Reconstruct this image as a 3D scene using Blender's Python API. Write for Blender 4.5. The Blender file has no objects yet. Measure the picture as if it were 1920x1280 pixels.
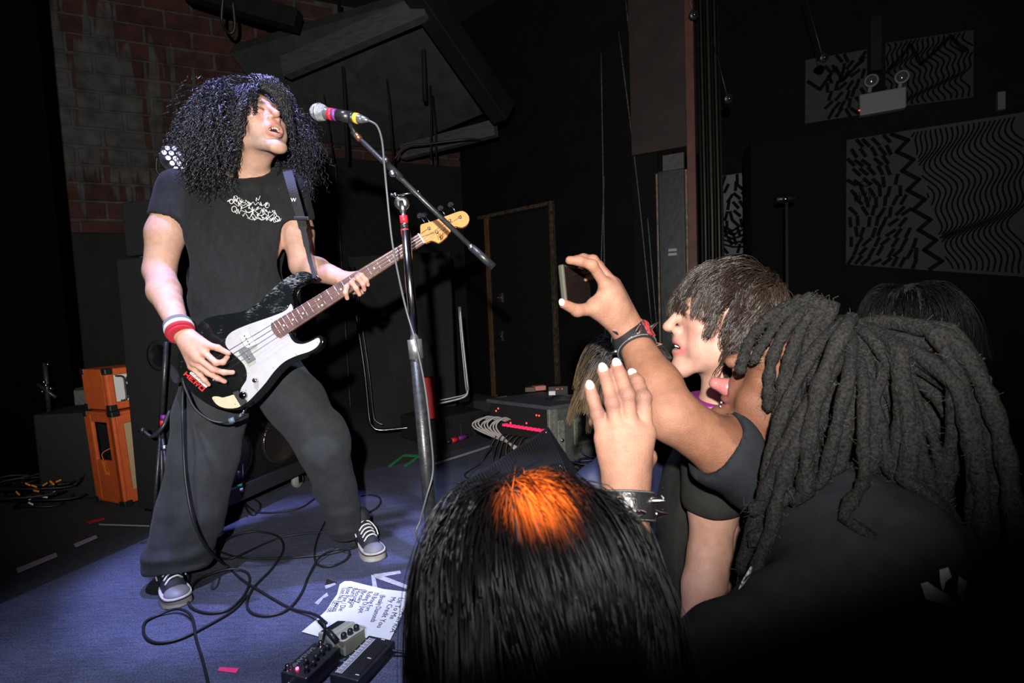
import bpy, bmesh, math, random
import numpy as np
from mathutils import Vector, Matrix

# ------------------------------------------------------------------ camera, world, lights
scn = bpy.context.scene
COL = scn.collection
scn.view_settings.view_transform = 'Standard'
scn.view_settings.look = 'None'
scn.view_settings.gamma = 1.0
scn.view_settings.use_curve_mapping = False
scn.view_settings.exposure = 0.0

F = 1000.0                                   # focal length in pixels of a 1920 px wide frame
CAM = np.array([0.0, 0.0, 1.72])
PITCH = math.radians(3.9); ROLL = math.radians(2.35)
_R0 = np.array([1.0, 0, 0]); _U0 = np.array([0, math.sin(PITCH), math.cos(PITCH)])
FW = np.array([0, math.cos(PITCH), -math.sin(PITCH)])
RT = math.cos(ROLL) * _R0 - math.sin(ROLL) * _U0
UP = math.sin(ROLL) * _R0 + math.cos(ROLL) * _U0
STAGE = 0.75
cd = bpy.data.cameras.new('camera'); cam = bpy.data.objects.new('camera', cd); COL.objects.link(cam)
cd.sensor_width = 36.0; cd.lens = F / 1920 * 36.0; cd.clip_start = 0.02
cam.matrix_world = Matrix(((RT[0], UP[0], -FW[0], CAM[0]), (RT[1], UP[1], -FW[1], CAM[1]), (RT[2], UP[2], -FW[2], CAM[2]), (0, 0, 0, 1)))
cd.dof.use_dof = True; cd.dof.focus_distance = 1.9; cd.dof.aperture_fstop = 7.1
scn.camera = cam

wd = bpy.data.worlds.new('world'); scn.world = wd; wd.use_nodes = True
wd.node_tree.nodes['Background'].inputs[0].default_value = (0.10, 0.11, 0.16, 1)
wd.node_tree.nodes['Background'].inputs[1].default_value = 0.010

def spot(name, loc, target, watts, color, size_deg, blend, radius, wide=1.0):
    l = bpy.data.lights.new(name, 'SPOT'); o = bpy.data.objects.new(name, l); COL.objects.link(o)
    l.energy = watts; l.color = color; l.spot_size = math.radians(size_deg); l.spot_blend = blend; l.shadow_soft_size = radius
    o.location = loc
    d = Vector(target) - Vector(loc)
    o.rotation_euler = d.to_track_quat('-Z', 'Y').to_euler(); o.scale = (wide, 1.0, 1.0)
    return o
# the photographer's flash, held up above the lens
spot('flash', (-0.06, -0.34, 1.98), (-0.10, 1.66, 2.34), 430, (1.0, 0.97, 0.93), 96, 0.62, 0.022, 1.28)
# blue-violet stage washes hung over the front of the stage
spot('stage_wash_blue', (-1.0, 0.75, 4.2), (-0.55, 1.62, 0.75), 500, (0.62, 0.68, 1.0), 47, 0.85, 0.06)
spot('stage_wash_violet', (-1.0, 1.75, 4.3), (-1.0, 1.95, 2.3), 700, (0.36, 0.38, 1.0), 24, 0.5, 0.03)

def ray(x, y):
    return FW + RT * ((x - 960) / F) - UP * ((y - 640) / F)
def P(x, y, d):
    r = ray(x, y); return CAM + r * (d / r[1])
def G(x, y, z=STAGE):
    r = ray(x, y); return CAM + r * ((z - CAM[2]) / r[2])
def nrm(v):
    v = np.asarray(v, float); return v / np.linalg.norm(v)
def A(*v): return np.array(v, float)

# ------------------------------------------------------------------ materials
MATS = {}
def mat(name, color=(0.5, 0.5, 0.5), rough=0.6, metal=0.0, noise=0.0, nscale=30.0, bump=0.0, bscale=200.0, emit=None, spec=0.5,
        vcol=None, sheen=0.0, trans=0.0, alpha=1.0, sss=0.0, color2=None, coat=0.0, stretch=None, detail=4.0):
    if name in MATS: return MATS[name]
    m = bpy.data.materials.new(name); m.use_nodes = True; MATS[name] = m
    nt = m.node_tree; N = nt.nodes; L = nt.links; b = N['Principled BSDF']
    b.inputs['Base Color'].default_value = (*color, 1); b.inputs['Roughness'].default_value = rough
    b.inputs['Metallic'].default_value = metal; b.inputs['Specular IOR Level'].default_value = spec
    b.inputs['Sheen Weight'].default_value = sheen; b.inputs['Transmission Weight'].default_value = trans
    b.inputs['Coat Weight'].default_value = coat; b.inputs['Alpha'].default_value = alpha
    if sss:
        b.inputs['Subsurface Weight'].default_value = sss
        b.inputs['Subsurface Radius'].default_value = (1.0, 0.35, 0.2); b.inputs['Subsurface Scale'].default_value = 0.006
    if emit:
        b.inputs['Emission Color'].default_value = (*emit[:3], 1); b.inputs['Emission Strength'].default_value = emit[3]
    co = None
    def coords():
        nonlocal co
        if co is None:
            tc = N.new('ShaderNodeTexCoord'); co = tc.outputs['Object']
            if stretch:
                mp = N.new('ShaderNodeMapping'); mp.inputs['Scale'].default_value = stretch; L.new(co, mp.inputs['Vector']); co = mp.outputs['Vector']
        return co
    base = None
    if vcol:
        at = N.new('ShaderNodeAttribute'); at.attribute_name = vcol; base = at.outputs['Color']
    if noise > 0 or color2:
        nz = N.new('ShaderNodeTexNoise'); nz.inputs['Scale'].default_value = nscale; nz.inputs['Detail'].default_value = detail
        L.new(coords(), nz.inputs['Vector'])
        if color2:
            mx = N.new('ShaderNodeMixRGB'); rp = N.new('ShaderNodeValToRGB')
            rp.color_ramp.elements[0].position = 0.42; rp.color_ramp.elements[1].position = 0.6
            L.new(nz.outputs['Fac'], rp.inputs['Fac']); L.new(rp.outputs['Color'], mx.inputs['Fac'])
            mx.inputs['Color1'].default_value = (*color, 1); mx.inputs['Color2'].default_value = (*color2, 1)
            base = mx.outputs['Color']
        if noise > 0:
            mr = N.new('ShaderNodeMapRange'); mr.inputs['From Min'].default_value = 0.25; mr.inputs['From Max'].default_value = 0.75
            mr.inputs['To Min'].default_value = 1 - noise; mr.inputs['To Max'].default_value = 1 + noise
            L.new(nz.outputs['Fac'], mr.inputs['Value'])
            mu = N.new('ShaderNodeMixRGB'); mu.blend_type = 'MULTIPLY'; mu.inputs['Fac'].default_value = 1
            if base is not None: L.new(base, mu.inputs['Color1'])
            else: mu.inputs['Color1'].default_value = (*color, 1)
            L.new(mr.outputs['Result'], mu.inputs['Color2']); base = mu.outputs['Color']
    if base is not None: L.new(base, b.inputs['Base Color'])
    if bump > 0:
        nz = N.new('ShaderNodeTexNoise'); nz.inputs['Scale'].default_value = bscale; nz.inputs['Detail'].default_value = 5
        L.new(coords(), nz.inputs['Vector'])
        bp = N.new('ShaderNodeBump'); bp.inputs['Strength'].default_value = bump; bp.inputs['Distance'].default_value = 0.004
        L.new(nz.outputs['Fac'], bp.inputs['Height']); L.new(bp.outputs['Normal'], b.inputs['Normal'])
    return m

# ------------------------------------------------------------------ objects
def link(o, parent=None):
    COL.objects.link(o)
    if parent is not None:
        o.parent = parent
        o.matrix_parent_inverse = parent.matrix_basis.inverted() if parent.parent is None else (parent.parent.matrix_basis @ parent.matrix_parent_inverse @ parent.matrix_basis).inverted()
    return o
def thing(name, label, cat, loc=(0, 0, 0), group=None):
    o = bpy.data.objects.new(name, None); o.empty_display_size = 0.05; COL.objects.link(o); o.location = tuple(loc)
    o['label'] = label; o['category'] = cat
    if group: o['group'] = group
    return o
def tag(o, label, cat, group=None):
    o['label'] = label; o['category'] = cat
    if group: o['group'] = group
    return o
def struct(o, label=None):
    o['kind'] = 'structure'
    if label: o['label'] = label
    return o
def obj(name, V, Fc, m, parent=None, smooth=False, label=None):
    """mesh object from vertices and faces given in world coordinates"""
    V = np.asarray(V, float)
    c = V.mean(0) if parent is None else None
    me = bpy.data.meshes.new(name)
    VV = V - c if c is not None else V
    if isinstance(Fc, np.ndarray):
        n, k = Fc.shape
        me.vertices.add(len(VV)); me.vertices.foreach_set('co', VV.astype(np.float32).ravel())
        me.loops.add(n * k); me.loops.foreach_set('vertex_index', Fc.astype(np.int32).ravel())
        me.polygons.add(n); me.polygons.foreach_set('loop_start', np.arange(0, n * k, k, dtype=np.int32))
        me.update(calc_edges=True); me.validate()
    else:
        me.from_pydata([tuple(v) for v in VV], [], [tuple(f) for f in Fc]); me.update()
    if smooth: me.polygons.foreach_set('use_smooth', np.ones(len(me.polygons), bool))
    me.materials.append(m)
    o = bpy.data.objects.new(name, me); link(o, parent)
    if c is not None: o.location = tuple(c)
    if label: o['label'] = label
    return o
def bmobj(name, bm, m, parent=None, smooth=False, label=None):
    bmesh.ops.recalc_face_normals(bm, faces=bm.faces)
    me = bpy.data.meshes.new(name); bm.to_mesh(me); bm.free()
    if smooth: me.polygons.foreach_set('use_smooth', np.ones(len(me.polygons), bool))
    me.materials.append(m)
    o = bpy.data.objects.new(name, me)
    if parent is None:
        n = len(me.vertices); c = np.zeros(n * 3, np.float32); me.vertices.foreach_get('co', c); c = c.reshape(-1, 3)
        mid = (c.min(0) + c.max(0)) / 2
        me.vertices.foreach_set('co', (c - mid).ravel()); o.location = tuple(float(v) for v in mid)
    link(o, parent)
    if label: o['label'] = label
    return o
class MB:
    """mesh builder: boxes, tubes, prisms gathered into ONE part"""
    def __init__(s): s.V = []; s.F = []
    def add(s, V, Fc):
        n = len(s.V); s.V += [tuple(map(float, v)) for v in V]; s.F += [tuple(int(i) + n for i in f) for f in Fc]; return s
    def box(s, o, ax, ay, az):
        """corner o and three edge vectors"""
        o, ax, ay, az = map(lambda v: np.asarray(v, float), (o, ax, ay, az))
        V = [o, o + ax, o + ax + ay, o + ay, o + az, o + ax + az, o + ax + ay + az, o + ay + az]
        Fc = [(0, 3, 2, 1), (4, 5, 6, 7), (0, 1, 5, 4), (1, 2, 6, 5), (2, 3, 7, 6), (3, 0, 4, 7)]
        if np.dot(np.cross(ax, ay), az) < 0: Fc = [f[::-1] for f in Fc]
        return s.add(V, Fc)
    def tube(s, pts, rad, n=8, caps=True):
        if len(pts) < 2: return s
        V, Fc = tube_mesh(pts, rad, n, caps); return s.add(V, Fc)
    def prism(s, poly, o, ex, ey, ez, t):
        """2D polygon in frame (o, ex, ey) extruded t along ez"""
        k = len(poly); o, ex, ey, ez = map(lambda v: np.asarray(v, float), (o, ex, ey, ez))
        V = [o + ex * p[0] + ey * p[1] for p in poly] + [o + ex * p[0] + ey * p[1] + ez * t for p in poly]
        Fc = [tuple(range(k))[::-1], tuple(range(k, 2 * k))] + [(i, (i + 1) % k, (i + 1) % k + k, i + k) for i in range(k)]
        return s.add(V, Fc)
    def build(s, name, m, parent=None, smooth=False, bevel=0.0, label=None, seg=2):
        bm = bmesh.new(); vs = [bm.verts.new(v) for v in s.V]
        for f in s.F:
            try: bm.faces.new([vs[i] for i in f])
            except ValueError: pass
        if bevel > 0:
            bmesh.ops.bevel(bm, geom=list(bm.edges), offset=bevel, segments=seg, affect='EDGES', profile=0.5, clamp_overlap=True)
        o = bmobj(name, bm, m, parent, smooth, label)
        return o
def tube_mesh(pts, rad, n=8, caps=True, closed=False):
    pts = np.asarray(pts, float); k = len(pts)
    rad = np.broadcast_to(np.asarray(rad, float), (k,))
    T = np.gradient(pts, axis=0); T /= np.maximum(np.linalg.norm(T, axis=1, keepdims=True), 1e-9)
    ref = A(0, 0, 1) if abs(T[0][2]) < 0.9 else A(1, 0, 0)
    u = nrm(np.cross(T[0], ref)); V = []
    ang = np.arange(n) / n * 2 * math.pi
    for i in range(k):
        u = u - T[i] * np.dot(u, T[i]); u = nrm(u); w = np.cross(T[i], u)
        V.append(pts[i] + rad[i] * (np.cos(ang)[:, None] * u + np.sin(ang)[:, None] * w))
    V = np.concatenate(V)
    Fc = [(i * n + j, i * n + (j + 1) % n, (i + 1) * n + (j + 1) % n, (i + 1) * n + j) for i in range(k - 1) for j in range(n)]
    if caps: Fc += [tuple(range(n))[::-1], tuple(range((k - 1) * n, k * n))]
    return V, Fc
def tubeobj(name, pts, rad, m, parent=None, n=8, smooth=True, label=None):
    V, Fc = tube_mesh(pts, rad, n); return obj(name, V, Fc, m, parent, smooth, label)
def spline(pts, n=60):
    """Catmull-Rom through pts"""
    p = [np.asarray(q, float) for q in pts]; p = [2 * p[0] - p[1]] + p + [2 * p[-1] - p[-2]]
    out = []; segs = len(p) - 3; per = max(2, n // segs)
    for i in range(segs):
        a, b, c, d = p[i:i + 4]
        for t in np.linspace(0, 1, per, endpoint=False):
            out.append(0.5 * ((2 * b) + (c - a) * t + (2 * a - 5 * b + 4 * c - d) * t * t + (3 * b - a - 3 * c + d) * t ** 3))
    out.append(p[-2]); return np.array(out)
def lathe(name, o, axis, prof, m, parent=None, n=20, smooth=True, label=None):
    """profile [(r, h)] turned about axis from point o"""
    o = np.asarray(o, float); ax = nrm(axis); u = nrm(np.cross(ax, A(0, 0, 1) if abs(ax[2]) < 0.9 else A(1, 0, 0))); w = np.cross(ax, u)
    ang = np.arange(n) / n * 2 * math.pi; V = []
    for r, h in prof: V.append(o + ax * h + max(r, 1e-5) * (np.cos(ang)[:, None] * u + np.sin(ang)[:, None] * w))
    k = len(prof); V = np.concatenate(V)
    Fc = [(i * n + j, i * n + (j + 1) % n, (i + 1) * n + (j + 1) % n, (i + 1) * n + j) for i in range(k - 1) for j in range(n)]
    Fc += [tuple(range(n))[::-1], tuple(range((k - 1) * n, k * n))]
    return obj(name, V, Fc, m, parent, smooth, label)
_tm = {}
def text(name, s, o, ex, ey, size, m, parent=None, off=None, depth=0.0004, sx=1.0, label=None, shear=0.0):
    """flat lettering: string s starting at o, running along ex, upright along ey, as a mesh"""
    cu = bpy.data.curves.new('t', 'FONT'); cu.body = s; cu.size = size; cu.extrude = depth; cu.shear = shear; cu.resolution_u = 2
    to = bpy.data.objects.new('t', cu); COL.objects.link(to)
    dg = bpy.context.evaluated_depsgraph_get(); me = bpy.data.meshes.new_from_object(to.evaluated_get(dg))
    bpy.data.objects.remove(to); bpy.data.curves.remove(cu)
    ex = nrm(ex); ey = nrm(ey); ez = np.cross(ex, ey)
    n = len(me.vertices); c = np.zeros(n * 3, np.float32); me.vertices.foreach_get('co', c); c = c.reshape(-1, 3)
    W = np.asarray(o, float) + np.outer(c[:, 0] * sx, ex) + np.outer(c[:, 1], ey) + np.outer(c[:, 2], ez)
    me.vertices.foreach_set('co', W.astype(np.float32).ravel()); me.materials.clear(); me.materials.append(m); me.update()
    ob = bpy.data.objects.new(name, me); link(ob, parent)
    if label: ob['label'] = label
    return ob

# ------------------------------------------------------------------ smooth solids (signed distance fields meshed by surface nets)
class Solid:
    def __init__(s): s.p = []
    def cap(s, a, b, ra, rb=None, k=0.01, op='u'):
        a = np.asarray(a, float); b = np.asarray(b, float); rb = ra if rb is None else rb
        s.p.append(('c', a, b, ra, rb, k, op, (a + b) / 2, np.linalg.norm(b - a) / 2 + max(ra, rb))); return s
    def chain(s, pts, rads, k=0.01, op='u'):
        for i in range(len(pts) - 1): s.cap(pts[i], pts[i + 1], rads[i], rads[i + 1], k, op)
        return s
    def ell(s, c, rad, R=None, k=0.01, op='u'):
        c = np.asarray(c, float); R = np.eye(3) if R is None else np.asarray(R, float)
        s.p.append(('e', c, R, np.asarray(rad, float), None, k, op, c, max(rad))); return s
    def box(s, c, half, r, R=None, k=0.005, op='u'):
        c = np.asarray(c, float); R = np.eye(3) if R is None else np.asarray(R, float)
        s.p.append(('b', c, R, np.asarray(half, float), r, k, op, c, np.linalg.norm(half) + r)); return s
    def __add__(s, o):
        n = Solid(); n.p = s.p + o.p; return n
    @staticmethod
    def dist(q, X):
        if q[0] == 'c':
            a, b, ra, rb = q[1:5]; ab = b - a; L2 = ab @ ab
            t = np.clip((X - a) @ ab / max(L2, 1e-12), 0, 1)
            return np.sqrt((((X - a) - t[:, None] * ab) ** 2).sum(1)) - (ra + (rb - ra) * t)
        if q[0] == 'e':
            Y = (X - q[1]) @ q[2]; r = q[3]
            k0 = np.sqrt(((Y / r) ** 2).sum(1)); k1 = np.sqrt(((Y / (r * r)) ** 2).sum(1))
            return k0 * (k0 - 1) / np.maximum(k1, 1e-9)
        Y = np.abs((X - q[1]) @ q[2]) - (q[3] - q[4])
        return np.sqrt((np.maximum(Y, 0) ** 2).sum(1)) + np.minimum(Y.max(1), 0) - q[4]
    def eval(s, X, prims=None):
        d = np.full(len(X), 1e3)
        for q in (s.p if prims is None else prims):
            e = Solid.dist(q, X); k = q[5]
            if q[6] == 'u':
                h = np.maximum(k - np.abs(d - e), 0) / k
                d = np.minimum(d, e) - h * h * k * 0.25
            else:
                e = -e; h = np.maximum(k - np.abs(d - e), 0) / k
                d = np.maximum(d, e) + h * h * k * 0.25
        return d
    def mesh(s, h, lo=None, hi=None, B=20):
        U = [q for q in s.p if q[6] == 'u']
        if lo is None:
            lo = np.min([q[7] - q[8] for q in U], axis=0) - 3 * h; hi = np.max([q[7] + q[8] for q in U], axis=0) + 3 * h
        lo = np.floor(np.asarray(lo) / h) * h; hi = np.asarray(hi)
        nb = np.maximum(np.ceil((hi - lo) / (h * B)).astype(int), 1)
        bi = np.stack(np.meshgrid(*[np.arange(n) for n in nb], indexing='ij'), -1).reshape(-1, 3)
        bc = lo + (bi + 0.5) * h * B; rad = h * B * 0.8661
        dc = s.eval(bc); keep = np.abs(dc) < rad * 1.25 + 0.012
        g = np.arange(B + 1); GI = np.stack(np.meshgrid(g, g, g, indexing='ij'), -1).reshape(-1, 3)
        off = np.array([(i, j, k) for i in (0, 1) for j in (0, 1) for k in (0, 1)])
        S = 1 << 20
        ids, pos, edges = [], [], []
        M = nb * B + 3
        def enc(c): return (c[..., 0].astype(np.int64) * M[1] + c[..., 1]) * M[2] + c[..., 2]
        for b in bi[keep]:
            c0 = lo + (b + 0.5) * h * B
            pr = [q for q in s.p if np.linalg.norm(q[7] - c0) - q[8] < rad + q[5] + 0.004]
            if not pr: continue
            X = lo + (b * B + GI) * h
            D = s.eval(X, pr).reshape(B + 1, B + 1, B + 1)
            if D.min() > 0 or D.max() < 0: continue
            sg = D < 0
            cs = [sg[o[0]:B + o[0], o[1]:B + o[1], o[2]:B + o[2]] for o in off]
            cnt = np.sum(cs, axis=0); act = np.argwhere((cnt > 0) & (cnt < 8))
            if len(act) == 0: continue
            cd_ = np.stack([D[act[:, 0] + o[0], act[:, 1] + o[1], act[:, 2] + o[2]] for o in off], 1)
            acc = np.zeros((len(act), 3)); num = np.zeros(len(act))
            for i in range(8):
                for j in range(i + 1, 8):
                    df = off[j] - off[i]
                    if np.abs(df).sum() != 1: continue
                    a, bb = cd_[:, i], cd_[:, j]; cr = (a < 0) != (bb < 0)
                    t = np.where(cr, a / np.where(np.abs(a - bb) < 1e-12, 1, a - bb), 0)
                    acc += np.where(cr[:, None], off[i] + t[:, None] * df, 0); num += cr
            gc = b * B + act
            ids.append(enc(gc + 1)); pos.append(lo + (gc + acc / num[:, None]) * h)
            for ax in range(3):
                sl0 = [slice(0, B)] * 3; sl1 = [slice(0, B)] * 3; sl1[ax] = slice(1, B + 1)
                s0 = sg[tuple(sl0)]; s1 = sg[tuple(sl1)]
                e = np.argwhere(s0 != s1)
                if len(e): edges.append((ax, b * B + e, s0[e[:, 0], e[:, 1], e[:, 2]]))
        ids = np.concatenate(ids); pos = np.concatenate(pos)
        o = np.argsort(ids); ids = ids[o]; pos = pos[o]
        Q = []
        for ax, e, s0 in edges:
            u, v = np.zeros(3, int), np.zeros(3, int); u[(ax + 1) % 3] = 1; v[(ax + 2) % 3] = 1
            c = np.stack([enc(e + 1 - u - v), enc(e + 1 - v), enc(e + 1), enc(e + 1 - u)], 1)
            ix = np.searchsorted(ids, c); ix = np.minimum(ix, len(ids) - 1)
            ok = (ids[ix] == c).all(1)
            ix = np.where(s0[:, None], ix, ix[:, ::-1]); Q.append(ix[ok])
        return pos, np.concatenate(Q).astype(np.int32)
def joinm(*ms):
    V, Fc, n = [], [], 0
    for v, f in ms: V.append(v); Fc.append(f + n); n += len(v)
    return np.concatenate(V), np.concatenate(Fc)
def normals(V, Fc):
    n = np.cross(V[Fc[:, 2]] - V[Fc[:, 0]], V[Fc[:, 3]] - V[Fc[:, 1]]); N = np.zeros_like(V)
    for i in range(4): np.add.at(N, Fc[:, i], n)
    return N / np.maximum(np.linalg.norm(N, axis=1, keepdims=True), 1e-12)
def relax(V, Fc, it=2, w=0.5):
    for _ in range(it):
        Sm = np.zeros_like(V); c = np.zeros(len(V))
        for i in range(4):
            for j in (1, 3):
                np.add.at(Sm, Fc[:, i], V[Fc[:, (i + j) % 4]]); np.add.at(c, Fc[:, i], 1)
        V = V + w * (Sm / np.maximum(c, 1)[:, None] - V)
    return V
def waves(V, seed, scale, n=10, warp=0.6):
    """smooth pseudo-noise in [-1, 1] from summed sines"""
    r = np.random.RandomState(seed); out = np.zeros(len(V))
    for i in range(n):
        k = r.normal(size=3) * scale * (0.6 + 1.2 * i / n); out += np.sin(V @ k + r.rand() * 6.28 + warp * np.sin(V @ (r.normal(size=3) * scale * 0.5)))
    return out / math.sqrt(n)
def skinmesh(name, V, Fc, m, parent, cols=None, label=None):
    o = obj(name, V, Fc, m, parent, smooth=True, label=label)
    if cols is not None:
        at = o.data.attributes.new('col', 'FLOAT_COLOR', 'POINT')
        c4 = np.ones((len(V), 4), np.float32); c4[:, :3] = cols; at.data.foreach_set('color', c4.ravel())
    return o
def strands(name, paths, rads, m, parent=None, sides=3, label=None, cols=None):
    """many thin tubes in ONE mesh; paths (n, k, 3), rads (n, k)"""
    paths = np.asarray(paths, float); n, k, _ = paths.shape; rads = np.broadcast_to(rads, (n, k))
    T = np.gradient(paths, axis=1); T /= np.maximum(np.linalg.norm(T, axis=2, keepdims=True), 1e-9)
    ref = np.zeros_like(T); ref[..., 0] = 0.31; ref[..., 1] = 0.9; ref[..., 2] = 0.3
    u = np.cross(T, ref); u /= np.maximum(np.linalg.norm(u, axis=2, keepdims=True), 1e-6); w = np.cross(T, u)
    ang = np.arange(sides) / sides * 2 * math.pi
    V = paths[:, :, None] + rads[:, :, None, None] * (np.cos(ang)[None, None, :, None] * u[:, :, None] + np.sin(ang)[None, None, :, None] * w[:, :, None])
    V = V.reshape(-1, 3)
    i = np.arange(n)[:, None, None] * k * sides; j = np.arange(k - 1)[None, :, None] * sides; s = np.arange(sides)[None, None, :]
    a = i + j + s; b = i + j + (s + 1) % sides
    Fc = np.stack([a, b, b + sides, a + sides], -1).reshape(-1, 4)
    o = obj(name, V, Fc, m, parent, smooth=True, label=label)
    if cols is not None:
        at = o.data.attributes.new('col', 'FLOAT_COLOR', 'POINT')
        c4 = np.ones((n, k * sides, 4), np.float32); c4[:, :, :3] = np.asarray(cols)[:, None, :] if np.asarray(cols).ndim == 2 else np.repeat(np.asarray(cols), sides, axis=1)
        at.data.foreach_set('color', c4.ravel())
    return o
def rotm(fwd, up):
    """matrix with columns right, forward, up"""
    f = nrm(fwd); r = nrm(np.cross(f, up)); u = np.cross(r, f); return np.stack([r, f, u], 1)
# ------------------------------------------------------------------ the room
def hit(x, y, p0, n):
    r = ray(x, y); return CAM + r * (np.dot(np.asarray(p0) - CAM, n) / np.dot(r, n))
def az(deg): a = math.radians(deg); return A(math.sin(a), math.cos(a), 0)
Z = A(0, 0, 1)
blackpaint = mat('black_paint', (0.0055, 0.006, 0.006), 0.7, spec=0.25, noise=0.5, nscale=6, bump=0.3, bscale=40)
blackwall = mat('black_wall_paint', (0.0035, 0.0035, 0.0038), 0.85, spec=0.15, noise=0.4, nscale=4, bump=0.4, bscale=25)
blackpanel = mat('black_panel_carpet', (0.0075, 0.0092, 0.0088), 0.9, spec=0.2, noise=0.35, nscale=60, bump=0.5, bscale=180)
darkbrown = mat('dark_brown_board', (0.018, 0.0095, 0.0075), 0.7, noise=0.5, nscale=5, bump=0.2)
rawwood = mat('raw_wood_edge', (0.10, 0.045, 0.018), 0.7, noise=0.5, nscale=18, bump=0.3)
chrome = mat('chrome', (0.75, 0.75, 0.76), 0.16, metal=1.0)
dullmetal = mat('dull_metal', (0.38, 0.38, 0.38), 0.4, metal=1.0, noise=0.2)
blackmetal = mat('black_metal', (0.02, 0.02, 0.021), 0.38, spec=0.6, noise=0.5, nscale=60, bump=0.15)
blackplastic = mat('black_plastic', (0.015, 0.015, 0.017), 0.35)
rubber = mat('black_rubber', (0.011, 0.011, 0.012), 0.5)
whiteprint = mat('white_print', (0.75, 0.75, 0.74), 0.7)
redplastic = mat('red_tape', (0.65, 0.02, 0.03), 0.45)
purpletape = mat('purple_tape', (0.16, 0.02, 0.17), 0.5)
yellowtape = mat('yellow_tape', (0.75, 0.45, 0.02), 0.5)

# ---- stage carpet: blue-grey, woven, worn
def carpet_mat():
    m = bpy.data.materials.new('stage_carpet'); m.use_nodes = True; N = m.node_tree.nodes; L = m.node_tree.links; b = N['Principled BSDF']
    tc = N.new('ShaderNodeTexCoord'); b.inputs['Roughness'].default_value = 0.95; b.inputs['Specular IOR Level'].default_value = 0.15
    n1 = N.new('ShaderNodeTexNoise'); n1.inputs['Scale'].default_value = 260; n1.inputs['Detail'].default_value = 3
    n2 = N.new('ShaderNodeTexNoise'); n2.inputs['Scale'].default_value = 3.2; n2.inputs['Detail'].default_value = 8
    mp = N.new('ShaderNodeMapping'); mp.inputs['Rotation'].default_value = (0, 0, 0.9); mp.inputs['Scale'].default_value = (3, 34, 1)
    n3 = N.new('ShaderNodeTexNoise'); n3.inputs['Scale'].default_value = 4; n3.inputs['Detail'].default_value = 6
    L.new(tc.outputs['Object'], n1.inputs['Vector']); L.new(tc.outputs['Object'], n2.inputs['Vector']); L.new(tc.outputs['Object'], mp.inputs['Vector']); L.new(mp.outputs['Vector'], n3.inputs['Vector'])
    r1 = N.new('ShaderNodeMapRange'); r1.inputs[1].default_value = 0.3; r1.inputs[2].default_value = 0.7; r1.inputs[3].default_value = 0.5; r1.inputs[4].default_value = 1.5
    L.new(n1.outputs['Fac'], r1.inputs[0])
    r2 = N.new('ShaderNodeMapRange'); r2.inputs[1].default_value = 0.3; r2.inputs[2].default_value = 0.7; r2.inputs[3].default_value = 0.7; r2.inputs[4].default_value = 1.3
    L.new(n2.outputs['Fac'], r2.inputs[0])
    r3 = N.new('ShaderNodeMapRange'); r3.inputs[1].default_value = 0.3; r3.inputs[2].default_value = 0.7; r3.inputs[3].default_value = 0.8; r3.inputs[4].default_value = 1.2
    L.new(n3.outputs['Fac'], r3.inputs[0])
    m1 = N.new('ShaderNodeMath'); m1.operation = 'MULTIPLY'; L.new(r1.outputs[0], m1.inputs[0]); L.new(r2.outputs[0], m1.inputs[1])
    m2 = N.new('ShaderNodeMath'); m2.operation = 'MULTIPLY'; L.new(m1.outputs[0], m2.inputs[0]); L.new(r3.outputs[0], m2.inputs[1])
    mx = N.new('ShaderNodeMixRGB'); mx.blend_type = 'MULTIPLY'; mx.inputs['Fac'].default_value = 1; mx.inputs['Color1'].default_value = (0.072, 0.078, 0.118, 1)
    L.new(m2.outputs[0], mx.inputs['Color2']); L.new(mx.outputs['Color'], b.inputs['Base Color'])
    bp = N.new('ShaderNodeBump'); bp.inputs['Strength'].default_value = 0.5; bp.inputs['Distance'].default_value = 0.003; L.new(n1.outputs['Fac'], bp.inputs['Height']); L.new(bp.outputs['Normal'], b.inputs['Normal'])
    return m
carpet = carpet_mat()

struct(obj('floor', [(-6, -3, 0), (6, -3, 0), (6, 9, 0), (-6, 9, 0)], [(0, 1, 2, 3)], mat('house_floor', (0.012, 0.012, 0.012), 0.6, noise=0.4)))
# stage platform; its front edge runs away from the camera on the right
E0 = A(-0.345, 0, 0); ED = az(17)
def edge(y): return A(-0.345 + 0.3057 * y, y)
CORN = A(-0.5, 6.0, 0)                        # far corner of the stage
BD = az(245); BN = A(-BD[1], BD[0], 0);  BN = BN if BN[1] < 0 else -BN     # brick wall runs from the corner to the left
DD = az(134); DN = A(DD[1], -DD[0], 0); DN = DN if DN[1] < 0 else -DN      # door wall runs from the corner to the right
bl = CORN + BD * 5.2
poly = [edge(-1.2), edge(4.5), A(1.05, 4.52), CORN[:2], bl[:2], A(-5.2, -1.2)]
sp = MB(); sp.prism([tuple(p) for p in poly], (0, 0, 0), (1, 0, 0), (0, 1, 0), (0, 0, 1), STAGE - 0.012)
stage = struct(sp.build('floor_stage', mat('stage_side', (0.02, 0.02, 0.02), 0.7)))
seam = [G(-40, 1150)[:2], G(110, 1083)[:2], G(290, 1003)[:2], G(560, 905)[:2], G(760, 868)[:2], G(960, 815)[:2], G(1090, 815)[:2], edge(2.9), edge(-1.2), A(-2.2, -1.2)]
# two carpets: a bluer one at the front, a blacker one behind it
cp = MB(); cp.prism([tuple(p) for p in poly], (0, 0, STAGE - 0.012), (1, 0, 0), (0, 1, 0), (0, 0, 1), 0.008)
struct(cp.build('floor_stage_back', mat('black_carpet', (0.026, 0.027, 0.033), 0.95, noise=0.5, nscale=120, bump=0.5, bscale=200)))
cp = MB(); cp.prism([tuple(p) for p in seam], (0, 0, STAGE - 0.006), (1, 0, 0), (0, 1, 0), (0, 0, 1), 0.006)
struct(cp.build('floor_stage_carpet', carpet))

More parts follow.
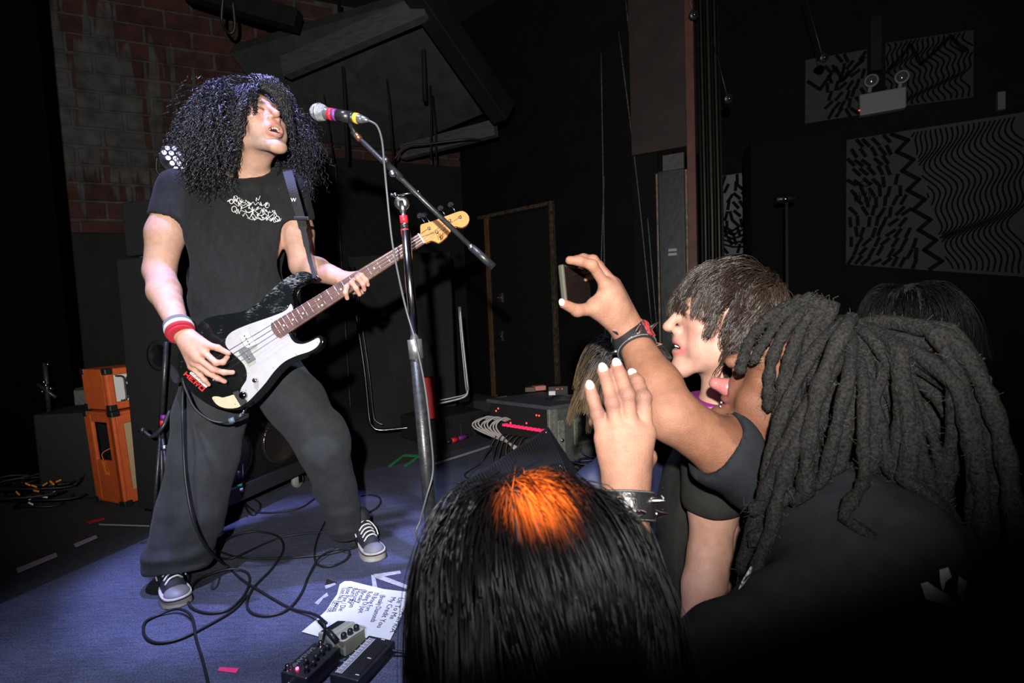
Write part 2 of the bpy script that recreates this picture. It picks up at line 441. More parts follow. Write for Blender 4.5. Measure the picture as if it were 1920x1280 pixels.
# ---- brick wall
def brick_mat(nm, base, mortar=False):
    m = bpy.data.materials.new(nm); m.use_nodes = True; N = m.node_tree.nodes; L = m.node_tree.links; b = N['Principled BSDF']
    b.inputs['Roughness'].default_value = 0.9
    ge = N.new('ShaderNodeNewGeometry')
    n1 = N.new('ShaderNodeTexNoise'); n1.inputs['Scale'].default_value = 9; n1.inputs['Detail'].default_value = 8; L.new(ge.outputs['Position'], n1.inputs['Vector'])
    mp = N.new('ShaderNodeMapping'); mp.inputs['Scale'].default_value = (14, 14, 1.1); L.new(ge.outputs['Position'], mp.inputs['Vector'])
    n2 = N.new('ShaderNodeTexNoise'); n2.inputs['Scale'].default_value = 1.0; n2.inputs['Detail'].default_value = 6; L.new(mp.outputs['Vector'], n2.inputs['Vector'])
    # distance from the middle of the plaster smear
    vm = N.new('ShaderNodeVectorMath'); vm.operation = 'SUBTRACT'; c = hit(195, 200, CORN, BN); vm.inputs[1].default_value = tuple(c); L.new(ge.outputs['Position'], vm.inputs[0])
    vs = N.new('ShaderNodeVectorMath'); vs.operation = 'MULTIPLY'; vs.inputs[1].default_value = (1 / 0.62, 1 / 0.62, 1 / 0.95); L.new(vm.outputs[0], vs.inputs[0])
    ln = N.new('ShaderNodeVectorMath'); ln.operation = 'LENGTH'; L.new(vs.outputs[0], ln.inputs[0])
    ad = N.new('ShaderNodeMath'); ad.operation = 'MULTIPLY_ADD'; L.new(n2.outputs['Fac'], ad.inputs[0]); ad.inputs[1].default_value = 2.6; ad.inputs[2].default_value = -0.55
    sb = N.new('ShaderNodeMath'); sb.operation = 'SUBTRACT'; L.new(ad.outputs[0], sb.inputs[0]); L.new(ln.outputs['Value'], sb.inputs[1])
    rp = N.new('ShaderNodeMapRange'); rp.inputs[1].default_value = 0.0; rp.inputs[2].default_value = 0.14; L.new(sb.outputs[0], rp.inputs[0])
    mx = N.new('ShaderNodeMixRGB'); mx.inputs['Color1'].default_value = (*base, 1); mx.inputs['Color2'].default_value = (0.052, 0.051, 0.047, 1); L.new(rp.outputs[0], mx.inputs['Fac'])
    mr = N.new('ShaderNodeMapRange'); mr.inputs[1].default_value = 0.3; mr.inputs[2].default_value = 0.7; mr.inputs[3].default_value = 0.5; mr.inputs[4].default_value = 1.5; L.new(n1.outputs['Fac'], mr.inputs[0])
    mu = N.new('ShaderNodeMixRGB'); mu.blend_type = 'MULTIPLY'; mu.inputs['Fac'].default_value = 1; L.new(mx.outputs[0], mu.inputs['Color1']); L.new(mr.outputs[0], mu.inputs['Color2']); L.new(mu.outputs[0], b.inputs['Base Color'])
    bp = N.new('ShaderNodeBump'); bp.inputs['Strength'].default_value = 0.7; bp.inputs['Distance'].default_value = 0.01; L.new(n1.outputs['Fac'], bp.inputs['Height']); L.new(bp.outputs['Normal'], b.inputs['Normal'])
    return m
mortar = brick_mat('mortar', (0.05, 0.046, 0.042))
bricks = [brick_mat('brick_red', (0.046, 0.013, 0.009)), brick_mat('brick_dark', (0.034, 0.011, 0.008)), brick_mat('brick_brown', (0.040, 0.016, 0.011))]
w = MB(); w.box(CORN - BD * 0.3 - BN * 0.2, BD * 5.6, BN * 0.2, Z * 5.0)
wall_back = struct(w.build('wall_back', mortar))
CH, BL_ = 0.152, 0.36
brick_meshes = []
rnd = random.Random(5)
for k in range(6):
    mb = MB(); lx = BL_ - 0.022 if k < 4 else BL_ / 2 - 0.022
    e = [rnd.uniform(-0.004, 0.004) for _ in range(6)]
    mb.box((0, 0, 0), (lx + e[0], 0, e[1]), (0, 0.02 + e[2], 0), (e[3], 0, CH - 0.024 + e[4]))
    bm = bmesh.new(); vs = [bm.verts.new(v) for v in mb.V]; [bm.faces.new([vs[i] for i in f]) for f in mb.F]
    bmesh.ops.bevel(bm, geom=list(bm.edges), offset=0.006, segments=1, affect='EDGES')
    bmesh.ops.recalc_face_normals(bm, faces=bm.faces)
    me = bpy.data.meshes.new('brick'); bm.to_mesh(me); bm.free(); me.materials.append(bricks[k % 3]); brick_meshes.append(me)
MBk = Matrix(((BD[0], BN[0], 0), (BD[1], BN[1], 0), (0, 0, 1)))
nbk = 0
for r in range(9, 28):
    z = 0.62 + r * CH
    s = -0.2 + (0.5 * BL_ if r % 2 else 0) + rnd.uniform(-0.02, 0.02)
    while s < 4.55:
        L_ = BL_
        k = rnd.randrange(4)
        p = CORN + BD * s + BN * 0.0 + Z * z
        # only bricks that are not behind the black panels or the soffit
        v = p - CAM; dd = v @ FW; px = 960 + F * (v @ RT) / dd; py = 640 - F * (v @ UP) / dd
        vis = (20 < px < 360 and -40 < py < 470) or (300 < px < 640 and -40 < py < 340) or (540 < px < 900 and 215 < py < 325)
        if vis and nbk < 298:
            o = bpy.data.objects.new('brick', brick_meshes[k]); COL.objects.link(o); o.parent = wall_back
            M = MBk.to_4x4(); M.translation = Vector(p - BN * 0.006 * rnd.random())
            o.matrix_parent_inverse = wall_back.matrix_basis.inverted(); o.matrix_basis = M; nbk += 1
        s += L_
# black wainscot boards hung in front of the brick
def slab_on(p0, n, quad, t, name, m, parent=None, bevel=0.004, off=0.02):
    """solid board whose face shows at the given four picture points of the plane (p0, n)"""
    n = np.asarray(n); q = [hit(x, y, np.asarray(p0) + n * off, n) for x, y in quad]
    mb = MB(); V = [v - n * t for v in q] + list(q)
    mb.add(V, [(0, 1, 2, 3), (7, 6, 5, 4)] + [(i, i + 4, (i + 1) % 4 + 4, (i + 1) % 4) for i in range(4)])
    return mb.build(name, m, parent, bevel=bevel)
def wallboard(s0, s1, z0, z1, off, t, name, m):
    mb = MB(); mb.box(CORN + BD * s0 + BN * (off - t) + Z * z0, BD * (s1 - s0), BN * t, Z * (z1 - z0)); return mb.build(name, m, bevel=0.006)
sA = (hit(60, 437, CORN, BN) - CORN) @ BD; zA = hit(170, 437, CORN, BN)[2]
struct(wallboard(2.0, 4.9, STAGE, zA, 0.045, 0.04, 'wall_back_lower', blackpaint))
sB = (hit(560, 300, CORN, BN) - CORN) @ BD; zB = hit(700, 307, CORN, BN)[2]
tag(wallboard(0.03, 1.32, STAGE, zB, 0.13, 0.07, 'sound_panel', blackpanel), 'tall black felt-covered panel standing against the brick wall behind the microphone', 'panel')
tag(wallboard(1.34, 2.55, STAGE, zB + 0.03, 0.12, 0.06, 'sound_panel', blackpanel), 'black felt-covered panel against the brick wall behind the singer', 'panel')
# the near-left wing: black drape edge
wing = MB(); q = P(45, 0, 3.3); q2 = P(90, 440, 3.3)
wing.box((q[0] + 0.05, 3.32, 0), (-1.3, -0.9, 0), (-0.05, 0.06, 0), Z * 5.0)
struct(wing.build('wall_left', mat('black_drape', (0.0015, 0.0015, 0.0015), 0.95, spec=0.0)))

# ---- soffit with a pale beam over the back of the stage
plaster = mat('soffit_plaster', (0.026, 0.0275, 0.027), 0.9, noise=0.45, nscale=7, bump=0.5, bscale=30)
so = [P(430, 100, 4.75), P(800, -10, 4.2), P(925, 205, 5.2), P(740, 282, 5.55), P(560, 260, 5.25)]
n_ = nrm(np.cross(so[1] - so[0], so[3] - so[0])); n_ = n_ if n_[2] > 0 else -n_
mb = MB(); V = so + [v + n_ * 0.12 for v in so]; k = len(so)
mb.add(V, [tuple(range(k)), tuple(range(k, 2 * k))[::-1]] + [(i, (i + 1) % k, (i + 1) % k + k, i + k) for i in range(k)])
struct(mb.build('ceiling', plaster))
def beam(a, b, w_, h_, name, m, parent=None):
    a = np.asarray(a); b = np.asarray(b); d = nrm(b - a); s = nrm(np.cross(d, Z)); u = np.cross(s, d)
    mb = MB(); mb.box(a - s * w_ / 2 - u * h_ / 2, b - a, s * w_, u * h_); return mb.build(name, m, parent, bevel=min(w_, h_) * 0.06)
palewood = mat('pale_beam', (0.055, 0.052, 0.05), 0.8, noise=0.4, nscale=8, bump=0.3, stretch=(1, 1, 6))
struct(beam(P(535, 128, 4.55), P(800, 12, 4.05), 0.09, 0.16, 'trim_1', palewood))
struct(beam(P(755, 286, 5.4), P(930, 240, 4.95), 0.08, 0.14, 'trim_2', palewood))
struct(beam(P(780, -25, 4.0), P(945, 215, 4.7), 0.16, 0.2, 'trim_3', blackpaint))
struct(beam(P(350, -20, 4.3), P(560, 40, 4.3), 0.12, 0.14, 'trim_4', blackpaint))
# ceiling plane
mb = MB(); mb.box((-6, 0.6, 4.75), (12, 0, 0), (0, 8, 0), (0, 0, 0.1)); struct(mb.build('ceiling_main', mat('black_ceiling', (0.006, 0.006, 0.007), 0.9)))
# hanging black rods and cables at the back
for i, (x0, y0, x1, y1, d, r) in enumerate([(594, 100, 625, 300, 4.9, 0.007), (635, 0, 652, 305, 4.7, 0.016), (716, 55, 738, 305, 4.8, 0.010), (788, 0, 797, 190, 4.6, 0.020), (806, 130, 808, 300, 4.9, 0.009), (812, 180, 818, 300, 5.0, 0.009)]):
    lab = ['thin black cable hanging from the soffit just behind the microphone head', 'thick black pipe hanging from the ceiling behind the microphone clip', 'thin black rod hanging from the pale beam behind the mic cable', 'thickest black pipe hanging at one end of the pale beam', 'black rod hanging by the lower soffit beam, shorter of two', 'black rod hanging by the lower soffit beam beside its twin'][i]
    tag(tubeobj('hanging_rod', [P(x0, y0, d), P((x0 + x1) / 2 + 2, (y0 + y1) / 2, d), P(x1, y1, d)], r, blackpaint, n=8), lab, 'rod', 'rods hanging over the stage')
tag(tubeobj('hanging_cable', spline([P(738, 300, 4.9), P(760, 275, 4.9), P(800, 270, 4.9), P(870, 262, 4.9), P(900, 262, 5.0)], 24), 0.010, rubber, n=6), 'black cable looping below the soffit above the tall felt panel', 'cable')
tag(tubeobj('wall_cable', spline([P(418, -5, 4.2), P(416, 40, 4.25), P(430, 62, 4.25), P(440, 50, 4.25), P(436, 0, 4.2)], 24), 0.013, rubber, n=6), 'looped dark cable hanging on the upper brick wall', 'cable')

# ---- door wall
w = MB(); w.box(CORN - DN * 0.15 - DD * 0.1, DD * 2.62, DN * 0.15, Z * 5.0); struct(w.build('wall_far', blackwall))
def DWp(x, y, off=0.0): return hit(x, y, CORN + DN * off, DN)
def doorbox(x0, x1, z0, z1, off, t, name, m, parent=None, bevel=0.003):
    a = (DWp(x0, 560) - CORN) @ DD; b = (DWp(x1, 560) - CORN) @ DD
    mb = MB(); mb.box(CORN + DD * a + DN * off + Z * z0, DD * (b - a), DN * t, Z * (z1 - z0)); return mb.build(name, m, parent, bevel=bevel)
zt = DWp(920, 418)[2]
door = thing('door_1', 'x', 'door', DWp(980, 735)); del door['label']; del door['category']; door['kind'] = 'structure'
zt = 2.62
doorbox(926, 1040, STAGE + 0.02, zt, 0.0, 0.03, 'door_leaf', mat('black_door', (0.008, 0.008, 0.008), 0.5, noise=0.3), door)
doorbox(919, 926, STAGE, zt + 0.05, 0.0, 0.045, 'door_jamb', rawwood, door)
doorbox(1040, 1046, STAGE, zt + 0.05, 0.0, 0.045, 'door_jamb', mat('scuffed_black_wood', (0.05, 0.035, 0.025), 0.6, noise=0.9, nscale=30), door)
doorbox(908, 1046, zt + 0.02, zt + 0.055, 0.0, 0.05, 'door_head', mat('scuffed_black_wood'), door)
for yy, nm in ((558, 'deadbolt'), (630, 'door_handle')):
    p = DWp(938, yy, 0.03); q = DD
    mb = MB(); mb.box(p - DD * 0.012 - Z * 0.05, DD * 0.05, DN * 0.012, Z * 0.1); pl = mb.build('lock_plate', dullmetal, door, bevel=0.003)
    tubeobj(nm, [p + DN * 0.01 + DD * 0.012, p + DN * 0.055 + DD * 0.012, p + DN * 0.06 + DD * (0.03 if nm == 'deadbolt' else 0.085)], [0.012, 0.011, 0.009], chrome, pl, n=10)
# stage-edge column, brown board above, wrapped padding, red-brown post
colx = P(1240, 420, 4.25)
cdir = nrm(P(1290, 420, 4.15) - P(1240, 420, 4.25)); cdir[2] = 0; cdir = nrm(cdir); cn = A(cdir[1], -cdir[0], 0); cn = cn if cn[1] < 0 else -cn
def colbox(x0, x1, y0, y1, off, t, name, m, parent=None, bevel=0.004):
    a = hit(x0, (y0 + y1) / 2, colx + cn * off, cn); b = hit(x1, (y0 + y1) / 2, colx + cn * off, cn); zt_ = hit((x0 + x1) / 2, y0, colx + cn * off, cn)[2]; zb = hit((x0 + x1) / 2, y1, colx + cn * off, cn)[2]
    L_ = (b - a) @ cdir
    mb = MB(); mb.box(A(a[0], a[1], zb) - cn * t, cdir * L_, cn * t, Z * (zt_ - zb)); return mb.build(name, m, parent, bevel=bevel)
struct(colbox(1180, 1296, -20, 282, 0.0, 0.3, 'wall_proscenium_upper', darkbrown))
struct(colbox(1192, 1240, 282, 980, -0.05, 0.25, 'wall_proscenium_lower', blackwall))
struct(colbox(1236, 1296, 320, 980, -0.02, 0.25, 'wall_proscenium_inner', mat('scuffed_board', (0.16, 0.11, 0.08), 0.7, noise=0.6, nscale=20)))
pad = colbox(1239, 1289, 316, 975, 0.02, 0.035, 'column_padding', mat('black_vinyl', (0.022, 0.025, 0.027), 0.42, noise=0.35, nscale=20, bump=0.5, bscale=14), bevel=0.012)
tag(pad, 'black vinyl padding wrapped down the proscenium column beside the red-brown post', 'padding')
hd = colbox(1242, 1282, 288, 318, 0.02, 0.04, 'column_cap_board', mat('grey_board', (0.06, 0.06, 0.058), 0.8, noise=0.3)); tag(hd, 'small grey board on top of the vinyl-padded column', 'board')
st = thing('column_sticker', 'small pale two-bar sticker on the black vinyl column padding', 'sticker', colx)
for j in (0, 1): colbox(1253, 1269, 466 + 8 * j, 471 + 8 * j, 0.024, 0.002, 'sticker_bar', mat('sticker_grey', (0.3, 0.3, 0.3), 0.6), st, bevel=0.001)
tag(colbox(1291, 1307, -20, 980, 0.05, 0.06, 'corner_post', mat('red_brown_wood', (0.085, 0.026, 0.02), 0.6, noise=0.35, nscale=9, bump=0.2)), 'tall red-brown wooden post at the edge of the proscenium', 'post')
# bundle of black pipes and scuffed cables beside the post
pr = random.Random(3)
for i in range(7):
    x = 1314 + i * 6.4
    mt = mat('scuffed_pipe', (0.035, 0.032, 0.022), 0.5, noise=0.95, nscale=16, stretch=(30, 30, 1.5)) if i % 2 else blackpaint
    tag(tubeobj('conduit_pipe', [P(x - 8, -30, 4.15), P(x + 2, 400, 4.15), P(x + 10, 900, 4.15)], 0.0085 + 0.002 * (i % 3 == 0), mt, n=8), 'thin black conduit pipe in the bundle beside the red-brown post', 'pipe', 'conduit pipes beside the post')
for i, (x0, y0, x1, y1, lab) in enumerate([(1172, -10, 1232, 620, 'scuffed black cable hanging from ceiling to behind the column'), (1127, 100, 1135, 640, 'thin black cord hanging on the dark wall beside the door'), (1133, 330, 1124, 600, 'short thin cord hanging beside another cord near the door'), (1160, 60, 1222, 610, 'thin cable slanting down the dark wall towards the padded column')]):
    tag(tubeobj('hanging_cable', spline([P(x0, y0, 4.4), P((x0 * 0.45 + x1 * 0.55), (y0 + y1) / 2, 4.38), P(x1, y1, 4.3)], 12), 0.006, mat('scuffed_cord', (0.05, 0.05, 0.048), 0.5, noise=0.9, nscale=8, stretch=(1, 1, 8)), n=6), lab, 'cable', 'cables on the dark wall')

# ---- right wall with painted boards
RW0 = P(1656, 300, 5.0); RD = az(118); RN = A(RD[1], -RD[0], 0); RN = RN if RN[1] < 0 else -RN
w = MB(); w.box(A(RW0[0], RW0[1], 0) - RD * 2.2 - RN * 0.15, RD * 8.0, RN * 0.15, Z * 5.0); struct(w.build('wall_right', blackwall))
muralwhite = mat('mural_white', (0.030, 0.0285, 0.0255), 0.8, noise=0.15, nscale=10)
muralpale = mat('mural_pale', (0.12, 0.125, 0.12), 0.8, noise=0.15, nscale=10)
ink = mat('mural_black_ink', (0.003, 0.003, 0.003), 0.8, spec=0.1)
def mural(quad, seed, m, label, dash=(0, 1), zig=None, wav=None, rows=14, cols=14, p0=RW0, n=RN):
    """quad: tl, tr, br, bl picture points; marks laid out in the board's own (u, v)"""
    root = thing('mural_board', label, 'mural', hit(*quad[3], p0, n))
    bd = slab_on(p0, n, quad, 0.02, 'board', m, root, off=0.03)
    q = [hit(x, y, p0 + n * 0.034, n) for x, y in quad]
    def B(u, v): return (q[0] * (1 - u) + q[1] * u) * (1 - v) + (q[3] * (1 - u) + q[2] * u) * v
    wU = np.linalg.norm(q[1] - q[0]); wV = np.linalg.norm(q[3] - q[0])
    r = random.Random(seed); mb = MB()
    def stroke(pts, wd):
        for (a, b) in zip(pts[:-1], pts[1:]):
            a3 = B(*a); b3 = B(*b); t = b3 - a3
            if np.linalg.norm(t) < 1e-6: continue
            t = nrm(t); s = np.cross(n, t) * wd / 2
            mb.add([a3 - s - t * wd * 0.35, b3 - s + t * wd * 0.35, b3 + s + t * wd * 0.35, a3 + s - t * wd * 0.35], [(0, 1, 2, 3)])
    inb = lambda u, v: 0.01 < u < 0.99 and 0.01 < v < 0.99
    if zig:
        pts = [(zig[0] + (zig[1] - zig[0]) * t / 14 + (0.05 if t % 2 else -0.03), t / 14) for t in range(15)]
        stroke([(min(max(a, .01), .99), min(max(b, .01), .99)) for a, b in pts], 0.035)
    sz = (wV / rows) * 0.84
    for i in range(rows):
        for j in range(cols):
            u = (j + 0.5 + r.uniform(-.22, .22) + (0.5 if i % 2 else 0)) / cols; v = (i + 0.5 + r.uniform(-.15, .15)) / rows
            lim = dash[1] if not zig else zig[0] + (zig[1] - zig[0]) * v - 0.06
            if u < dash[0] or u > lim: continue
            an = 1.57 + 0.7 * math.sin(6 * u + 4 * v + seed) + r.uniform(-.3, .3)
            du, dv = math.cos(an) * sz / 2 / wU, math.sin(an) * sz / 2 / wV
            if inb(u - du, v - dv) and inb(u + du, v + dv): stroke([(u - du, v - dv), (u + du, v + dv)], sz * 0.40)
    if wav:
        for i in range(wav):
            u0 = i / wav; pts = []
            for t in range(40):
                v = t / 39; u = u0 + 0.03 * math.sin(v * 22 + u0 * 9) + 0.05 * math.sin(v * 9 + u0 * 5)
                if (zig and u < zig[0] + (zig[1] - zig[0]) * v + 0.07) or not inb(u, v):
                    if len(pts) > 1: stroke(pts, 0.014)
                    pts = []; continue
                pts.append((u, v))
            if len(pts) > 1: stroke(pts, 0.011)
    return root, mb, stroke
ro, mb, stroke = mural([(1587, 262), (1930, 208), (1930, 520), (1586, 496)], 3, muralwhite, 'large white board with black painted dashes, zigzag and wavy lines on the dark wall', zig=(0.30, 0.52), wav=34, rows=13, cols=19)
# an open eye over a dripping hand shape among the dashes
stroke([(0.06 + 0.10 * t / 10, 0.36 - 0.02 * math.sin(t / 10 * 3.14)) for t in range(11)], 0.008); stroke([(0.06 + 0.10 * t / 10, 0.36 + 0.02 * math.sin(t / 10 * 3.14)) for t in range(11)], 0.008)
for j in range(4): stroke([(0.05 + 0.03 * j, 0.42), (0.055 + 0.03 * j, 0.5), (0.065 + 0.03 * j, 0.42)], 0.007)
mb.build('painted_marks', ink, ro)
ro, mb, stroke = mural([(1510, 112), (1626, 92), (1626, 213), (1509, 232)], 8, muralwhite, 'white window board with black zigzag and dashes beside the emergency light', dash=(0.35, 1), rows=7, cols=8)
stroke([(0.05, 0.35), (0.25, 0.5), (0.5, 0.2), (0.62, 0.42), (0.95, 0.12)], 0.03); mb.build('painted_marks', ink, ro)
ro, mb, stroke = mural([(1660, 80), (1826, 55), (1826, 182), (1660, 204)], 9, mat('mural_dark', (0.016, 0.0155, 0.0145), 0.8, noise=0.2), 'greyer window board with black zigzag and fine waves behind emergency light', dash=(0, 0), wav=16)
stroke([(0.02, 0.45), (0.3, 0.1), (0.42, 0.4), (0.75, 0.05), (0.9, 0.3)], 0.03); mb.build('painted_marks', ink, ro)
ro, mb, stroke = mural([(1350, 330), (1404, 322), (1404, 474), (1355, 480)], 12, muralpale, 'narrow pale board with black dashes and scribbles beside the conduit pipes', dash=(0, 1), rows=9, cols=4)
for j in range(5): stroke([(0.02 + 0.02 * j, 0.62 + 0.06 * j), (0.4, 0.7 + 0.05 * j), (0.95, 0.6 + 0.08 * j)], 0.02)
mb.build('painted_marks', ink, ro)
# raw board below the narrow mural, dark partition, wall bits
tag(slab_on(RW0, RN, [(1372, 483), (1406, 479), (1406, 540), (1374, 540)], 0.03, 'wood_board', rawwood, off=0.06), 'raw wooden board below the narrow painted board', 'board')
part = MB(); a = P(1408, 300, 4.3); b = P(1583, 300, 4.0)
part.box(A(a[0], a[1], 0), A(b[0] - a[0], b[1] - a[1], 0), A(0.05, 0.25, 0), Z * (P(1500, 252, 4.15)[2])); pa = part.build('pa_speaker_stack', mat('black_cloth', (0.0035, 0.0035, 0.0036), 0.95, spec=0.1), bevel=0.01)
tag(pa, 'tall black speaker stack standing between the painted boards', 'speaker')
tag(slab_on(RW0, RN, [(1632, 30), (1654, 28), (1654, 130), (1632, 132)], 0.08, 'window_mullion', blackpaint, off=0.07), 'black mullion between the two upper painted window boards', 'mullion')
# emergency light
em = thing('emergency_light', 'pale grey emergency light box with two lamp heads on the dark wall', 'emergency light', hit(1656, 210, RW0, RN))
emw = mat('emergency_box', (0.16, 0.17, 0.175), 0.5)
slab_on(RW0, RN, [(1611, 177), (1700, 161), (1700, 201), (1612, 217)], 0.09, 'housing', emw, em, bevel=0.012, off=0.14)
for x, y in ((1634, 152), (1691, 145)):
    c = hit(x, y, RW0 + RN * 0.12, RN)
    hd_ = lathe('lamp_head', c, A(-0.55, -0.8, -0.1), [(0.03, -0.04), (0.055, 0), (0.058, 0.02), (0.05, 0.03), (0.0, 0.022)], emw, em, n=18)
    tubeobj('lamp_arm', [c, c + A(0.0, 0.03, -0.09)], 0.018, emw, em, n=8)
    lathe('lens', c + nrm(A(-0.55, -0.8, -0.1)) * 0.024, A(-0.55, -0.8, -0.1), [(0.046, 0), (0.04, 0.008), (0.0, 0.012)], mat('lamp_lens', (0.5, 0.5, 0.52), 0.08, metal=0.9), hd_, n=18)
lathe('status_led', hit(1611, 207, RW0 + RN * 0.145, RN), RN, [(0.006, 0), (0.006, 0.004)], mat('led_red', (1, 0.05, 0.05), 0.4, emit=(1, 0.05, 0.04, 3)), em, n=8)
# small wall speaker by the upper edge
tag(slab_on(RW0, RN, [(1871, 172), (1886, 170), (1886, 204), (1871, 206)], 0.06, 'wall_switch_box', mat('grey_box', (0.09, 0.09, 0.09), 0.6), off=0.1), 'small grey box high on the dark wall beside the painted boards', 'box')
# far microphone stand near the dark partition
fs = thing('far_stand', 'thin dark light stand with crossbar before the tall speaker stack', 'stand', A(*P(1475, 540, 3.6)[:2], 0))
b0 = P(1475, 380, 3.6)
tubeobj('pole', [A(b0[0], b0[1], 0.0), b0], 0.011, mat('dark_pole', (0.05, 0.05, 0.055), 0.35, metal=0.6), fs, n=8)
tubeobj('crossbar', [P(1456, 374, 3.6), P(1490, 371, 3.6)], 0.014, blackmetal, fs, n=8)
lathe('clamp_knob', P(1470, 374, 3.57), A(0, -1, 0), [(0.012, 0), (0.012, 0.03), (0, 0.032)], chrome, fs, n=10)
for k in range(3):
    a_ = k * 2.094 + 0.3; tubeobj('leg', [A(b0[0], b0[1], 0.35), A(b0[0] + 0.3 * math.cos(a_), b0[1] + 0.3 * math.sin(a_), 0.01)], 0.009, blackmetal, fs, n=6)
# small clamp lights on the truss above the door wall
for x, y, lab in ((1301, 28, 'tiny bright screw eye high on the red-brown post'), (1366, 185, 'black clamp with metal wire hanging beside the painted window boards'), (1545, 108, 'small dark clip lamp with glinting bulb before the upper window board')):
    c = P(x, y, 4.0); t_ = thing('clip_lamp', lab, 'clip lamp', c)
    lathe('lamp_cup', c, A(0.1, -1, -0.3), [(0.02, -0.05), (0.035, 0), (0.03, 0.01), (0, 0.004)], blackplastic, t_, n=12)
    lathe('bulb', c, A(0.1, -1, -0.3), [(0.012, 0.0), (0.014, 0.012), (0.0, 0.02)], chrome, t_, n=10)
    tubeobj('hanger_wire', [c + A(0, 0.02, 0.02), c + A(-0.08, 0.1, 0.5)], 0.003, blackmetal, t_, n=5)
# ------------------------------------------------------------------ microphone, stand, cable
SD = 1.66
ms = thing('microphone_stand', 'chrome and black boom microphone stand in front of the singer', 'microphone stand', A(*P(812, 1010, SD)[:2], STAGE))
basep = A(P(812, 1010, SD)[0] + 0.005, P(812, 1010, SD)[1], STAGE)
top = P(756, 398, SD); mid = P(779, 655, SD); low = basep
tubeobj('lower_tube', [mid, low + A(0, 0, 0.03)], 0.0195, blackmetal, ms, n=14)
tubeobj('upper_tube', [P(760.5, 432, SD), mid], 0.0145, chrome, ms, n=16)
tubeobj('thin_tube', [top, P(761, 440, SD)], 0.0075, dullmetal, ms, n=10)
a_, b_ = P(777, 636, SD), P(781, 672, SD)
tubeobj('height_clutch', [a_, b_], 0.0225, mat('clutch_metal', (0.55, 0.54, 0.5), 0.4, metal=0.9), ms, n=16)
for j, (y0, y1, m_) in enumerate(((404, 418, redplastic), (420, 428, blackmetal), (429, 443, redplastic))):
    t0 = (y0 - 398) / 257; t1 = (y1 - 398) / 257
    tubeobj('tape_band', [top + (mid - top) * t0, top + (mid - top) * t1], 0.0125, m_, ms, n=12)
lathe('round_base', low, Z, [(0.085, 0), (0.087, 0.014), (0.08, 0.026), (0.03, 0.034), (0.02, 0.05), (0.017, 0.06)], blackmetal, ms, n=36)
# swivel at the top: wing of two chrome knobs
sw = P(752, 372, SD)
lathe('swivel', sw + A(0, 0.012, -0.012), A(0, -1, 0), [(0.012, -0.012), (0.022, -0.008), (0.022, 0.010), (0.012, 0.014), (0, 0.014)], dullmetal, ms, n=20)
tubeobj('swivel_neck', [sw + A(0, 0.01, -0.01), top], [0.014, 0.009], dullmetal, ms, n=12)
tubeobj('tightening_bar', [P(737, 366, SD - 0.01), P(781, 361, SD - 0.01)], 0.0035, chrome, ms, n=8)
for x, y, r in ((742, 366, 0.008), (777, 361, 0.0055), (785, 360, 0.005), (735, 365, 0.005)):
    lathe('bar_knob', P(x, y, SD - 0.018), A(0, -1, 0), [(r, -0.008), (r, 0.006), (r * .6, 0.009), (0, 0.01)], chrome, ms, n=12)
# boom
bp = [P(661, 247, SD - 0.03), P(735, 318, SD - 0.03), P(770, 357, SD - 0.03), P(887, 466, SD - 0.03)]
tubeobj('boom_arm', [bp[0], bp[3]], 0.0078, blackmetal, ms, n=12)
tubeobj('boom_weight', [P(885, 464, SD - 0.03), P(926, 501, SD - 0.03)], [0.0115, 0.0125], blackmetal, ms, n=14)
tubeobj('boom_ring', [P(881, 461, SD - 0.03), P(886, 465, SD - 0.03)], 0.0095, dullmetal, ms, n=12)
tubeobj('boom_clutch', [P(724, 306, SD - 0.03), P(752, 334, SD - 0.03)], 0.0105, mat('dark_clutch', (0.06, 0.06, 0.065), 0.3, metal=0.7), ms, n=14)
lathe('clutch_knob', P(723, 299, SD - 0.05), A(0, -1, 0.1), [(0.006, -0.012), (0.0092, -0.004), (0.0092, 0.004), (0.005, 0.009), (0, 0.01)], dullmetal, ms, n=14)
lathe('clutch_knob', P(736, 325, SD - 0.055), A(0, -1, 0.1), [(0.007, -0.012), (0.010, -0.004), (0.010, 0.004), (0.005, 0.008), (0, 0.009)], dullmetal, ms, n=14)
tubeobj('boom_joint', [P(667, 252, SD - 0.03), P(676, 262, SD - 0.03)], 0.0095, mat('copper_joint', (0.35, 0.16, 0.1), 0.35, metal=0.8), ms, n=12)
clip = tubeobj('clip_neck', [P(672, 258, SD - 0.03), P(660, 240, SD - 0.03), P(655, 228, SD - 0.03)], [0.007, 0.006, 0.006], blackplastic, ms, n=10)
mi0, mi1 = P(585, 208, 1.66), P(700, 227, 1.60)
md = nrm(mi1 - mi0); tubeobj('clip_cup', [mi0 + md * 0.092, mi0 + md * 0.137], 0.0175, blackplastic, ms, n=16)
mic = thing('microphone', 'grey dynamic microphone with red, purple and yellow tape held in the stand clip', 'microphone', mi0)
gr = lathe('grille', mi0 + md * 0.0, md, [(0.0, -0.004), (0.012, 0.0), (0.020, 0.008), (0.0245, 0.018), (0.0255, 0.026), (0.0255, 0.030), (0.0235, 0.040), (0.019, 0.050)], mat('mic_grille', (0.5, 0.5, 0.5), 0.45, metal=0.85, bump=0.9, bscale=900), mic, n=28)
lathe('grille_band', mi0 + md * 0.026, md, [(0.0262, -0.002), (0.0268, 0.001), (0.0262, 0.004)], mat('mic_band', (0.6, 0.6, 0.6), 0.35, metal=0.9), mic, n=28)
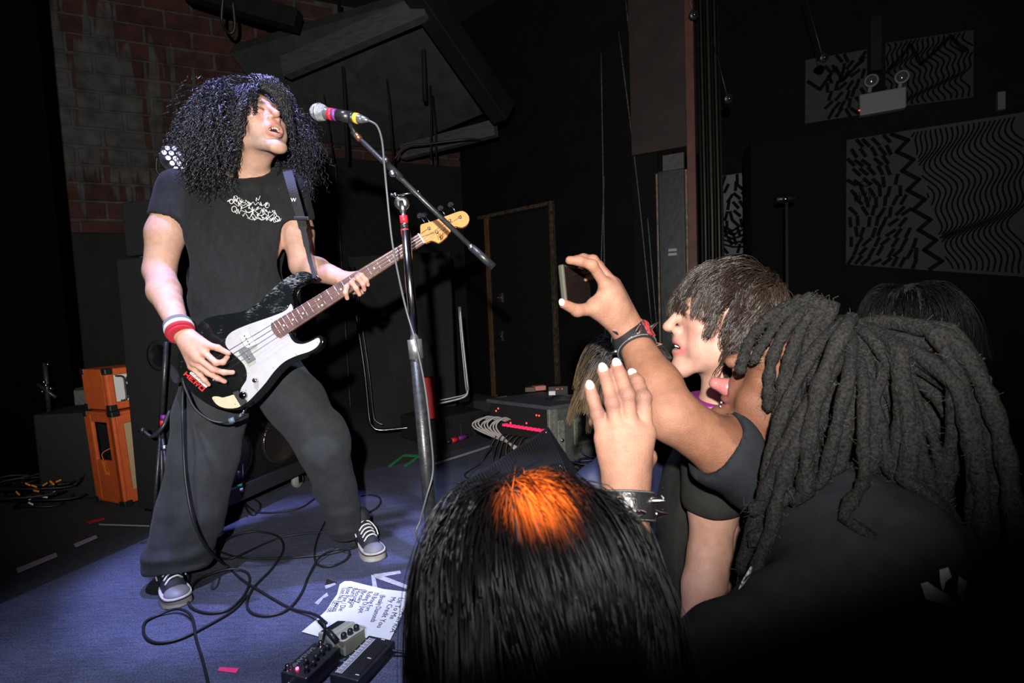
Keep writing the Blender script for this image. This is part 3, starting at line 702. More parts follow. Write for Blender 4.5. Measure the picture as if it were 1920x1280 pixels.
# wire mesh of the grille: crossed rings
mb = MB(); u_ = nrm(np.cross(md, Z)); w_ = np.cross(md, u_)
for sgn in (1, -1):
    for k in range(14):
        pts = []
        for t in range(9):
            s_ = t / 8; hgt = 0.001 + 0.022 * s_; rr = 0.0252 * math.sin(min(1.57, 0.25 + s_ * 1.35)); an = k / 14 * 6.283 + sgn * s_ * 1.5
            pts.append(mi0 + md * hgt + rr * (math.cos(an) * u_ + math.sin(an) * w_))
        mb.tube(pts, 0.0005, 3, False)
mb.build('grille_wire', mat('mic_wire', (0.75, 0.75, 0.75), 0.3, metal=0.9), gr)
lathe('handle', mi0 + md * 0.048, md, [(0.0185, 0), (0.0185, 0.004), (0.0172, 0.012), (0.0160, 0.05), (0.0145, 0.10), (0.0125, 0.125), (0.0105, 0.132), (0.0, 0.133)], mat('mic_body', (0.09, 0.09, 0.095), 0.35, spec=0.6), mic, n=22)
tubeobj('tape_red', [mi0 + md * 0.062, mi0 + md * 0.076], 0.0176, redplastic, mic, n=20)
tubeobj('tape_purple', [mi0 + md * 0.0765, mi0 + md * 0.090], 0.0174, purpletape, mic, n=20)
tubeobj('tape_black', [mi0 + md * 0.138, mi0 + md * 0.150], 0.0158, blackplastic, mic, n=20)
tubeobj('tape_yellow', [mi0 + md * 0.151, mi0 + md * 0.163], 0.0152, yellowtape, mic, n=20)
lathe('connector', mi0 + md * 0.165, md, [(0.0105, 0), (0.0105, 0.018), (0.0075, 0.026), (0.005, 0.034)], mat('mic_connector', (0.25, 0.25, 0.26), 0.35, metal=0.8), mic, n=16)
e = mi0 + md * 0.198
cpts = [e, P(707, 236, 1.6), P(716, 262, 1.60), P(720, 300, 1.59), P(724, 345, 1.58), P(735, 450, 1.6), P(750, 530, 1.62), P(763, 585, 1.63), P(779, 640, 1.625), P(796, 720, 1.625), P(806, 800, 1.62), P(812, 880, 1.62), P(800, 930, 1.6), P(788, 975, 1.6), P(782, 1010, 1.6)]
g1 = cpts[-1].copy(); g1[2] = STAGE + 0.006; g1[1] += 0.25; g1[0] += 0.02
cpts += [g1 + A(0, -0.05, 0.02), g1]
tag(tubeobj('microphone_cable', spline(cpts, 110), 0.0032, mat('grey_cable', (0.09, 0.09, 0.095), 0.4), n=7), 'thin grey microphone cable running down from the mic along the stand', 'cable')

# ------------------------------------------------------------------ bass guitar
NU, SC = A(790, 447), 523.0
eu = A(0.844, -0.535); ev = A(-0.535, -0.844)
nutP = P(790, 447, 1.93); endP = P(347, 728, 1.815)        # neck axis from nut to body end in space
bx = nrm(nutP - endP)
pv = P(790 + ev[0] * 60, 447 + ev[1] * 60, 1.93) - nutP
by = nrm(pv - bx * (pv @ bx) + A(0, 0.015, 0)); by = nrm(by - bx * (by @ bx)); bz = np.cross(bx, by)
if bz[1] > 0: bz = -bz
bs = np.linalg.norm(nutP - endP) / np.linalg.norm((A(347, 728) - NU)) # metres per picture pixel along the neck
def uv(x, y):
    d = A(x, y) - NU; return (float(d @ eu) * bs, float(d @ ev) * bs)
def BP(u, v, w_=0.0): return nutP + bx * u + by * v + bz * w_
def c2(pts): return [uv(240 + x / 3.2, 400 + y / 3.2) for x, y in pts]
def smooth_poly(p, n=4):
    """closed Catmull-Rom"""
    out = []; k = len(p)
    for i in range(k):
        a, b, c, d = [np.array(p[(i + j - 1) % k]) for j in range(4)]
        for t in np.linspace(0, 1, n, endpoint=False):
            out.append(tuple(0.5 * ((2 * b) + (c - a) * t + (2 * a - 5 * b + 4 * c - d) * t * t + (3 * b - a - 3 * c + d) * t ** 3)))
    return out
bass = thing('bass_guitar', 'worn black four-string electric bass with white pickguard held by the singer', 'bass guitar', endP)
bodyo = c2([(975, 560), (966, 500), (975, 452), (1030, 412), (1076, 396), (1090, 380), (1075, 358), (1035, 346), (985, 354), (930, 382), (875, 424), (820, 478), (770, 528), (715, 566), (650, 592), (570, 603), (500, 612), (440, 632), (395, 672), (350, 730), (310, 790), (290, 850), (286, 910), (300, 970), (335, 1030), (390, 1085), (455, 1132), (530, 1168), (610, 1187), (670, 1180), (725, 1150), (780, 1100), (830, 1040), (880, 975), (935, 922), (1000, 888), (1070, 864), (1125, 832), (1153, 795), (1152, 762), (1130, 747), (1098, 762), (1055, 782), (1015, 782), (985, 765), (968, 740), (960, 715)])
bo = smooth_poly(bodyo, 3)
mb = MB(); mb.prism(bo, BP(0, 0, -0.046), bx, by, bz, 0.043)
def scratch_glare_mat():
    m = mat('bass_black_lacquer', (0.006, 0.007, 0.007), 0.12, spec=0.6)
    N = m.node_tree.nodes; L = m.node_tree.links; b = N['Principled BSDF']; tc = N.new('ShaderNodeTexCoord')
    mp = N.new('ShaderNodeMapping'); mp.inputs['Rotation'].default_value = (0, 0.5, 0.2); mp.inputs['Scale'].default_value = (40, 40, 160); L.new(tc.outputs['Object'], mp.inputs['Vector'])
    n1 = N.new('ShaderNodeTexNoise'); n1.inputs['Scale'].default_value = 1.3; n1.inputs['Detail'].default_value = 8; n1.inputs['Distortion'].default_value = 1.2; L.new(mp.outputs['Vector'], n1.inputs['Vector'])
    vd = N.new('ShaderNodeVectorMath'); vd.operation = 'DISTANCE'; vd.inputs[1].default_value = tuple(float(v) for v in BP(*c2([(930, 470)])[0], 0)); L.new(tc.outputs['Object'], vd.inputs[0])  # scratches grow thicker and paler near this point: flash glare put into the colour
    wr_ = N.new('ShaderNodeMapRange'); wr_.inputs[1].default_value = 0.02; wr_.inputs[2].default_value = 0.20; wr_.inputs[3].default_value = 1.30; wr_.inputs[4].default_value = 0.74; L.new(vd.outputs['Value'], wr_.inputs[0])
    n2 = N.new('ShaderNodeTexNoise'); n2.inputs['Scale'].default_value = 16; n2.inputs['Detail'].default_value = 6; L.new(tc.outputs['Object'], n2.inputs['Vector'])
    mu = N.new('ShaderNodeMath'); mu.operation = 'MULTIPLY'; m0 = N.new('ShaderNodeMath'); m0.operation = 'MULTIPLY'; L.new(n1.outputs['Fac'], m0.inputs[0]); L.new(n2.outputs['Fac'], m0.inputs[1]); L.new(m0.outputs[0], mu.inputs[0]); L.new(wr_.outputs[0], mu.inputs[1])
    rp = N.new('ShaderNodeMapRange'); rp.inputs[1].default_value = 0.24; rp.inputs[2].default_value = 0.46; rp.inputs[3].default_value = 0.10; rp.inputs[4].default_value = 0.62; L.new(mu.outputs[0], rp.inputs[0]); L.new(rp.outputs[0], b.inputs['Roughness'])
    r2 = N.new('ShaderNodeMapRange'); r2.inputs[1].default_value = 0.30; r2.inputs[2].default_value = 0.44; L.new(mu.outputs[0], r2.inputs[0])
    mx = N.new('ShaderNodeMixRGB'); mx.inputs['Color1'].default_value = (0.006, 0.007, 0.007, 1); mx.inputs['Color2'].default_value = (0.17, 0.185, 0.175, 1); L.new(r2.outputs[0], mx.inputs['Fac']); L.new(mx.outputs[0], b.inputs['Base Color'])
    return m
body_o = mb.build('body', scratch_glare_mat(), bass, bevel=0.006, seg=3, smooth=False)
pgm = mat('pickguard_white', (0.38, 0.37, 0.36), 0.35, noise=0.06, nscale=40)
pg = smooth_poly(c2([(958, 548), (930, 588), (850, 622), (760, 652), (680, 680), (610, 712), (577, 748), (572, 790), (600, 830), (645, 872), (688, 920), (704, 970), (700, 1012), (676, 1050), (668, 1085), (690, 1135), (712, 1140), (762, 1090), (815, 1030), (865, 962), (925, 904), (1000, 868), (1075, 845), (1122, 815), (1138, 780), (1125, 762), (1085, 782), (1035, 798), (990, 790), (965, 765), (950, 735), (935, 700), (980, 640), (975, 590)]), 3)
mb = MB(); mb.prism(pg, BP(0, 0, -0.003), bx, by, bz, 0.0026); mb.build('pickguard', pgm, bass)
pl = smooth_poly(c2([(502, 1112), (515, 1102), (540, 1104), (565, 1110), (600, 1102), (632, 1096), (655, 1125), (672, 1162), (630, 1176), (575, 1172), (530, 1150)]), 3)
mb = MB(); mb.prism(pl, BP(0, 0, -0.003), bx, by, bz, 0.0024); mb.build('control_plate', mat('cream_plate', (0.66, 0.52, 0.36), 0.4), bass)
mb = MB(); mb.prism(c2([(622, 1082), (655, 1070), (712, 1138), (674, 1166)]), BP(0, 0, -0.0005), bx, by, bz, 0.0008); mb.build('black_tape', mat('gaffer_tape', (0.03, 0.032, 0.03), 0.45), bass)
for q, m_ in (([(655, 738), (712, 718), (762, 795), (702, 822)], mat('pickup_cover_light', (0.42, 0.45, 0.44), 0.25, spec=0.8)), ([(652, 830), (706, 806), (757, 884), (714, 910)], mat('pickup_cover_grey', (0.13, 0.14, 0.135), 0.3, spec=0.7))):
    pq = c2(q); mb = MB(); mb.prism(pq, BP(0, 0, -0.003), bx, by, bz, 0.012); pk = mb.build('pickup', m_, bass, bevel=0.0015)
    c0 = np.mean(pq, 0); d0 = nrm(np.array(pq[2]) - np.array(pq[1]) + np.array(pq[3]) - np.array(pq[0]))
    for k in range(4):
        cc = c0 + d0 * (k - 1.5) * 0.011
        lathe('pole_piece', BP(cc[0], cc[1], 0.0085), bz, [(0.0028, 0), (0.0028, 0.0016), (0, 0.0018)], chrome, pk, n=8)
for (x, y), r in (((690, 1100), 0.0125), ((760, 1012), 0.0085)):
    u, v = c2([(x, y)])[0]
    lathe('control_knob', BP(u, v, -0.001), bz, [(r, 0), (r, 0.012), (r * 0.85, 0.015), (0, 0.0152)], chrome if r < 0.01 else mat('dark_chrome', (0.12, 0.12, 0.13), 0.15, metal=1.0), bass, n=18)
for x, y in ((940, 562), (843, 640), (715, 690), (595, 750), (640, 860), (712, 965), (862, 937), (996, 860), (1125, 790), (950, 745), (770, 1070), (700, 1070), (515, 1122), (640, 1152)):
    u, v = c2([(x, y)])[0]; lathe('screw', BP(u, v, -0.0006), bz, [(0.0022, 0), (0.0018, 0.001), (0, 0.0012)], dullmetal, bass, n=8)
# neck
fbE = -0.600
def nw(u): return 0.020 + (0.0315 - 0.020) * (u / fbE)
mb = MB(); mb.add([BP(0.012, -0.0205, -0.004), BP(0.012, 0.0205, -0.004), BP(fbE, 0.0315, -0.004), BP(fbE, -0.0315, -0.004), BP(0.012, -0.016, -0.022), BP(0.012, 0.016, -0.022), BP(fbE - 0.06, 0.028, -0.03), BP(fbE - 0.06, -0.028, -0.03)],
                  [(0, 1, 2, 3), (7, 6, 5, 4), (0, 4, 5, 1), (1, 5, 6, 2), (2, 6, 7, 3), (3, 7, 4, 0)])
mb.build('neck', mat('maple', (0.52, 0.24, 0.075), 0.35, noise=0.12, nscale=30), bass, bevel=0.002)
mb = MB(); mb.prism([(0, -0.020), (fbE, -0.0315), (fbE - 0.008, -0.018), (fbE - 0.010, 0), (fbE - 0.008, 0.018), (fbE, 0.0315), (0, 0.020)], BP(0, 0, -0.004), bx, by, bz, 0.0062)
fb = mb.build('fingerboard', mat('rosewood', (0.105, 0.048, 0.036), 0.45, noise=0.5, nscale=26, bump=0.1), bass, bevel=0.0008)
SCL = 0.864
frets = [-(SCL - SCL / 2 ** (k / 12)) for k in range(1, 21)]
for u in frets:
    w2 = nw(u); tubeobj('fret', [BP(u, -w2, 0.0026), BP(u, w2, 0.0026)], 0.0013, mat('fret_wire', (0.8, 0.78, 0.76), 0.3, metal=0.9), fb, n=6)
for k in (3, 5, 7, 9, 12, 15, 17, 19):
    u = (frets[k - 2] + frets[k - 1]) / 2
    for v in ((0,) if k != 12 else (-0.012, 0.012)): lathe('dot_inlay', BP(u, v, 0.0022), bz, [(0.0034, 0), (0.0034, 0.0006), (0, 0.0007)], whiteprint, fb, n=10)
mb = MB(); mb.box(BP(-0.002, -0.0208, -0.003), bx * 0.004, by * 0.0416, bz * 0.0085); mb.build('nut', mat('bone', (0.8, 0.78, 0.74), 0.5), bass, bevel=0.0006)
# headstock traced in its own plane
def hs(pts): return [uv(780 + x / 12.8, 370 + y / 12.8) for x, y in pts]
ho = smooth_poly(hs([(112, 880), (100, 760), (98, 640), (130, 600), (250, 565), (400, 522), (640, 432), (860, 352), (1050, 285), (1150, 268), (1240, 300), (1310, 385), (1335, 480), (1305, 580), (1240, 650), (1150, 690), (1060, 680), (985, 655), (930, 668), (890, 710), (850, 800), (790, 890), (690, 990), (560, 1085), (500, 1070), (440, 1035), (370, 1025), (300, 1040), (215, 1085)]), 3)
mb = MB(); mb.prism(ho, BP(0, 0, -0.024), bx, by, bz, 0.015); mb.build('headstock', mat('maple_headstock', (0.66, 0.28, 0.085), 0.3, noise=0.14, nscale=24, stretch=(1, 1, 1)), bass, bevel=0.002)
tun = hs([(320, 715), (515, 815), (600, 630), (845, 525), (1105, 435)]); tun = [tun[0], tun[1], tun[3], tun[4]]
strv = [0.0145, 0.005, -0.005, -0.0145]
pegs = [tun[0], tun[1], tun[2], tun[3]]
for i, (u, v) in enumerate(pegs):
    pg_ = lathe('tuning_post', BP(u, v, -0.009), bz, [(0.0068, 0), (0.0068, 0.002), (0.0042, 0.003), (0.0036, 0.009), (0.0042, 0.012), (0.002, 0.013), (0, 0.013)], chrome, bass, n=14)
    mb = MB(); 
    kp = BP(u, v, -0.03) + by * (0.065 - 0.0 if i != 1 else 0.085) 
    tubeobj('key_shaft', [BP(u, v, -0.028), kp], 0.003, chrome, pg_, n=8)
    mb = MB(); mb.prism(smooth_poly([(-0.011, 0), (-0.006, 0.01), (0.006, 0.01), (0.011, 0), (0.006, -0.006), (-0.006, -0.006)], 3), kp - bz * 0.002, bx, by, bz, 0.004); mb.build('key_button', chrome, pg_)
# bridge end and strings
brU = -SCL
mb = MB(); mb.box(BP(brU - 0.022, -0.04, -0.003), bx * 0.045, by * 0.08, bz * 0.004); brd = mb.build('bridge', chrome, bass, bevel=0.001)
for v in (0.029, 0.0095, -0.0095, -0.029):
    tubeobj('saddle', [BP(brU + 0.002, v - 0.006, 0.006), BP(brU + 0.002, v + 0.006, 0.006)], 0.004, chrome, brd, n=8)
sm = mat('string_steel', (0.62, 0.58, 0.56), 0.35, metal=0.9)
order = [0, 2, 3, 1]
for i, v in enumerate(strv):
    vb = (0.029, 0.0095, -0.0095, -0.029)[i]; u_, v_ = pegs[(0, 2, 3, 1)[i]] if False else pegs[[0, 1, 2, 3][i]]
    tubeobj('string', [BP(brU, vb, 0.010), BP(0, v, 0.0058), BP(u_, v_, -0.001)], 0.00085 - 0.0001 * i, sm, bass, n=5)
# logo scribble on the headstock: black script flourish
lg = hs([(560, 890), (600, 860), (590, 930), (620, 985), (600, 920), (640, 880), (650, 930), (630, 1000), (660, 960), (690, 870), (660, 840), (640, 900), (600, 1000), (620, 1020)])
mb = MB(); mb.tube([BP(a, b, -0.0086) for a, b in smooth_poly(lg, 4)], 0.0009, 4, False)
lg = hs([(540, 900), (530, 960), (560, 1000), (545, 1015)]); mb.tube([BP(a, b, -0.0086) for a, b in lg], 0.0009, 4, False); mb.build('logo_script', mat('ink_black', (0.02, 0.015, 0.01), 0.5), bass)
# strap buttons, strap
for x, y in ((1100, 378), (318, 1020)):
    u, v = c2([(x, y)])[0]
    d_ = bx * 0.9 + by * (0.2 if x > 1000 else -0.6); d_ = d_ if x > 1000 else -bx * 0.6 - by * 0.5
    lathe('strap_button', BP(u, v, -0.024) - nrm(d_) * 0.006, d_, [(0.005, 0), (0.0045, 0.008), (0.008, 0.011), (0.0075, 0.015), (0, 0.016)], chrome, bass, n=14)
# HERO sticker with a white lettered block above it
def c4(x, y): return uv(330 + x / 8, 640 + y / 8)
s0, s1 = A(*c4(100, 478)), A(*c4(412, 760)); tdir = s1 - s0; sl = np.linalg.norm(tdir); tdir /= sl; tup = A(-tdir[1], tdir[0])
e3 = bx * tdir[0] + by * tdir[1]; up3 = bx * tup[0] + by * tup[1]
if (c4(200, 400)[0] - s0[0]) * tup[0] + (c4(200, 400)[1] - s0[1]) * tup[1] < 0: up3 = -up3
ho_ = BP(*c4(92, 498), -0.0018)
red = mat('sticker_red', (0.62, 0.03, 0.03), 0.5)
LH = 0.0165; lw = sl / 4 * 0.96; stk = 0.0046
def glyph(ch):
    w_ = lw * 0.88; t = stk
    R = {'H': [(0, 0, t, LH), (w_ - t, 0, t, LH), (t, LH / 2 - t / 2, w_ - 2 * t, t)],
         'E': [(0, 0, t, LH), (t, 0, w_ - t, t * .8), (t, LH - t * .8, w_ - t, t * .8), (t, LH / 2 - t * .4, w_ * .7 - t, t * .8)],
         'R': [(0, 0, t, LH), (t, LH - t * .8, w_ - t, t * .8), (w_ - t, LH * .45, t, LH * .55), (t, LH * .4, w_ - t, t * .7), (w_ * .55, 0, t, LH * .45)],
         'O': [(0, 0, t, LH), (w_ - t, 0, t, LH), (t, 0, w_ - 2 * t, t * .8), (t, LH - t * .8, w_ - 2 * t, t * .8)]}[ch]
    return R
mb = MB()
for i, ch in enumerate('HERO'):
    for (x, y, ww, hh) in glyph(ch):
        sk = 0.0
        mb.box(ho_ + e3 * (i * lw + x) + up3 * y - bz * 0.0008, e3 * ww, up3 * hh, bz * 0.0008)
mb.build('sticker_lettering', red, bass, label='red block lettering HERO')
wb = MB(); wb.box(ho_ + e3 * lw * 0.55 + up3 * (LH * 1.08) - bz * 0.0006, e3 * lw * 3.35, up3 * 0.0135, bz * 0.0006); wb.build('sticker_plate', whiteprint, bass)
text('sticker_lettering', 'GUITAR', ho_ + e3 * lw * 0.62 + up3 * (LH * 1.08 + 0.0025) + bz * 0.0002, e3, up3, 0.0125, mat('ink_black'), bass, depth=0.0002, sx=1.35)
# lead plugged into the edge jack
jk = BP(*c2([(688, 1175)])[0], -0.02); jd = nrm(P(452, 777, 1.80) - P(455, 768, 1.80))
pl_ = A(*(P(455, 781, 1.80)))
tag(tubeobj('instrument_cable', spline([P(433, 789, 1.79), P(415, 792, 1.79), P(390, 785, 1.78), P(365, 765, 1.78), P(350, 735, 1.79), P(343, 715, 1.80), P(341, 705, 1.84), P(343, 722, 1.86), P(342, 770, 1.80), P(344, 840, 1.80), P(348, 900, 1.78), P(358, 960, 1.755), P(372, 1000, 1.77), P(390, 1030, 1.83), P(408, 1048, 1.94), G(428, 1066) + A(0, 0, .006), G(455, 1090) + A(0, 0, .006), G(500, 1118) + A(0, 0, .006), G(545, 1143) + A(0, 0, .006), G(590, 1163) + A(0, 0, .02), P(612, 1168, 1.50)], 160), 0.0042, rubber, n=8), 'black instrument cable from the bass jack down the trouser leg to the pedals', 'cable')
pk = thing('jack_plug', 'black right-angle jack plug with grey ring in the bass edge', 'jack plug', jk)
tubeobj('plug_tip', [jk, P(455, 775, 1.80)], 0.0045, chrome, pk, n=10)
tubeobj('plug_body', [P(457, 776, 1.80), P(440, 786, 1.795)], [0.0085, 0.0075], blackplastic, pk, n=12)
tubeobj('plug_sleeve', [P(440, 786, 1.795), P(430, 789.5, 1.79)], [0.0098, 0.0098], mat('plug_grey', (0.10, 0.14, 0.16), 0.5), pk, n=12)
# strap over his left shoulder
strapm = mat('strap_webbing', (0.006, 0.006, 0.0065), 0.7, bump=0.5, bscale=500)
def ribbon(name, pts, wdir, width, m, parent, t=0.0025, n=40):
    c = spline(pts, n); wd = np.asarray(wdir)
    wv = [spline([w_ for w_ in wd], n)[i] if wd.ndim == 2 else wd for i in range(len(c))]
    T = np.gradient(c, axis=0); V = []; Fc = []
    for i in range(len(c)):
        s_ = nrm(wv[i] - nrm(T[i]) * (wv[i] @ nrm(T[i]))); nn = nrm(np.cross(T[i], s_)); wdt = width[i * (len(width) - 1) // (len(c) - 1)] if hasattr(width, '__len__') else width
        V += [c[i] - s_ * wdt / 2 - nn * t / 2, c[i] + s_ * wdt / 2 - nn * t / 2, c[i] + s_ * wdt / 2 + nn * t / 2, c[i] - s_ * wdt / 2 + nn * t / 2]
    for i in range(len(c) - 1):
        a = i * 4; b = a + 4; Fc += [(a, a + 1, b + 1, b), (a + 1, a + 2, b + 2, b + 1), (a + 2, a + 3, b + 3, b + 2), (a + 3, a, b, b + 3)]
    Fc += [(3, 2, 1, 0), tuple(len(V) - 4 + i for i in range(4))]
    return obj(name, V, Fc, m, parent)
STRAP_PTS = [P(590, 521, 1.83), P(583, 495, 1.85), P(577, 470, 1.86), P(571, 440, 1.862), P(565, 413, 1.858), P(556, 380, 1.852), P(548, 352, 1.852), P(541, 328, 1.885), P(537, 317, 1.95), P(533, 318, 2.05), P(522, 360, 2.17), P(480, 440, 2.21), P(420, 540, 2.2), P(360, 640, 2.08), P(332, 690, 1.92), P(338, 716, 1.85)]
ribbon('strap', STRAP_PTS, np.array([RT] * 9 + [RT] * 7), [0.012, 0.014, 0.020, 0.030, 0.031, 0.031, 0.031, 0.035, 0.05, 0.05, 0.05, 0.05, 0.04, 0.03], strapm, bass, n=90)
mb = MB(); c = P(564, 409, 1.848); mb.box(c - RT * 0.026 - UP * 0.006, RT * 0.052, UP * 0.012, FW * 0.006); mb.build('strap_buckle', blackplastic, bass, bevel=0.002)
text('strap_mark', 'W', P(545, 378, 1.844), RT, UP, 0.018, whiteprint, bass)
# ------------------------------------------------------------------ bass cabinet with amp head
fx = az(19); sx = az(-71)                     # along the front, and back along the side
cA = A(*G(386, 965, STAGE + 0.1)[:2], STAGE + 0.09)
tolex = mat('black_tolex', (0.014, 0.014, 0.015), 0.55, bump=0.6, bscale=420)
grillm = mat('speaker_grille', (0.02, 0.02, 0.02), 0.35, metal=0.6)
cab = thing('bass_cabinet', 'large black bass speaker cabinet with wire grille behind the singer', 'speaker cabinet', A(cA[0], cA[1], STAGE))
CW, CHT, CDP = 0.70, 1.16, 0.42
fn = np.cross(fx, Z); fn = fn if fn[1] < 0 or fn[0] > 0 else -fn      # front faces right
if fn[0] < 0: fn = -fn
back = -fn
t = 0.02
m_ = MB(); m_.box(cA + back * CDP, fx * CW, -back * (CDP - 0.05), Z * CHT); m_.build('shell', tolex, cab, bevel=0.008)
# the rim round the grille
m_ = MB(); m_.box(cA - fn * 0.052, fx * 0.03, fn * 0.052, Z * CHT); m_.build('rim', tolex, cab, bevel=0.004)
m_ = MB(); m_.box(cA + fx * (CW - 0.03) - fn * 0.052, fx * 0.03, fn * 0.052, Z * CHT); m_.build('rim', tolex, cab, bevel=0.004)
m_ = MB(); m_.box(cA - fn * 0.052, fx * CW, fn * 0.052, Z * 0.075); m_.build('rim', tolex, cab, bevel=0.004)
m_ = MB(); m_.box(cA - fn * 0.052 + Z * (CHT - 0.03), fx * CW, fn * 0.052, Z * 0.03); m_.build('rim', tolex, cab, bevel=0.004)
for i in range(2):
    for j in range(4):
        c = cA + fx * (0.19 + 0.32 * i) + Z * (0.215 + 0.265 * j) - fn * 0.045
        sp_ = lathe('speaker_cone', c, fn, [(0.128, 0), (0.128, 0.008), (0.122, 0.012), (0.118, 0.012), (0.112, 0.014), (0.104, 0.009), (0.05, -0.03), (0.042, -0.03), (0.036, -0.018), (0, -0.012)], mat('paper_cone', (0.012, 0.012, 0.012), 0.8), cab, n=32)
        lathe('cone_surround', c, fn, [(0.112, 0.013), (0.124, 0.018), (0.126, 0.012), (0.112, 0.011)], mat('cone_ring_metal', (0.75, 0.62, 0.55), 0.3, metal=1.0), sp_, n=32)
# woven steel grille: crossed wires, one mesh
m_ = MB(); g0 = cA - fn * 0.012
for i in range(64):
    x = 0.03 + (CW - 0.06) * i / 63; m_.box(g0 + fx * x + Z * 0.075, fx * 0.0014, fn * 0.0012, Z * (CHT - 0.105))
for j in range(100):
    z = 0.075 + (CHT - 0.105) * j / 99; m_.box(g0 + fx * 0.03 + Z * z + fn * 0.001, fx * (CW - 0.06), fn * 0.0012, Z * 0.0014)
gr_ = m_.build('grille', grillm, cab); gr_['kind'] = 'stuff'
for i, s_ in ((0.06, 0.06), (0.06, 0.36), (0.64, 0.06), (0.64, 0.36)):
    c = A(*(cA + fx * i - fn * s_)[:2], STAGE)
    wh = lathe('caster', c + Z * 0.04 - fn * 0.012, fn, [(0.0, 0), (0.036, 0.0), (0.040, 0.005), (0.040, 0.019), (0.036, 0.024), (0, 0.024)], mat('caster_wheel', (0.22, 0.22, 0.2), 0.5), cab, n=18)
    for s2 in (-0.016, 0.020):
        mm = MB(); mm.box(c + fn * s2 + Z * 0.03 - fx * 0.015, fx * 0.03, fn * 0.003, Z * 0.06); mm.build('caster_fork', chrome, wh)
lathe('recessed_handle', cA + back * 0.2 + Z * 0.72 - fx * 0.002, -fx, [(0.07, 0), (0.07, 0.003), (0.055, 0.004), (0.05, -0.0), (0, -0.0)], blackplastic, cab, n=20)
ah = thing('amp_head', 'black bass amp head sitting on the large black cabinet', 'amplifier', cA + Z * CHT)
hb = cA + Z * (CHT + 0.012)
m_ = MB(); m_.box(hb + back * 0.38 + fx * 0.02, fx * 0.62, -back * 0.36, Z * 0.24); m_.build('case', tolex, ah, bevel=0.008)
m_ = MB(); m_.box(hb + fx * 0.05 - fn * 0.02, fx * 0.56, fn * 0.006, Z * 0.18 + A(0, 0, 0)); m_.build('front_panel', dullmetal, ah, bevel=0.003)
for k in range(6): lathe('knob', hb + fx * (0.1 + 0.08 * k) - fn * 0.014 + Z * 0.1, fn, [(0.012, 0), (0.011, 0.014), (0, 0.015)], blackplastic, ah, n=12)
for k in range(2):
    for s_ in (0.05, 0.33): lathe('foot', hb + back * s_ + fx * (0.06 + 0.52 * k) - Z * 0.012, Z, [(0.015, 0), (0.015, 0.014)], rubber, ah, n=10)

# taped stand beside the cabinet on its camera side: a folded guitar stand
gs = thing('guitar_stand', 'folded black guitar stand with red and purple tape leaning by the cabinet', 'stand', G(300, 1015))
b0 = G(300, 1012); tp = P(312, 640, 2.25)
mid_ = P(302, 800, 2.28)
tubeobj('upright', [mid_, tp], 0.010, blackmetal, gs, n=8)
for q in ((284, 1022), (330, 1032), (306, 1012)): tubeobj('leg', [mid_, G(*q) + A(0, 0, 0.008)], 0.008, blackmetal, gs, n=8)
tubeobj('yoke', spline([P(268, 806, 2.2), P(285, 818, 2.2), P(305, 800, 2.2), P(318, 770, 2.24)], 20), 0.008, blackmetal, gs, n=8)
lathe('yoke_knob', P(310, 838, 2.22), A(0.2, -1, 0), [(0.012, 0), (0.012, 0.02), (0, 0.022)], dullmetal, gs, n=10)
lathe('yoke_end', P(268, 806, 2.2), A(-0.3, -1, 0), [(0.010, -0.01), (0.013, 0), (0.01, 0.012), (0, 0.014)], blackplastic, gs, n=10)
tubeobj('tape_red', [P(305, 797, 2.265), P(306, 788, 2.265)], 0.0125, redplastic, gs, n=10)
tubeobj('tape_purple', [P(306, 787, 2.265), P(307, 778, 2.265)], 0.0122, purpletape, gs, n=10)

# ------------------------------------------------------------------ orange amplifier head on an orange speaker cabinet
orange = mat('orange_tolex', (0.56, 0.095, 0.016), 0.6, noise=0.12, nscale=30, bump=0.5, bscale=500)
O0 = G(235, 951); of = az(24); os_ = az(-66); ou = nrm(Z + RT * -0.055)
on = -os_
def OC(a, b, c): return O0 + of * a + os_ * b + ou * c
oc = thing('orange_cabinet', 'bright orange guitar speaker cabinet with beige grille on the dark stage', 'speaker cabinet', O0)
OW, OD, OH = 0.42, 0.25, 0.50
# shell as five boards with an open window in the camera-side panel
m_ = MB()
m_.box(OC(0, 0, 0.012), of * OW, os_ * OD, ou * 0.02); m_.box(OC(0, 0, OH - 0.02), of * OW, os_ * OD, ou * 0.02)
m_.box(OC(OW - 0.02, 0, 0.012), of * 0.02, os_ * OD, ou * (OH - 0.012)); m_.build('shell', orange, oc, bevel=0.006)
wy0, wy1, wz0, wz1 = 0.06, 0.19, 0.24, 0.445
m_ = MB(); m_.box(OC(0, 0, 0.012), of * 0.02, os_ * wy0, ou * (OH - 0.012)); m_.build('side_board', orange, oc, bevel=0.006)
m_ = MB(); m_.box(OC(0, wy1, 0.012), of * 0.02, os_ * (OD - wy1), ou * (OH - 0.012)); m_.build('side_board', orange, oc, bevel=0.006)
m_ = MB(); m_.box(OC(0.002, wy0 - .004, 0.02), of * 0.016, os_ * (wy1 - wy0 + .008), ou * (wz0 - 0.02)); m_.build('side_board', orange, oc, bevel=0.003)
m_ = MB(); m_.box(OC(0.002, wy0 - .004, wz1), of * 0.016, os_ * (wy1 - wy0 + .008), ou * (OH - wz1 - .01)); m_.build('side_board', orange, oc, bevel=0.003)
m_ = MB(); m_.box(OC(0.15, 0.03, 0.03), of * 0.02, os_ * 0.2, ou * 0.44); m_.build('inner_baffle', mat('dark_inside', (0.006, 0.006, 0.006), 0.9), oc)
m_ = MB(); m_.box(OC(0.0, 0.005, 0.012), of * 0.055, os_ * 0.03, ou * (OH - 0.012)); m_.build('front_frame', orange, oc, bevel=0.004)
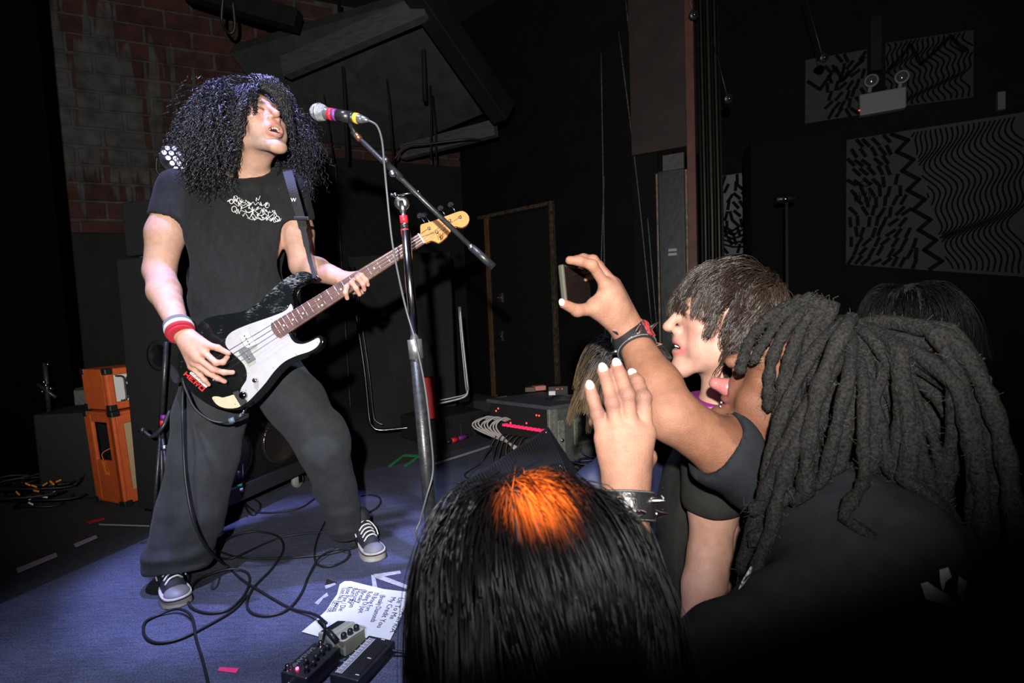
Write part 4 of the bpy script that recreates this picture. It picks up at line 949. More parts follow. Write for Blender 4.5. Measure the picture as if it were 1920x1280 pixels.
m_ = MB(); m_.box(OC(0.02, 0.003, 0.012), of * 0.39, os_ * 0.03, ou * 0.065); m_.build('front_frame', orange, oc, bevel=0.004)
m_ = MB(); m_.box(OC(0.02, 0.003, OH - 0.065), of * 0.39, os_ * 0.03, ou * 0.06); m_.build('front_frame', orange, oc, bevel=0.004)
m_ = MB(); m_.box(OC(0.055, 0.012, 0.07), of * 0.32, os_ * 0.01, ou * (OH - 0.13)); m_.build('grille_cloth', mat('beige_grille_cloth', (0.42, 0.31, 0.17), 0.8, noise=0.3, nscale=300, bump=0.5, bscale=600), oc)
for (b, c0) in ((0.0, OH - 0.01), (0.0, 0.014)):
    m_ = MB(); m_.box(OC(-0.004, b - 0.004, c0 - 0.014), of * 0.045, os_ * 0.045, ou * 0.03); m_.build('corner_guard', blackplastic, oc, bevel=0.006)
for (b, c0) in ((OD - 0.03, OH - 0.03), (OD - 0.03, 0.0)):
    m_ = MB(); m_.box(OC(-0.004, b, c0), of * 0.04, os_ * 0.034, ou * 0.034); m_.build('corner_guard', blackplastic, oc, bevel=0.006)
m_ = MB(); m_.box(OC(-0.006, 0.085, 0.165), of * 0.002, os_ * 0.035, ou * 0.075 + os_ * 0.02); m_.build('swing_tag', mat('orange_tag', (0.75, 0.2, 0.02), 0.6), oc)
text('tag_lettering', 'Orange', OC(-0.0068, 0.108, 0.235), -ou - os_ * 0.22, -os_ + ou * 0.2, 0.019, mat('ink_black'), oc, depth=0.0003, shear=0.3)
tubeobj('tag_string', spline([OC(-0.004, 0.12, 0.24), OC(-0.01, 0.115, 0.28), OC(0.02, 0.10, 0.30), OC(0.06, 0.09, 0.31)], 16), 0.0018, mat('orange_tag'), oc, n=5)
oh = thing('orange_amp_head', 'small orange amp head with white control panel on the orange cabinet', 'amplifier', OC(0, 0, OH + 0.012))
def OHp(a, b, c): return OC(a, b, OH + 0.012 + c)
m_ = MB(); m_.box(OHp(0.0, 0.03, 0), of * 0.36, os_ * 0.19, ou * 0.215); m_.build('case', orange, oh, bevel=0.010)
m_ = MB(); m_.box(OHp(0.0, 0.004, 0), of * 0.04, os_ * 0.04, ou * 0.215); m_.build('case_edge', orange, oh, bevel=0.010)
m_ = MB(); m_.box(OHp(0.03, 0.006, 0.0), of * 0.33, os_ * 0.03, ou * 0.04); m_.build('case_edge', orange, oh, bevel=0.006)
m_ = MB(); m_.box(OHp(0.03, 0.006, 0.18), of * 0.33, os_ * 0.03, ou * 0.035); m_.build('case_edge', orange, oh, bevel=0.006)
m_ = MB(); m_.box(OHp(0.036, 0.014, 0.038), of * 0.30, os_ * 0.012, ou * 0.144); m_.build('control_panel', mat('panel_white', (0.6, 0.6, 0.57), 0.4), oh, bevel=0.002)
lathe('panel_symbol', OHp(0.115, 0.013, 0.15), on, [(0.018, 0), (0.018, 0.0015), (0.010, 0.0015), (0.010, 0)], mat('ink_black'), oh, n=18)
m_ = MB(); m_.box(OHp(0.09, 0.012, 0.05), of * 0.1, os_ * 0.002, ou * 0.075); m_.build('panel_block', mat('ink_black'), oh)
for k, (a_, c_) in enumerate(((0.105, 0.10), (0.12, 0.075), (0.105, 0.06))): lathe('knob', OHp(a_, 0.011, c_), on, [(0.007, 0), (0.007, 0.006), (0, 0.007)], whiteprint if k else chrome, oh, n=10)
tubeobj('carry_handle', spline([OHp(0.05, 0.010, 0.175), OHp(0.082, 0.0, 0.165), OHp(0.085, 0.0, 0.11), OHp(0.082, 0.0, 0.05), OHp(0.06, 0.010, 0.042)], 20), 0.005, blackplastic, oh, n=8)
for (a_, b_, c_) in ((-0.004, -0.0, 0.185), (-0.004, -0.0, -0.006), (-0.004, 0.19, 0.185), (-0.004, 0.19, -0.004)): m_ = MB(); m_.box(OHp(a_, b_, c_), of * 0.04, os_ * 0.036, ou * 0.034); m_.build('corner_guard', blackplastic, oh, bevel=0.006)
# grey carpeted riser and dark stage junk at far left
m_ = MB(); a0 = P(112, 757, 3.3); m_.box(A(a0[0], a0[1] + .02, STAGE), A(0.38, 0.05, 0), A(-0.1, 0.5, 0), Z * (P(140, 733, 3.3)[2] - STAGE)); tag(m_.build('riser_block', mat('grey_felt', (0.10, 0.10, 0.095), 0.95, noise=0.3, nscale=50), bevel=0.01), 'grey felt-covered block behind the orange cabinet', 'riser')
rj = random.Random(11)
m_ = MB(); a0 = P(62, 800, 2.86); m_.box(A(a0[0], a0[1], STAGE), A(0.30, 0.02, 0), A(-0.02, 0.3, 0), Z * (P(60, 770, 3.0)[2] - STAGE)); tag(m_.build('flight_case', tolex, bevel=0.012), 'black flight case in the dark beside the orange cabinet', 'case')
ds = thing('cymbal_stand', 'dark folded drum hardware with glinting chrome joints on the black flight case', 'drum hardware', P(85, 770, 3.05))
tubeobj('pole', [P(92, 772, 3.02), P(84, 680, 3.02)], 0.012, blackmetal, ds, n=8)
for (x, y) in ((91, 683), (84, 716), (80, 734), (97, 728), (88, 722)): lathe('wing_nut', P(x, y, 2.99), A(rj.uniform(-.5, .5), -1, 0.2), [(0.008, 0), (0.011, 0.01), (0.004, 0.016), (0, 0.016)], chrome, ds, n=8)
tubeobj('arm', [P(70, 720, 3.02), P(105, 745, 3.02)], 0.010, blackmetal, ds, n=8)
# pile of cables with orange and white ties at far left
pile = []
for i in range(12):
    c = G(70 + rj.uniform(-35, 45), 930 + rj.uniform(-20, 25)) + A(0, 0, 0.012 + 0.011 * i); r = rj.uniform(0.10, 0.2)
    pts = [c + A(r * math.cos(a_) * 1.2, r * math.sin(a_), 0.01 * math.sin(3 * a_)) for a_ in np.linspace(0, 6.0, 26)]
    tag(tubeobj('coiled_cable', pts, 0.006, rubber, n=6), 'coiled black cable in the dark cable pile beside the orange cabinet', 'cable', 'coiled cables in the pile')
for i, (x, y, m2) in enumerate(((46, 907, 'o'), (58, 911, 'o'), (92, 903, 'o'), (105, 905, 'o'), (62, 921, 'o'), (80, 912, 'o'), (78, 932, 'w'), (55, 938, 'w'), (95, 928, 'w'), (28, 922, 'o'), (52, 943, 'w'))):
    c = P(x, y, G(70, 945)[1] - 0.24 + 0.01 * i); an = rj.uniform(-.8, .8); d_ = RT * math.cos(an) + UP * math.sin(an)
    m_ = MB(); m_.box(c, d_ * 0.028, np.cross(d_, FW) * 0.008, FW * 0.004)
    tag(m_.build('cable_tie', mat('tie_orange', (0.75, 0.25, 0.03), 0.5) if m2 == 'o' else whiteprint, bevel=0.001), 'orange cable tie on the dark cable pile' if m2 == 'o' else 'white cable tie on the dark cable pile', 'cable tie', 'orange cable ties on the pile' if m2 == 'o' else 'white cable ties on the pile')

# ------------------------------------------------------------------ LED par light behind the singer's shoulder
lc = P(329, 297, 3.4); ld = nrm(CAM - lc + A(0, 0, -0.25))
lp = thing('led_par_light', 'round black LED stage light with lit white-violet lenses beside curly hair', 'stage light', lc)
u_ = nrm(np.cross(ld, Z)); w_ = np.cross(u_, ld)
lathe('housing', lc - ld * 0.12, ld, [(0.03, 0), (0.07, 0.01), (0.088, 0.05), (0.088, 0.125), (0.082, 0.128), (0.08, 0.118), (0, 0.118)], blackplastic, lp, n=28)
lm = mat('led_lens', (0.9, 0.9, 1.0), 0.3, emit=(0.62, 0.62, 1.0, 2.2))
for (a_, b_) in [(0, 0), (1, 0), (-1, 0), (0.5, 0.87), (-0.5, 0.87), (0.5, -0.87), (-0.5, -0.87), (0, 1.74), (1, 1.74), (0, -1.74), (-1, -1.74), (1.5, 0.87), (-1.5, -0.87)]:
    lathe('led_lens', lc + u_ * a_ * 0.038 + w_ * b_ * 0.034 + ld * 0.0, ld, [(0.0135, -0.004), (0.0135, 0.004), (0.008, 0.008), (0, 0.009)], lm, lp, n=14)
tubeobj('yoke', spline([lc + u_ * 0.098 - ld * 0.05, lc + u_ * 0.10 - w_ * 0.1 - ld * 0.05, lc - w_ * 0.14 - ld * 0.05, lc - u_ * 0.10 - w_ * 0.1 - ld * 0.05, lc - u_ * 0.098 - ld * 0.05], 28), 0.008, blackmetal, lp, n=8)
tubeobj('stand_pole', [lc - w_ * 0.14 - ld * 0.05, A(*(lc - ld * 0.05 + A(0.01, 0, 0))[:2], STAGE)], 0.015, blackmetal, lp, n=10)
for k in range(3):
    a_ = k * 2.094; q = A(*(lc - ld * 0.05)[:2], STAGE); tubeobj('stand_leg', [q + Z * 0.35, q + A(0.3 * math.cos(a_), 0.3 * math.sin(a_), 0.01)], 0.010, blackmetal, lp, n=6)

# ------------------------------------------------------------------ cables on the carpet
def floorcable(pix, label, r=0.0042, n=120, lift=None, m=None):
    pts = [G(x, y) + A(0, 0, 0.006 + (0.010 if lift and i in lift else 0)) for i, (x, y) in enumerate(pix)]
    return tag(tubeobj('floor_cable', spline(pts, n), r, m or rubber, n=7), label, 'cable')
floorcable([(345, 1000), (372, 1005), (388, 1022), (440, 1050), (520, 1049), (600, 1043), (660, 1030), (702, 1015)], 'black cable crossing the carpet between both shoes', lift=(3,))
floorcable([(592, 935), (560, 955), (500, 963), (470, 955), (440, 918), (420, 880)], 'black cable running from the cabinet foot towards the rear shoe')
floorcable([(685, 965), (705, 955), (714, 942), (708, 932), (690, 929), (676, 931)], 'small black cable loop behind the rear trouser leg')
floorcable([(615, 970), (596, 1010), (590, 1040), (595, 1060), (620, 1064), (648, 1052), (655, 1040), (630, 1037), (600, 1052), (580, 1080), (565, 1115), (540, 1145), (505, 1157), (475, 1153), (463, 1135), (475, 1105), (510, 1068), (531, 1035), (526, 1012), (505, 1002), (470, 1003), (430, 1015), (408, 1035), (410, 1047), (440, 1052), (500, 1020), (545, 1006), (620, 998), (650, 990)], 'long black cable looped in big coils across the carpet', n=320, lift=(6, 7, 8, 20, 21, 24))
floorcable([(358, 1075), (352, 1115), (358, 1140), (390, 1152), (430, 1145), (460, 1115), (468, 1085), (455, 1072), (425, 1075), (380, 1090), (358, 1110), (352, 1125)], 'black cable coil beside the front shoe toe', n=140, lift=(8, 9, 10))
floorcable([(463, 1120), (440, 1145), (400, 1170), (340, 1200), (295, 1208), (272, 1195), (272, 1170), (300, 1155), (335, 1150), (360, 1165), (368, 1200), (380, 1240), (392, 1290)], 'black cable looping forward off the front of the carpet', n=160, lift=(8, 9))
jc = spline([P(455, 870, 2.52), P(456, 905, 2.50), G(456, 925) + A(0, 0, .012), G(462, 955) + A(0, 0, .006), G(475, 967) + A(0, 0, .006), G(488, 955) + A(0, 0, .006), G(484, 942) + A(0, 0, .006), G(460, 938) + A(0, 0, .018), G(440, 945) + A(0, 0, .006), G(425, 975) + A(0, 0, .006), G(410, 1000) + A(0, 0, .006), G(395, 1015) + A(0, 0, .006)], 90)
tag(tubeobj('speaker_cable', jc, 0.0045, rubber, n=7), 'black cable with small loop hanging from the cabinet plug', 'cable')
xp = thing('speaker_plug', 'black plug with green and white tape before the speaker grille', 'plug', P(450, 890, 2.45))
tubeobj('plug_body', [P(447, 882, 2.5), P(449, 908, 2.5)], 0.011, blackplastic, xp, n=10)
tubeobj('green_band', [P(449, 907, 2.5), P(451, 914, 2.5)], 0.0118, mat('green_tape', (0.03, 0.35, 0.09), 0.5), xp, n=10)
tubeobj('white_band', [P(451, 914, 2.5), P(452, 921, 2.5)], 0.0115, whiteprint, xp, n=10)

# ------------------------------------------------------------------ tape marks, set list
def flat(name, pix, m, label, cat, z=0.0015, group=None, t=0.0012):
    q = [G(x, y) for x, y in pix]; mb = MB(); k = len(q)
    V = [v + A(0, 0, z) for v in q] + [v + A(0, 0, z - t) for v in q]
    mb.add(V, [tuple(range(k)), tuple(range(k, 2 * k))[::-1]] + [(i, (i + 1) % k, (i + 1) % k + k, i + k) for i in range(k)])
    return tag(mb.build(name, m), label, cat, group)
whitetape = mat('worn_white_tape', (0.42, 0.42, 0.43), 0.7, noise=0.35, nscale=60)
flat('tape_mark', [(412, 1251), (448, 1253), (443, 1262), (408, 1258)], mat('pink_tape', (0.85, 0.04, 0.16), 0.6, noise=0.15), 'short bright pink tape strip on the carpet', 'tape')
flat('tape_mark', [(700, 1077), (750, 1070), (752, 1075), (703, 1083)], whitetape, 'white tape stroke, upper barb of the arrow behind the set list', 'tape')
flat('tape_mark', [(696, 1078), (703, 1080), (708, 1104), (699, 1104)], whitetape, 'short white tape stroke, lower barb of the arrow by set list', 'tape', z=0.0022)
flat('tape_mark', [(702, 1078), (712, 1078), (774, 1102), (774, 1109), (706, 1085)], whitetape, 'long white tape stroke, shaft of the arrow behind the set list', 'tape', z=0.003)
flat('tape_mark', [(596, 1125), (613, 1111), (616, 1117), (606, 1122), (597, 1134), (590, 1131)], whitetape, 'torn white tape scrap on the carpet beside the set list', 'tape')
flat('tape_mark', [(609, 1098), (628, 1093), (630, 1096), (611, 1104)], whitetape, 'small white tape scrap under a dark triangle', 'tape')
flat('tape_mark', [(613, 1086), (632, 1092), (609, 1097)], mat('ink_black'), 'small black tape triangle above a white scrap', 'tape', z=0.0016)
green = mat('green_tape')
flat('tape_mark', [(727, 874), (757, 852), (761, 852), (733, 875)], green, 'green tape strip, near side of the box mark on stage', 'tape')
flat('tape_mark', [(757, 852), (787, 853), (786, 857), (758, 856)], green, 'green tape strip, far side of the box mark on stage', 'tape', z=0.003)
flat('tape_mark', [(757, 873), (782, 856), (786, 857), (762, 875)], green, 'green tape strip, side of the box mark facing the road case', 'tape', z=0.0022)
flat('tape_mark', [(815, 868), (880, 847), (952, 824), (953, 826), (882, 850), (818, 870)], whitetape, 'long thin frayed white tape line beside the road case', 'tape')
flat('tape_mark', [(30, 1066), (105, 1036), (108, 1043), (34, 1074)], mat('violet_tape', (0.40, 0.33, 0.45), 0.7), 'long pale violet tape strip on the dark carpet at the pile', 'tape')
flat('tape_mark', [(138, 1020), (180, 1003), (183, 1008), (142, 1026)], mat('violet_tape'), 'short pale violet tape strip near the orange cabinet', 'tape')
flat('tape_mark', [(163, 978), (195, 970), (197, 973), (166, 982)], redplastic, 'thin red tape strip before the orange cabinet', 'tape')
flat('tape_mark', [(185, 982), (280, 985), (280, 987), (186, 984)], whitetape, 'thin pale tape line before the orange cabinet', 'tape')
flat('tape_mark', [(438, 971), (448, 972), (447, 974), (437, 973)], green, 'tiny green tape scrap on the carpet below the cabinet', 'tape')
# set list: two stapled white sheets, slightly curled
paper = mat('paper_white', (0.72, 0.73, 0.75), 0.8, noise=0.04, nscale=90)
sl_ = thing('set_list', 'handwritten white paper set list lying on the carpet behind the pedals', 'paper', G(700, 1150))
pp = [(637, 1097), (646, 1091), (658, 1091), (690, 1099), (720, 1106), (770, 1112), (768, 1122), (755, 1150), (745, 1175), (730, 1205), (700, 1198), (640, 1205), (615, 1200), (566, 1186), (590, 1166), (612, 1146), (622, 1130), (632, 1116)]
q = [G(x, y) for x, y in pp]; k = len(q); mb = MB(); V = [v + A(0, 0, 0.004) for v in q] + [v + A(0, 0, 0.003) for v in q]
mb.add(V, [tuple(range(k)), tuple(range(k, 2 * k))[::-1]] + [(i, (i + 1) % k, (i + 1) % k + k, i + k) for i in range(k)]); mb.build('sheet', paper, sl_)
inkb = mat('ink_blue_black', (0.015, 0.018, 0.05), 0.6)
lines = [('Central', 765, 1126, 733, 1198), ('Lie To Me', 748, 1122, 726, 1172), ('My Credit You', 734, 1121, 700, 1192), ('(Breaky Diamonds', 714, 1117, 690, 1180), ("I'll Bring Fort", 702, 1113, 672, 1170), ('Rolling Ol Jupit', 690, 1111, 662, 1172), ('(Breaky', 680, 1107, 664, 1140), ('Houston', 670, 1106, 652, 1145), ('Burn Ar', 662, 1104, 648, 1140), ('Rose Pine / Die', 652, 1102, 628, 1165), ('Lost No Fences', 642, 1104, 618, 1160), ('LETTER', 626, 1128, 612, 1150)]
lines[0] = ('SeXtrA 3/PR/A', 764, 1126, 724, 1200)
for s_, x0, y0, x1, y1 in lines:
    a3 = G(x0, y0) + A(0, 0, .0046); b3 = G(x1, y1) + A(0, 0, .0046); dd = b3 - a3; L_ = np.linalg.norm(dd); dd = dd / L_
    sz = 0.026; text('handwriting', s_, a3, dd, np.cross(Z, dd), sz, inkb, sl_, depth=0.0002, sx=L_ / (sz * 0.56 * len(s_)), shear=0.15)

# ------------------------------------------------------------------ effect pedals
pz = STAGE + 0.004
px_ = nrm(G(640, 1222) - G(530, 1275)); px_[2] = 0; px_ = nrm(px_); py_ = np.cross(Z, px_)
def pedal_frame(x, y, dx): 
    o = G(x, y, pz); o[2] = pz; return o
# compact white pedal
wp = thing('effect_pedal', 'compact cream effect pedal with black treadle and three knobs on the set list', 'effect pedal', G(625, 1225))
w0 = G(597, 1204, pz); we = nrm(A(*(G(643, 1229, pz) - w0)[:2], 0)); wn_ = np.cross(Z, we)     # we runs toward the knobs, wn_ across
def WP(a, b, c): return A(w0[0], w0[1], pz) + we * a + wn_ * b + Z * c
cream = mat('pedal_cream', (0.42, 0.43, 0.37), 0.4, noise=0.08)
pl2 = P(592, 1196, 1.43)
L2 = 0.125; W2 = 0.072
mb = MB(); mb.add([WP(0, 0, 0), WP(L2, 0, 0), WP(L2, W2, 0), WP(0, W2, 0), WP(0, 0, .03), WP(L2 * .62, 0, .052), WP(L2 * .62, W2, .052), WP(0, W2, .03), WP(L2, 0, .042), WP(L2, W2, .042), WP(L2 * .66, 0, .04), WP(L2 * .66, W2, .04)],
    [(3, 2, 1, 0), (4, 5, 6, 7), (0, 4, 7, 3), (5, 10, 11, 6), (10, 8, 9, 11), (1, 2, 9, 8), (0, 1, 8, 10, 5, 4), (3, 7, 6, 11, 9, 2)])
mb.build('case', cream, wp, bevel=0.003)
mb = MB(); mb.add([WP(.006, .006, .0315), WP(L2 * .34, .006, .0425), WP(L2 * .34, W2 - .006, .0425), WP(.006, W2 - .006, .0315), WP(.006, .006, .034), WP(L2 * .34, .006, .045), WP(L2 * .34, W2 - .006, .045), WP(.006, W2 - .006, .034)], [(3, 2, 1, 0), (4, 5, 6, 7), (0, 1, 5, 4), (1, 2, 6, 5), (2, 3, 7, 6), (3, 0, 4, 7)]); mb.build('treadle_pad', rubber, wp, bevel=0.001)
for k in range(3): lathe('knob', WP(L2 * .83, .014 + .022 * k, .041), Z, [(.0085, 0), (.0085, .011), (.006, .015), (0, .0155)], blackplastic, wp, n=12)
tubeobj('rail', spline([WP(L2 * .7, -.0, .042), WP(L2 * .98, 0.0, .046), WP(L2 * .99, W2 * .5, .046), WP(L2 * .98, W2, .046), WP(L2 * .7, W2, .042)], 20), 0.003, cream, wp, n=6)
# long dark preamp pedal with a red LED
b0 = A(*G(525, 1259, pz + .045)[:2], pz); be = nrm(A(*(G(584, 1208, pz + .045) - b0)[:2], 0)); bn = np.cross(Z, be)
def BPd(a, b, c): return b0 + be * a + bn * b + Z * c
pm = thing('preamp_pedal', 'long black bass preamp pedal with glowing red LED and knob row', 'effect pedal', BPd(.1, -.04, 0))
PL, PW, PH = 0.128, -0.085, 0.045
mb = MB(); mb.box(BPd(0, 0, 0), be * PL, bn * PW, Z * PH); mb.build('case', mat('pedal_dark', (0.02, 0.02, 0.026), 0.35, spec=0.6, noise=0.4, nscale=60), pm, bevel=0.004)
for k, (a_, b_) in enumerate(((.022, -.068), (.044, -.046), (.044, -.070), (.066, -.060), (.088, -.060), (.110, -.060))): lathe('knob', BPd(a_, b_, PH), Z, [(.0075, 0), (.0075, .012), (.005, .016), (0, .0165)], blackplastic, pm, n=12)
lathe('foot_switch', BPd(.012, -.014, PH), Z, [(.010, 0), (.010, .004), (.006, .005), (.006, .014), (0, .0145)], chrome, pm, n=14)
lathe('foot_switch', BPd(.118, -.03, PH), Z, [(.010, 0), (.010, .004), (.006, .005), (.006, .014), (0, .0145)], chrome, pm, n=14)
lathe('status_led', BPd(.022, -.036, PH), Z, [(.004, 0), (.004, .004), (0, .006)], mat('pedal_led', (1, .05, .08), .4, emit=(1, .05, .12, 9)), pm, n=10)
text('lettering', 'SANSAMP', BPd(.108, -.010, PH + .0004), -be, -bn, .019, mat('pedal_print', (0.20, 0.21, 0.2), 0.5), pm, depth=.0002)
# flat black tuner / power brick with white scale strip
t0 = A(*G(617, 1263, pz + .03)[:2], pz); te = nrm(A(*(G(691, 1190, pz + .03) - t0)[:2], 0)); tn = -np.cross(Z, te)
def TP(a, b, c): return t0 + te * a + tn * b + Z * c
tu = thing('power_supply', 'flat black pedal power supply with white marked scale strip', 'power supply', TP(.1, .05, 0))
mb = MB(); mb.box(TP(0, 0, 0), te * .172, tn * .090, Z * .03); mb.build('case', mat('pedal_dark'), tu, bevel=.004)
mb = MB(); mb.box(TP(.02, .038, .03), te * .125, tn * .042, Z * .002); mb.build('rubber_pad', rubber, tu, bevel=.001)
mb = MB(); mb.box(TP(.010, .010, .03), te * .15, tn * .02, Z * .0008); mb.build('scale_strip', mat('strip_grey', (.28, .29, .34), .5), tu)
mb = MB()
for k in range(12): mb.box(TP(.013 + .0122 * k, .012 - (.006 if k % 2 else 0), .0308), te * .0018, tn * (.018 if k % 2 else .012), Z * .0004)
for b_ in (.012, .0305): mb.box(TP(.010, b_, .0308), te * .15, tn * .0014, Z * .0004)
mb.build('scale_marks', whiteprint, tu)
for a_, b_ in ((.16, .05), (.08, .06), (.015, .07)): 
    mb = MB(); mb.box(TP(a_, b_, .0322), te * .003, tn * .012, Z * .0006); mb.build('white_mark', whiteprint, tu)
# patch leads
tag(tubeobj('patch_cable', spline([BPd(.128, -.02, .03), BPd(.142, -.02, .05), BPd(.145, -.025, .085), WP(.04, -.02, .088), WP(.085, -.02, .07), WP(.10, -.012, .05)], 40), .004, rubber, n=8), 'short black patch cable arching between preamp and cream pedal', 'cable')
pg2 = tubeobj('patch_plug', [WP(.08, -.02, .072), WP(.115, -.016, .05)], .0085, blackplastic, n=10); tag(pg2, 'black patch plug between the preamp pedal and cream pedal', 'plug')
tag(tubeobj('power_lead', spline([TP(.15, .092, .015), TP(.16, .14, .008), TP(.15, .24, .006), TP(.10, .3, .006)], 30), .0045, rubber, n=7), 'black lead leaving the power supply towards the stage edge', 'cable')
tag(tubeobj('pedal_lead', [BPd(-.002, -.03, .02), BPd(-.05, -.02, .02), BPd(-.12, .0, .008)], .0045, whiteprint, n=7), 'white lead at the near end of the preamp pedal', 'cable')

# ------------------------------------------------------------------ back of the stage: leaning lid, frame, red box, case, rack, wedge
lid = thing('leaning_panel', 'black panel with chrome rounded edging leaning behind the mic stand', 'panel', G(740, 806))
lq = [P(650, 480, 4.3), P(845, 470, 4.5), P(858, 790, 4.2), P(702, 806, 3.95)]
ln_ = nrm(np.cross(lq[1] - lq[0], lq[3] - lq[0])); ln_ = ln_ if ln_[1] < 0 else -ln_
mb = MB(); mb.add([v for v in lq] + [v - ln_ * 0.03 for v in lq], [(0, 1, 2, 3), (7, 6, 5, 4), (0, 4, 5, 1), (1, 5, 6, 2), (2, 6, 7, 3), (3, 7, 4, 0)]); mb.build('board', blackpaint, lid, bevel=0.01)
tubeobj('edging', spline([P(655, 500, 4.09), P(668, 590, 4.04), P(684, 700, 3.96), P(692, 780, 3.87), P(697, 797, 3.85), P(712, 806, 3.85), P(760, 802, 3.9), P(800, 798, 3.93)], 50), 0.010, mat('dark_chrome_edge', (0.22, 0.22, 0.23), 0.25, metal=1.0), lid, n=8)
tubeobj('inner_edging', spline([P(664, 500, 4.08), P(676, 590, 4.03), P(692, 700, 3.95), P(700, 775, 3.86), P(706, 790, 3.845), P(718, 796, 3.845)], 40), 0.006, mat('dark_chrome_edge'), lid, n=8)
lathe('round_plate', P(720, 587, 3.98), ln_, [(0.026, -0.004), (0.026, 0.004), (0.02, 0.006), (0, 0.006)], mat('grey_plate', (0.12, 0.12, 0.115), 0.5), lid, n=18)
fr = thing('metal_frame', 'bent light-grey metal tube frame of a folding chair by the red box', 'frame', P(850, 750, 3.9))
gm = mat('grey_tube', (0.34, 0.34, 0.33), 0.4, metal=0.5)
tubeobj('frame_tube', spline([P(862, 575, 3.9), P(868, 640, 3.88), P(876, 715, 3.85), P(877, 732, 3.85), P(868, 745, 3.84), P(820, 757, 3.82), P(800, 762, 3.8)], 40), 0.009, gm, fr, n=8)
tubeobj('frame_tube', spline([P(860, 575, 3.94), P(865, 640, 3.92), P(873, 722, 3.9), P(874, 738, 3.9), P(850, 745, 3.88), P(805, 754, 3.85)], 40), 0.006, gm, fr, n=8)
mb = MB(); a0 = A(*P(797, 764, 3.72)[:2], STAGE + .19); mb.box(a0, A(0.085, 0.01, 0), A(-0.02, 0.07, 0), Z * (P(797, 708, 3.72)[2] - STAGE - .19) - A(0.008, 0, 0)); mb_o = mb.build('red_box', mat('red_cloth', (0.42, 0.015, 0.012), 0.7, noise=0.3, nscale=120, bump=0.4, bscale=300), bevel=0.006); tag(mb_o, 'bright red box standing on the black road case', 'box')
rc = thing('road_case', 'black hard-shell equipment case on the stage behind the mic stand', 'case', G(860, 832))
r0 = A(*G(802, 838)[:2], STAGE + .003); rx = nrm(A(*(G(910, 812) - G(802, 838))[:2], 0)); rn = np.cross(Z, rx); Lr = np.linalg.norm((G(910, 812) - G(802, 838))[:2]); Hr = P(850, 776, 3.5)[2] - STAGE
Hr = 0.185
mb = MB(); mb.box(r0, rx * Lr, rn * 0.38, Z * Hr); mb.build('shell', mat('case_plastic', (0.016, 0.016, 0.018), 0.5), rc, bevel=0.02)
for k in range(4):
    mb = MB(); mb.box(r0 + rx * (0.03 + k * Lr * .24) - rn * 0.012, rx * Lr * .18, rn * 0.02, Z * Hr * .62); mb.build('rib', mat('case_plastic'), rc, bevel=0.006)
for k in (0.28, 0.68):
    mb = MB(); mb.box(r0 + rx * Lr * k - rn * 0.02 + Z * Hr * .55, rx * 0.06, rn * 0.02, Z * Hr * .3); mb.build('latch', blackplastic, rc, bevel=0.004)
mb = MB(); mb.box(r0 - rn * 0.008 + Z * Hr * .78, rx * Lr, rn * 0.02, Z * Hr * .1); mb.build('lid_seam', mat('case_plastic'), rc, bevel=0.004)
tt = thing('flashlight', 'small torch wrapped in red and purple tape before the road case', 'torch', G(860, 826))
ta, tb = G(838, 834) + A(0, 0, .02), G(876, 822) + A(0, 0, .02)
tubeobj('torch_end', [ta, ta + (tb - ta) * .2], .017, blackplastic, tt, n=12); tubeobj('red_wrap', [ta + (tb - ta) * .2, ta + (tb - ta) * .52], .018, redplastic, tt, n=12); tubeobj('purple_wrap', [ta + (tb - ta) * .52, tb], .0178, purpletape, tt, n=12)
# low black riser with pale sandbag-like wedges behind
mb = MB(); q0 = A(*G(888, 772)[:2], STAGE); mb.box(q0, A(0.46, -.04, 0), A(0.02, .22, 0), Z * .10); tag(mb.build('low_riser', mat('black_carpet'), bevel=.01), 'low black carpeted riser in front of the stage door', 'riser')
for (x, y, d, lab) in ((930, 752, 4.28, 'pale wooden offcut on the riser edge beside the rack'), ): 
    mb = MB(); c = P(x, y, d); mb.box(c, RT * .09 + UP * .015, FW * .05, UP * .028); tag(mb.build('wood_offcut', mat('pale_wood', (0.35, 0.26, 0.2), 0.7), bevel=.004), lab, 'wood')
rk = thing('rack_case', 'grey-edged rack mixer case with pink-lit jacks and cables at stage back', 'rack', G(1060, 830))
rp = P(1031, 832, 3.05); rF = nrm(A(-0.62, 0.55, 0)); rS = nrm(A(0.78, 0.42, 0)); r0 = A(rp[0], rp[1], STAGE + .02)
RH = P(1031, 763, 3.05)[2] - r0[2]; RLf = 0.50; RLs = 0.42
mb = MB(); mb.box(r0 + nrm(rS) * .03, rF * RLf, rS * (RLs - .03), Z * RH); mb.build('case_body', mat('rack_grey', (0.07, 0.072, 0.065), 0.5, noise=0.4, nscale=40), rk, bevel=.01)
mb = MB(); mb.box(r0 + Z * (RH - .02) - rF * .005, rF * (RLf + .01), rS * RLs, Z * .024); mb.build('case_top', mat('rack_blue_grey', (0.06, 0.065, 0.08), 0.5, noise=0.3), rk, bevel=.005)
mb = MB(); mb.box(r0 - rF * .004, rF * .02, rS * .06, Z * RH); mb.build('edge_profile', mat('worn_alu', (0.26, 0.26, 0.22), 0.5, metal=.5, noise=.4, nscale=60), rk, bevel=.004)
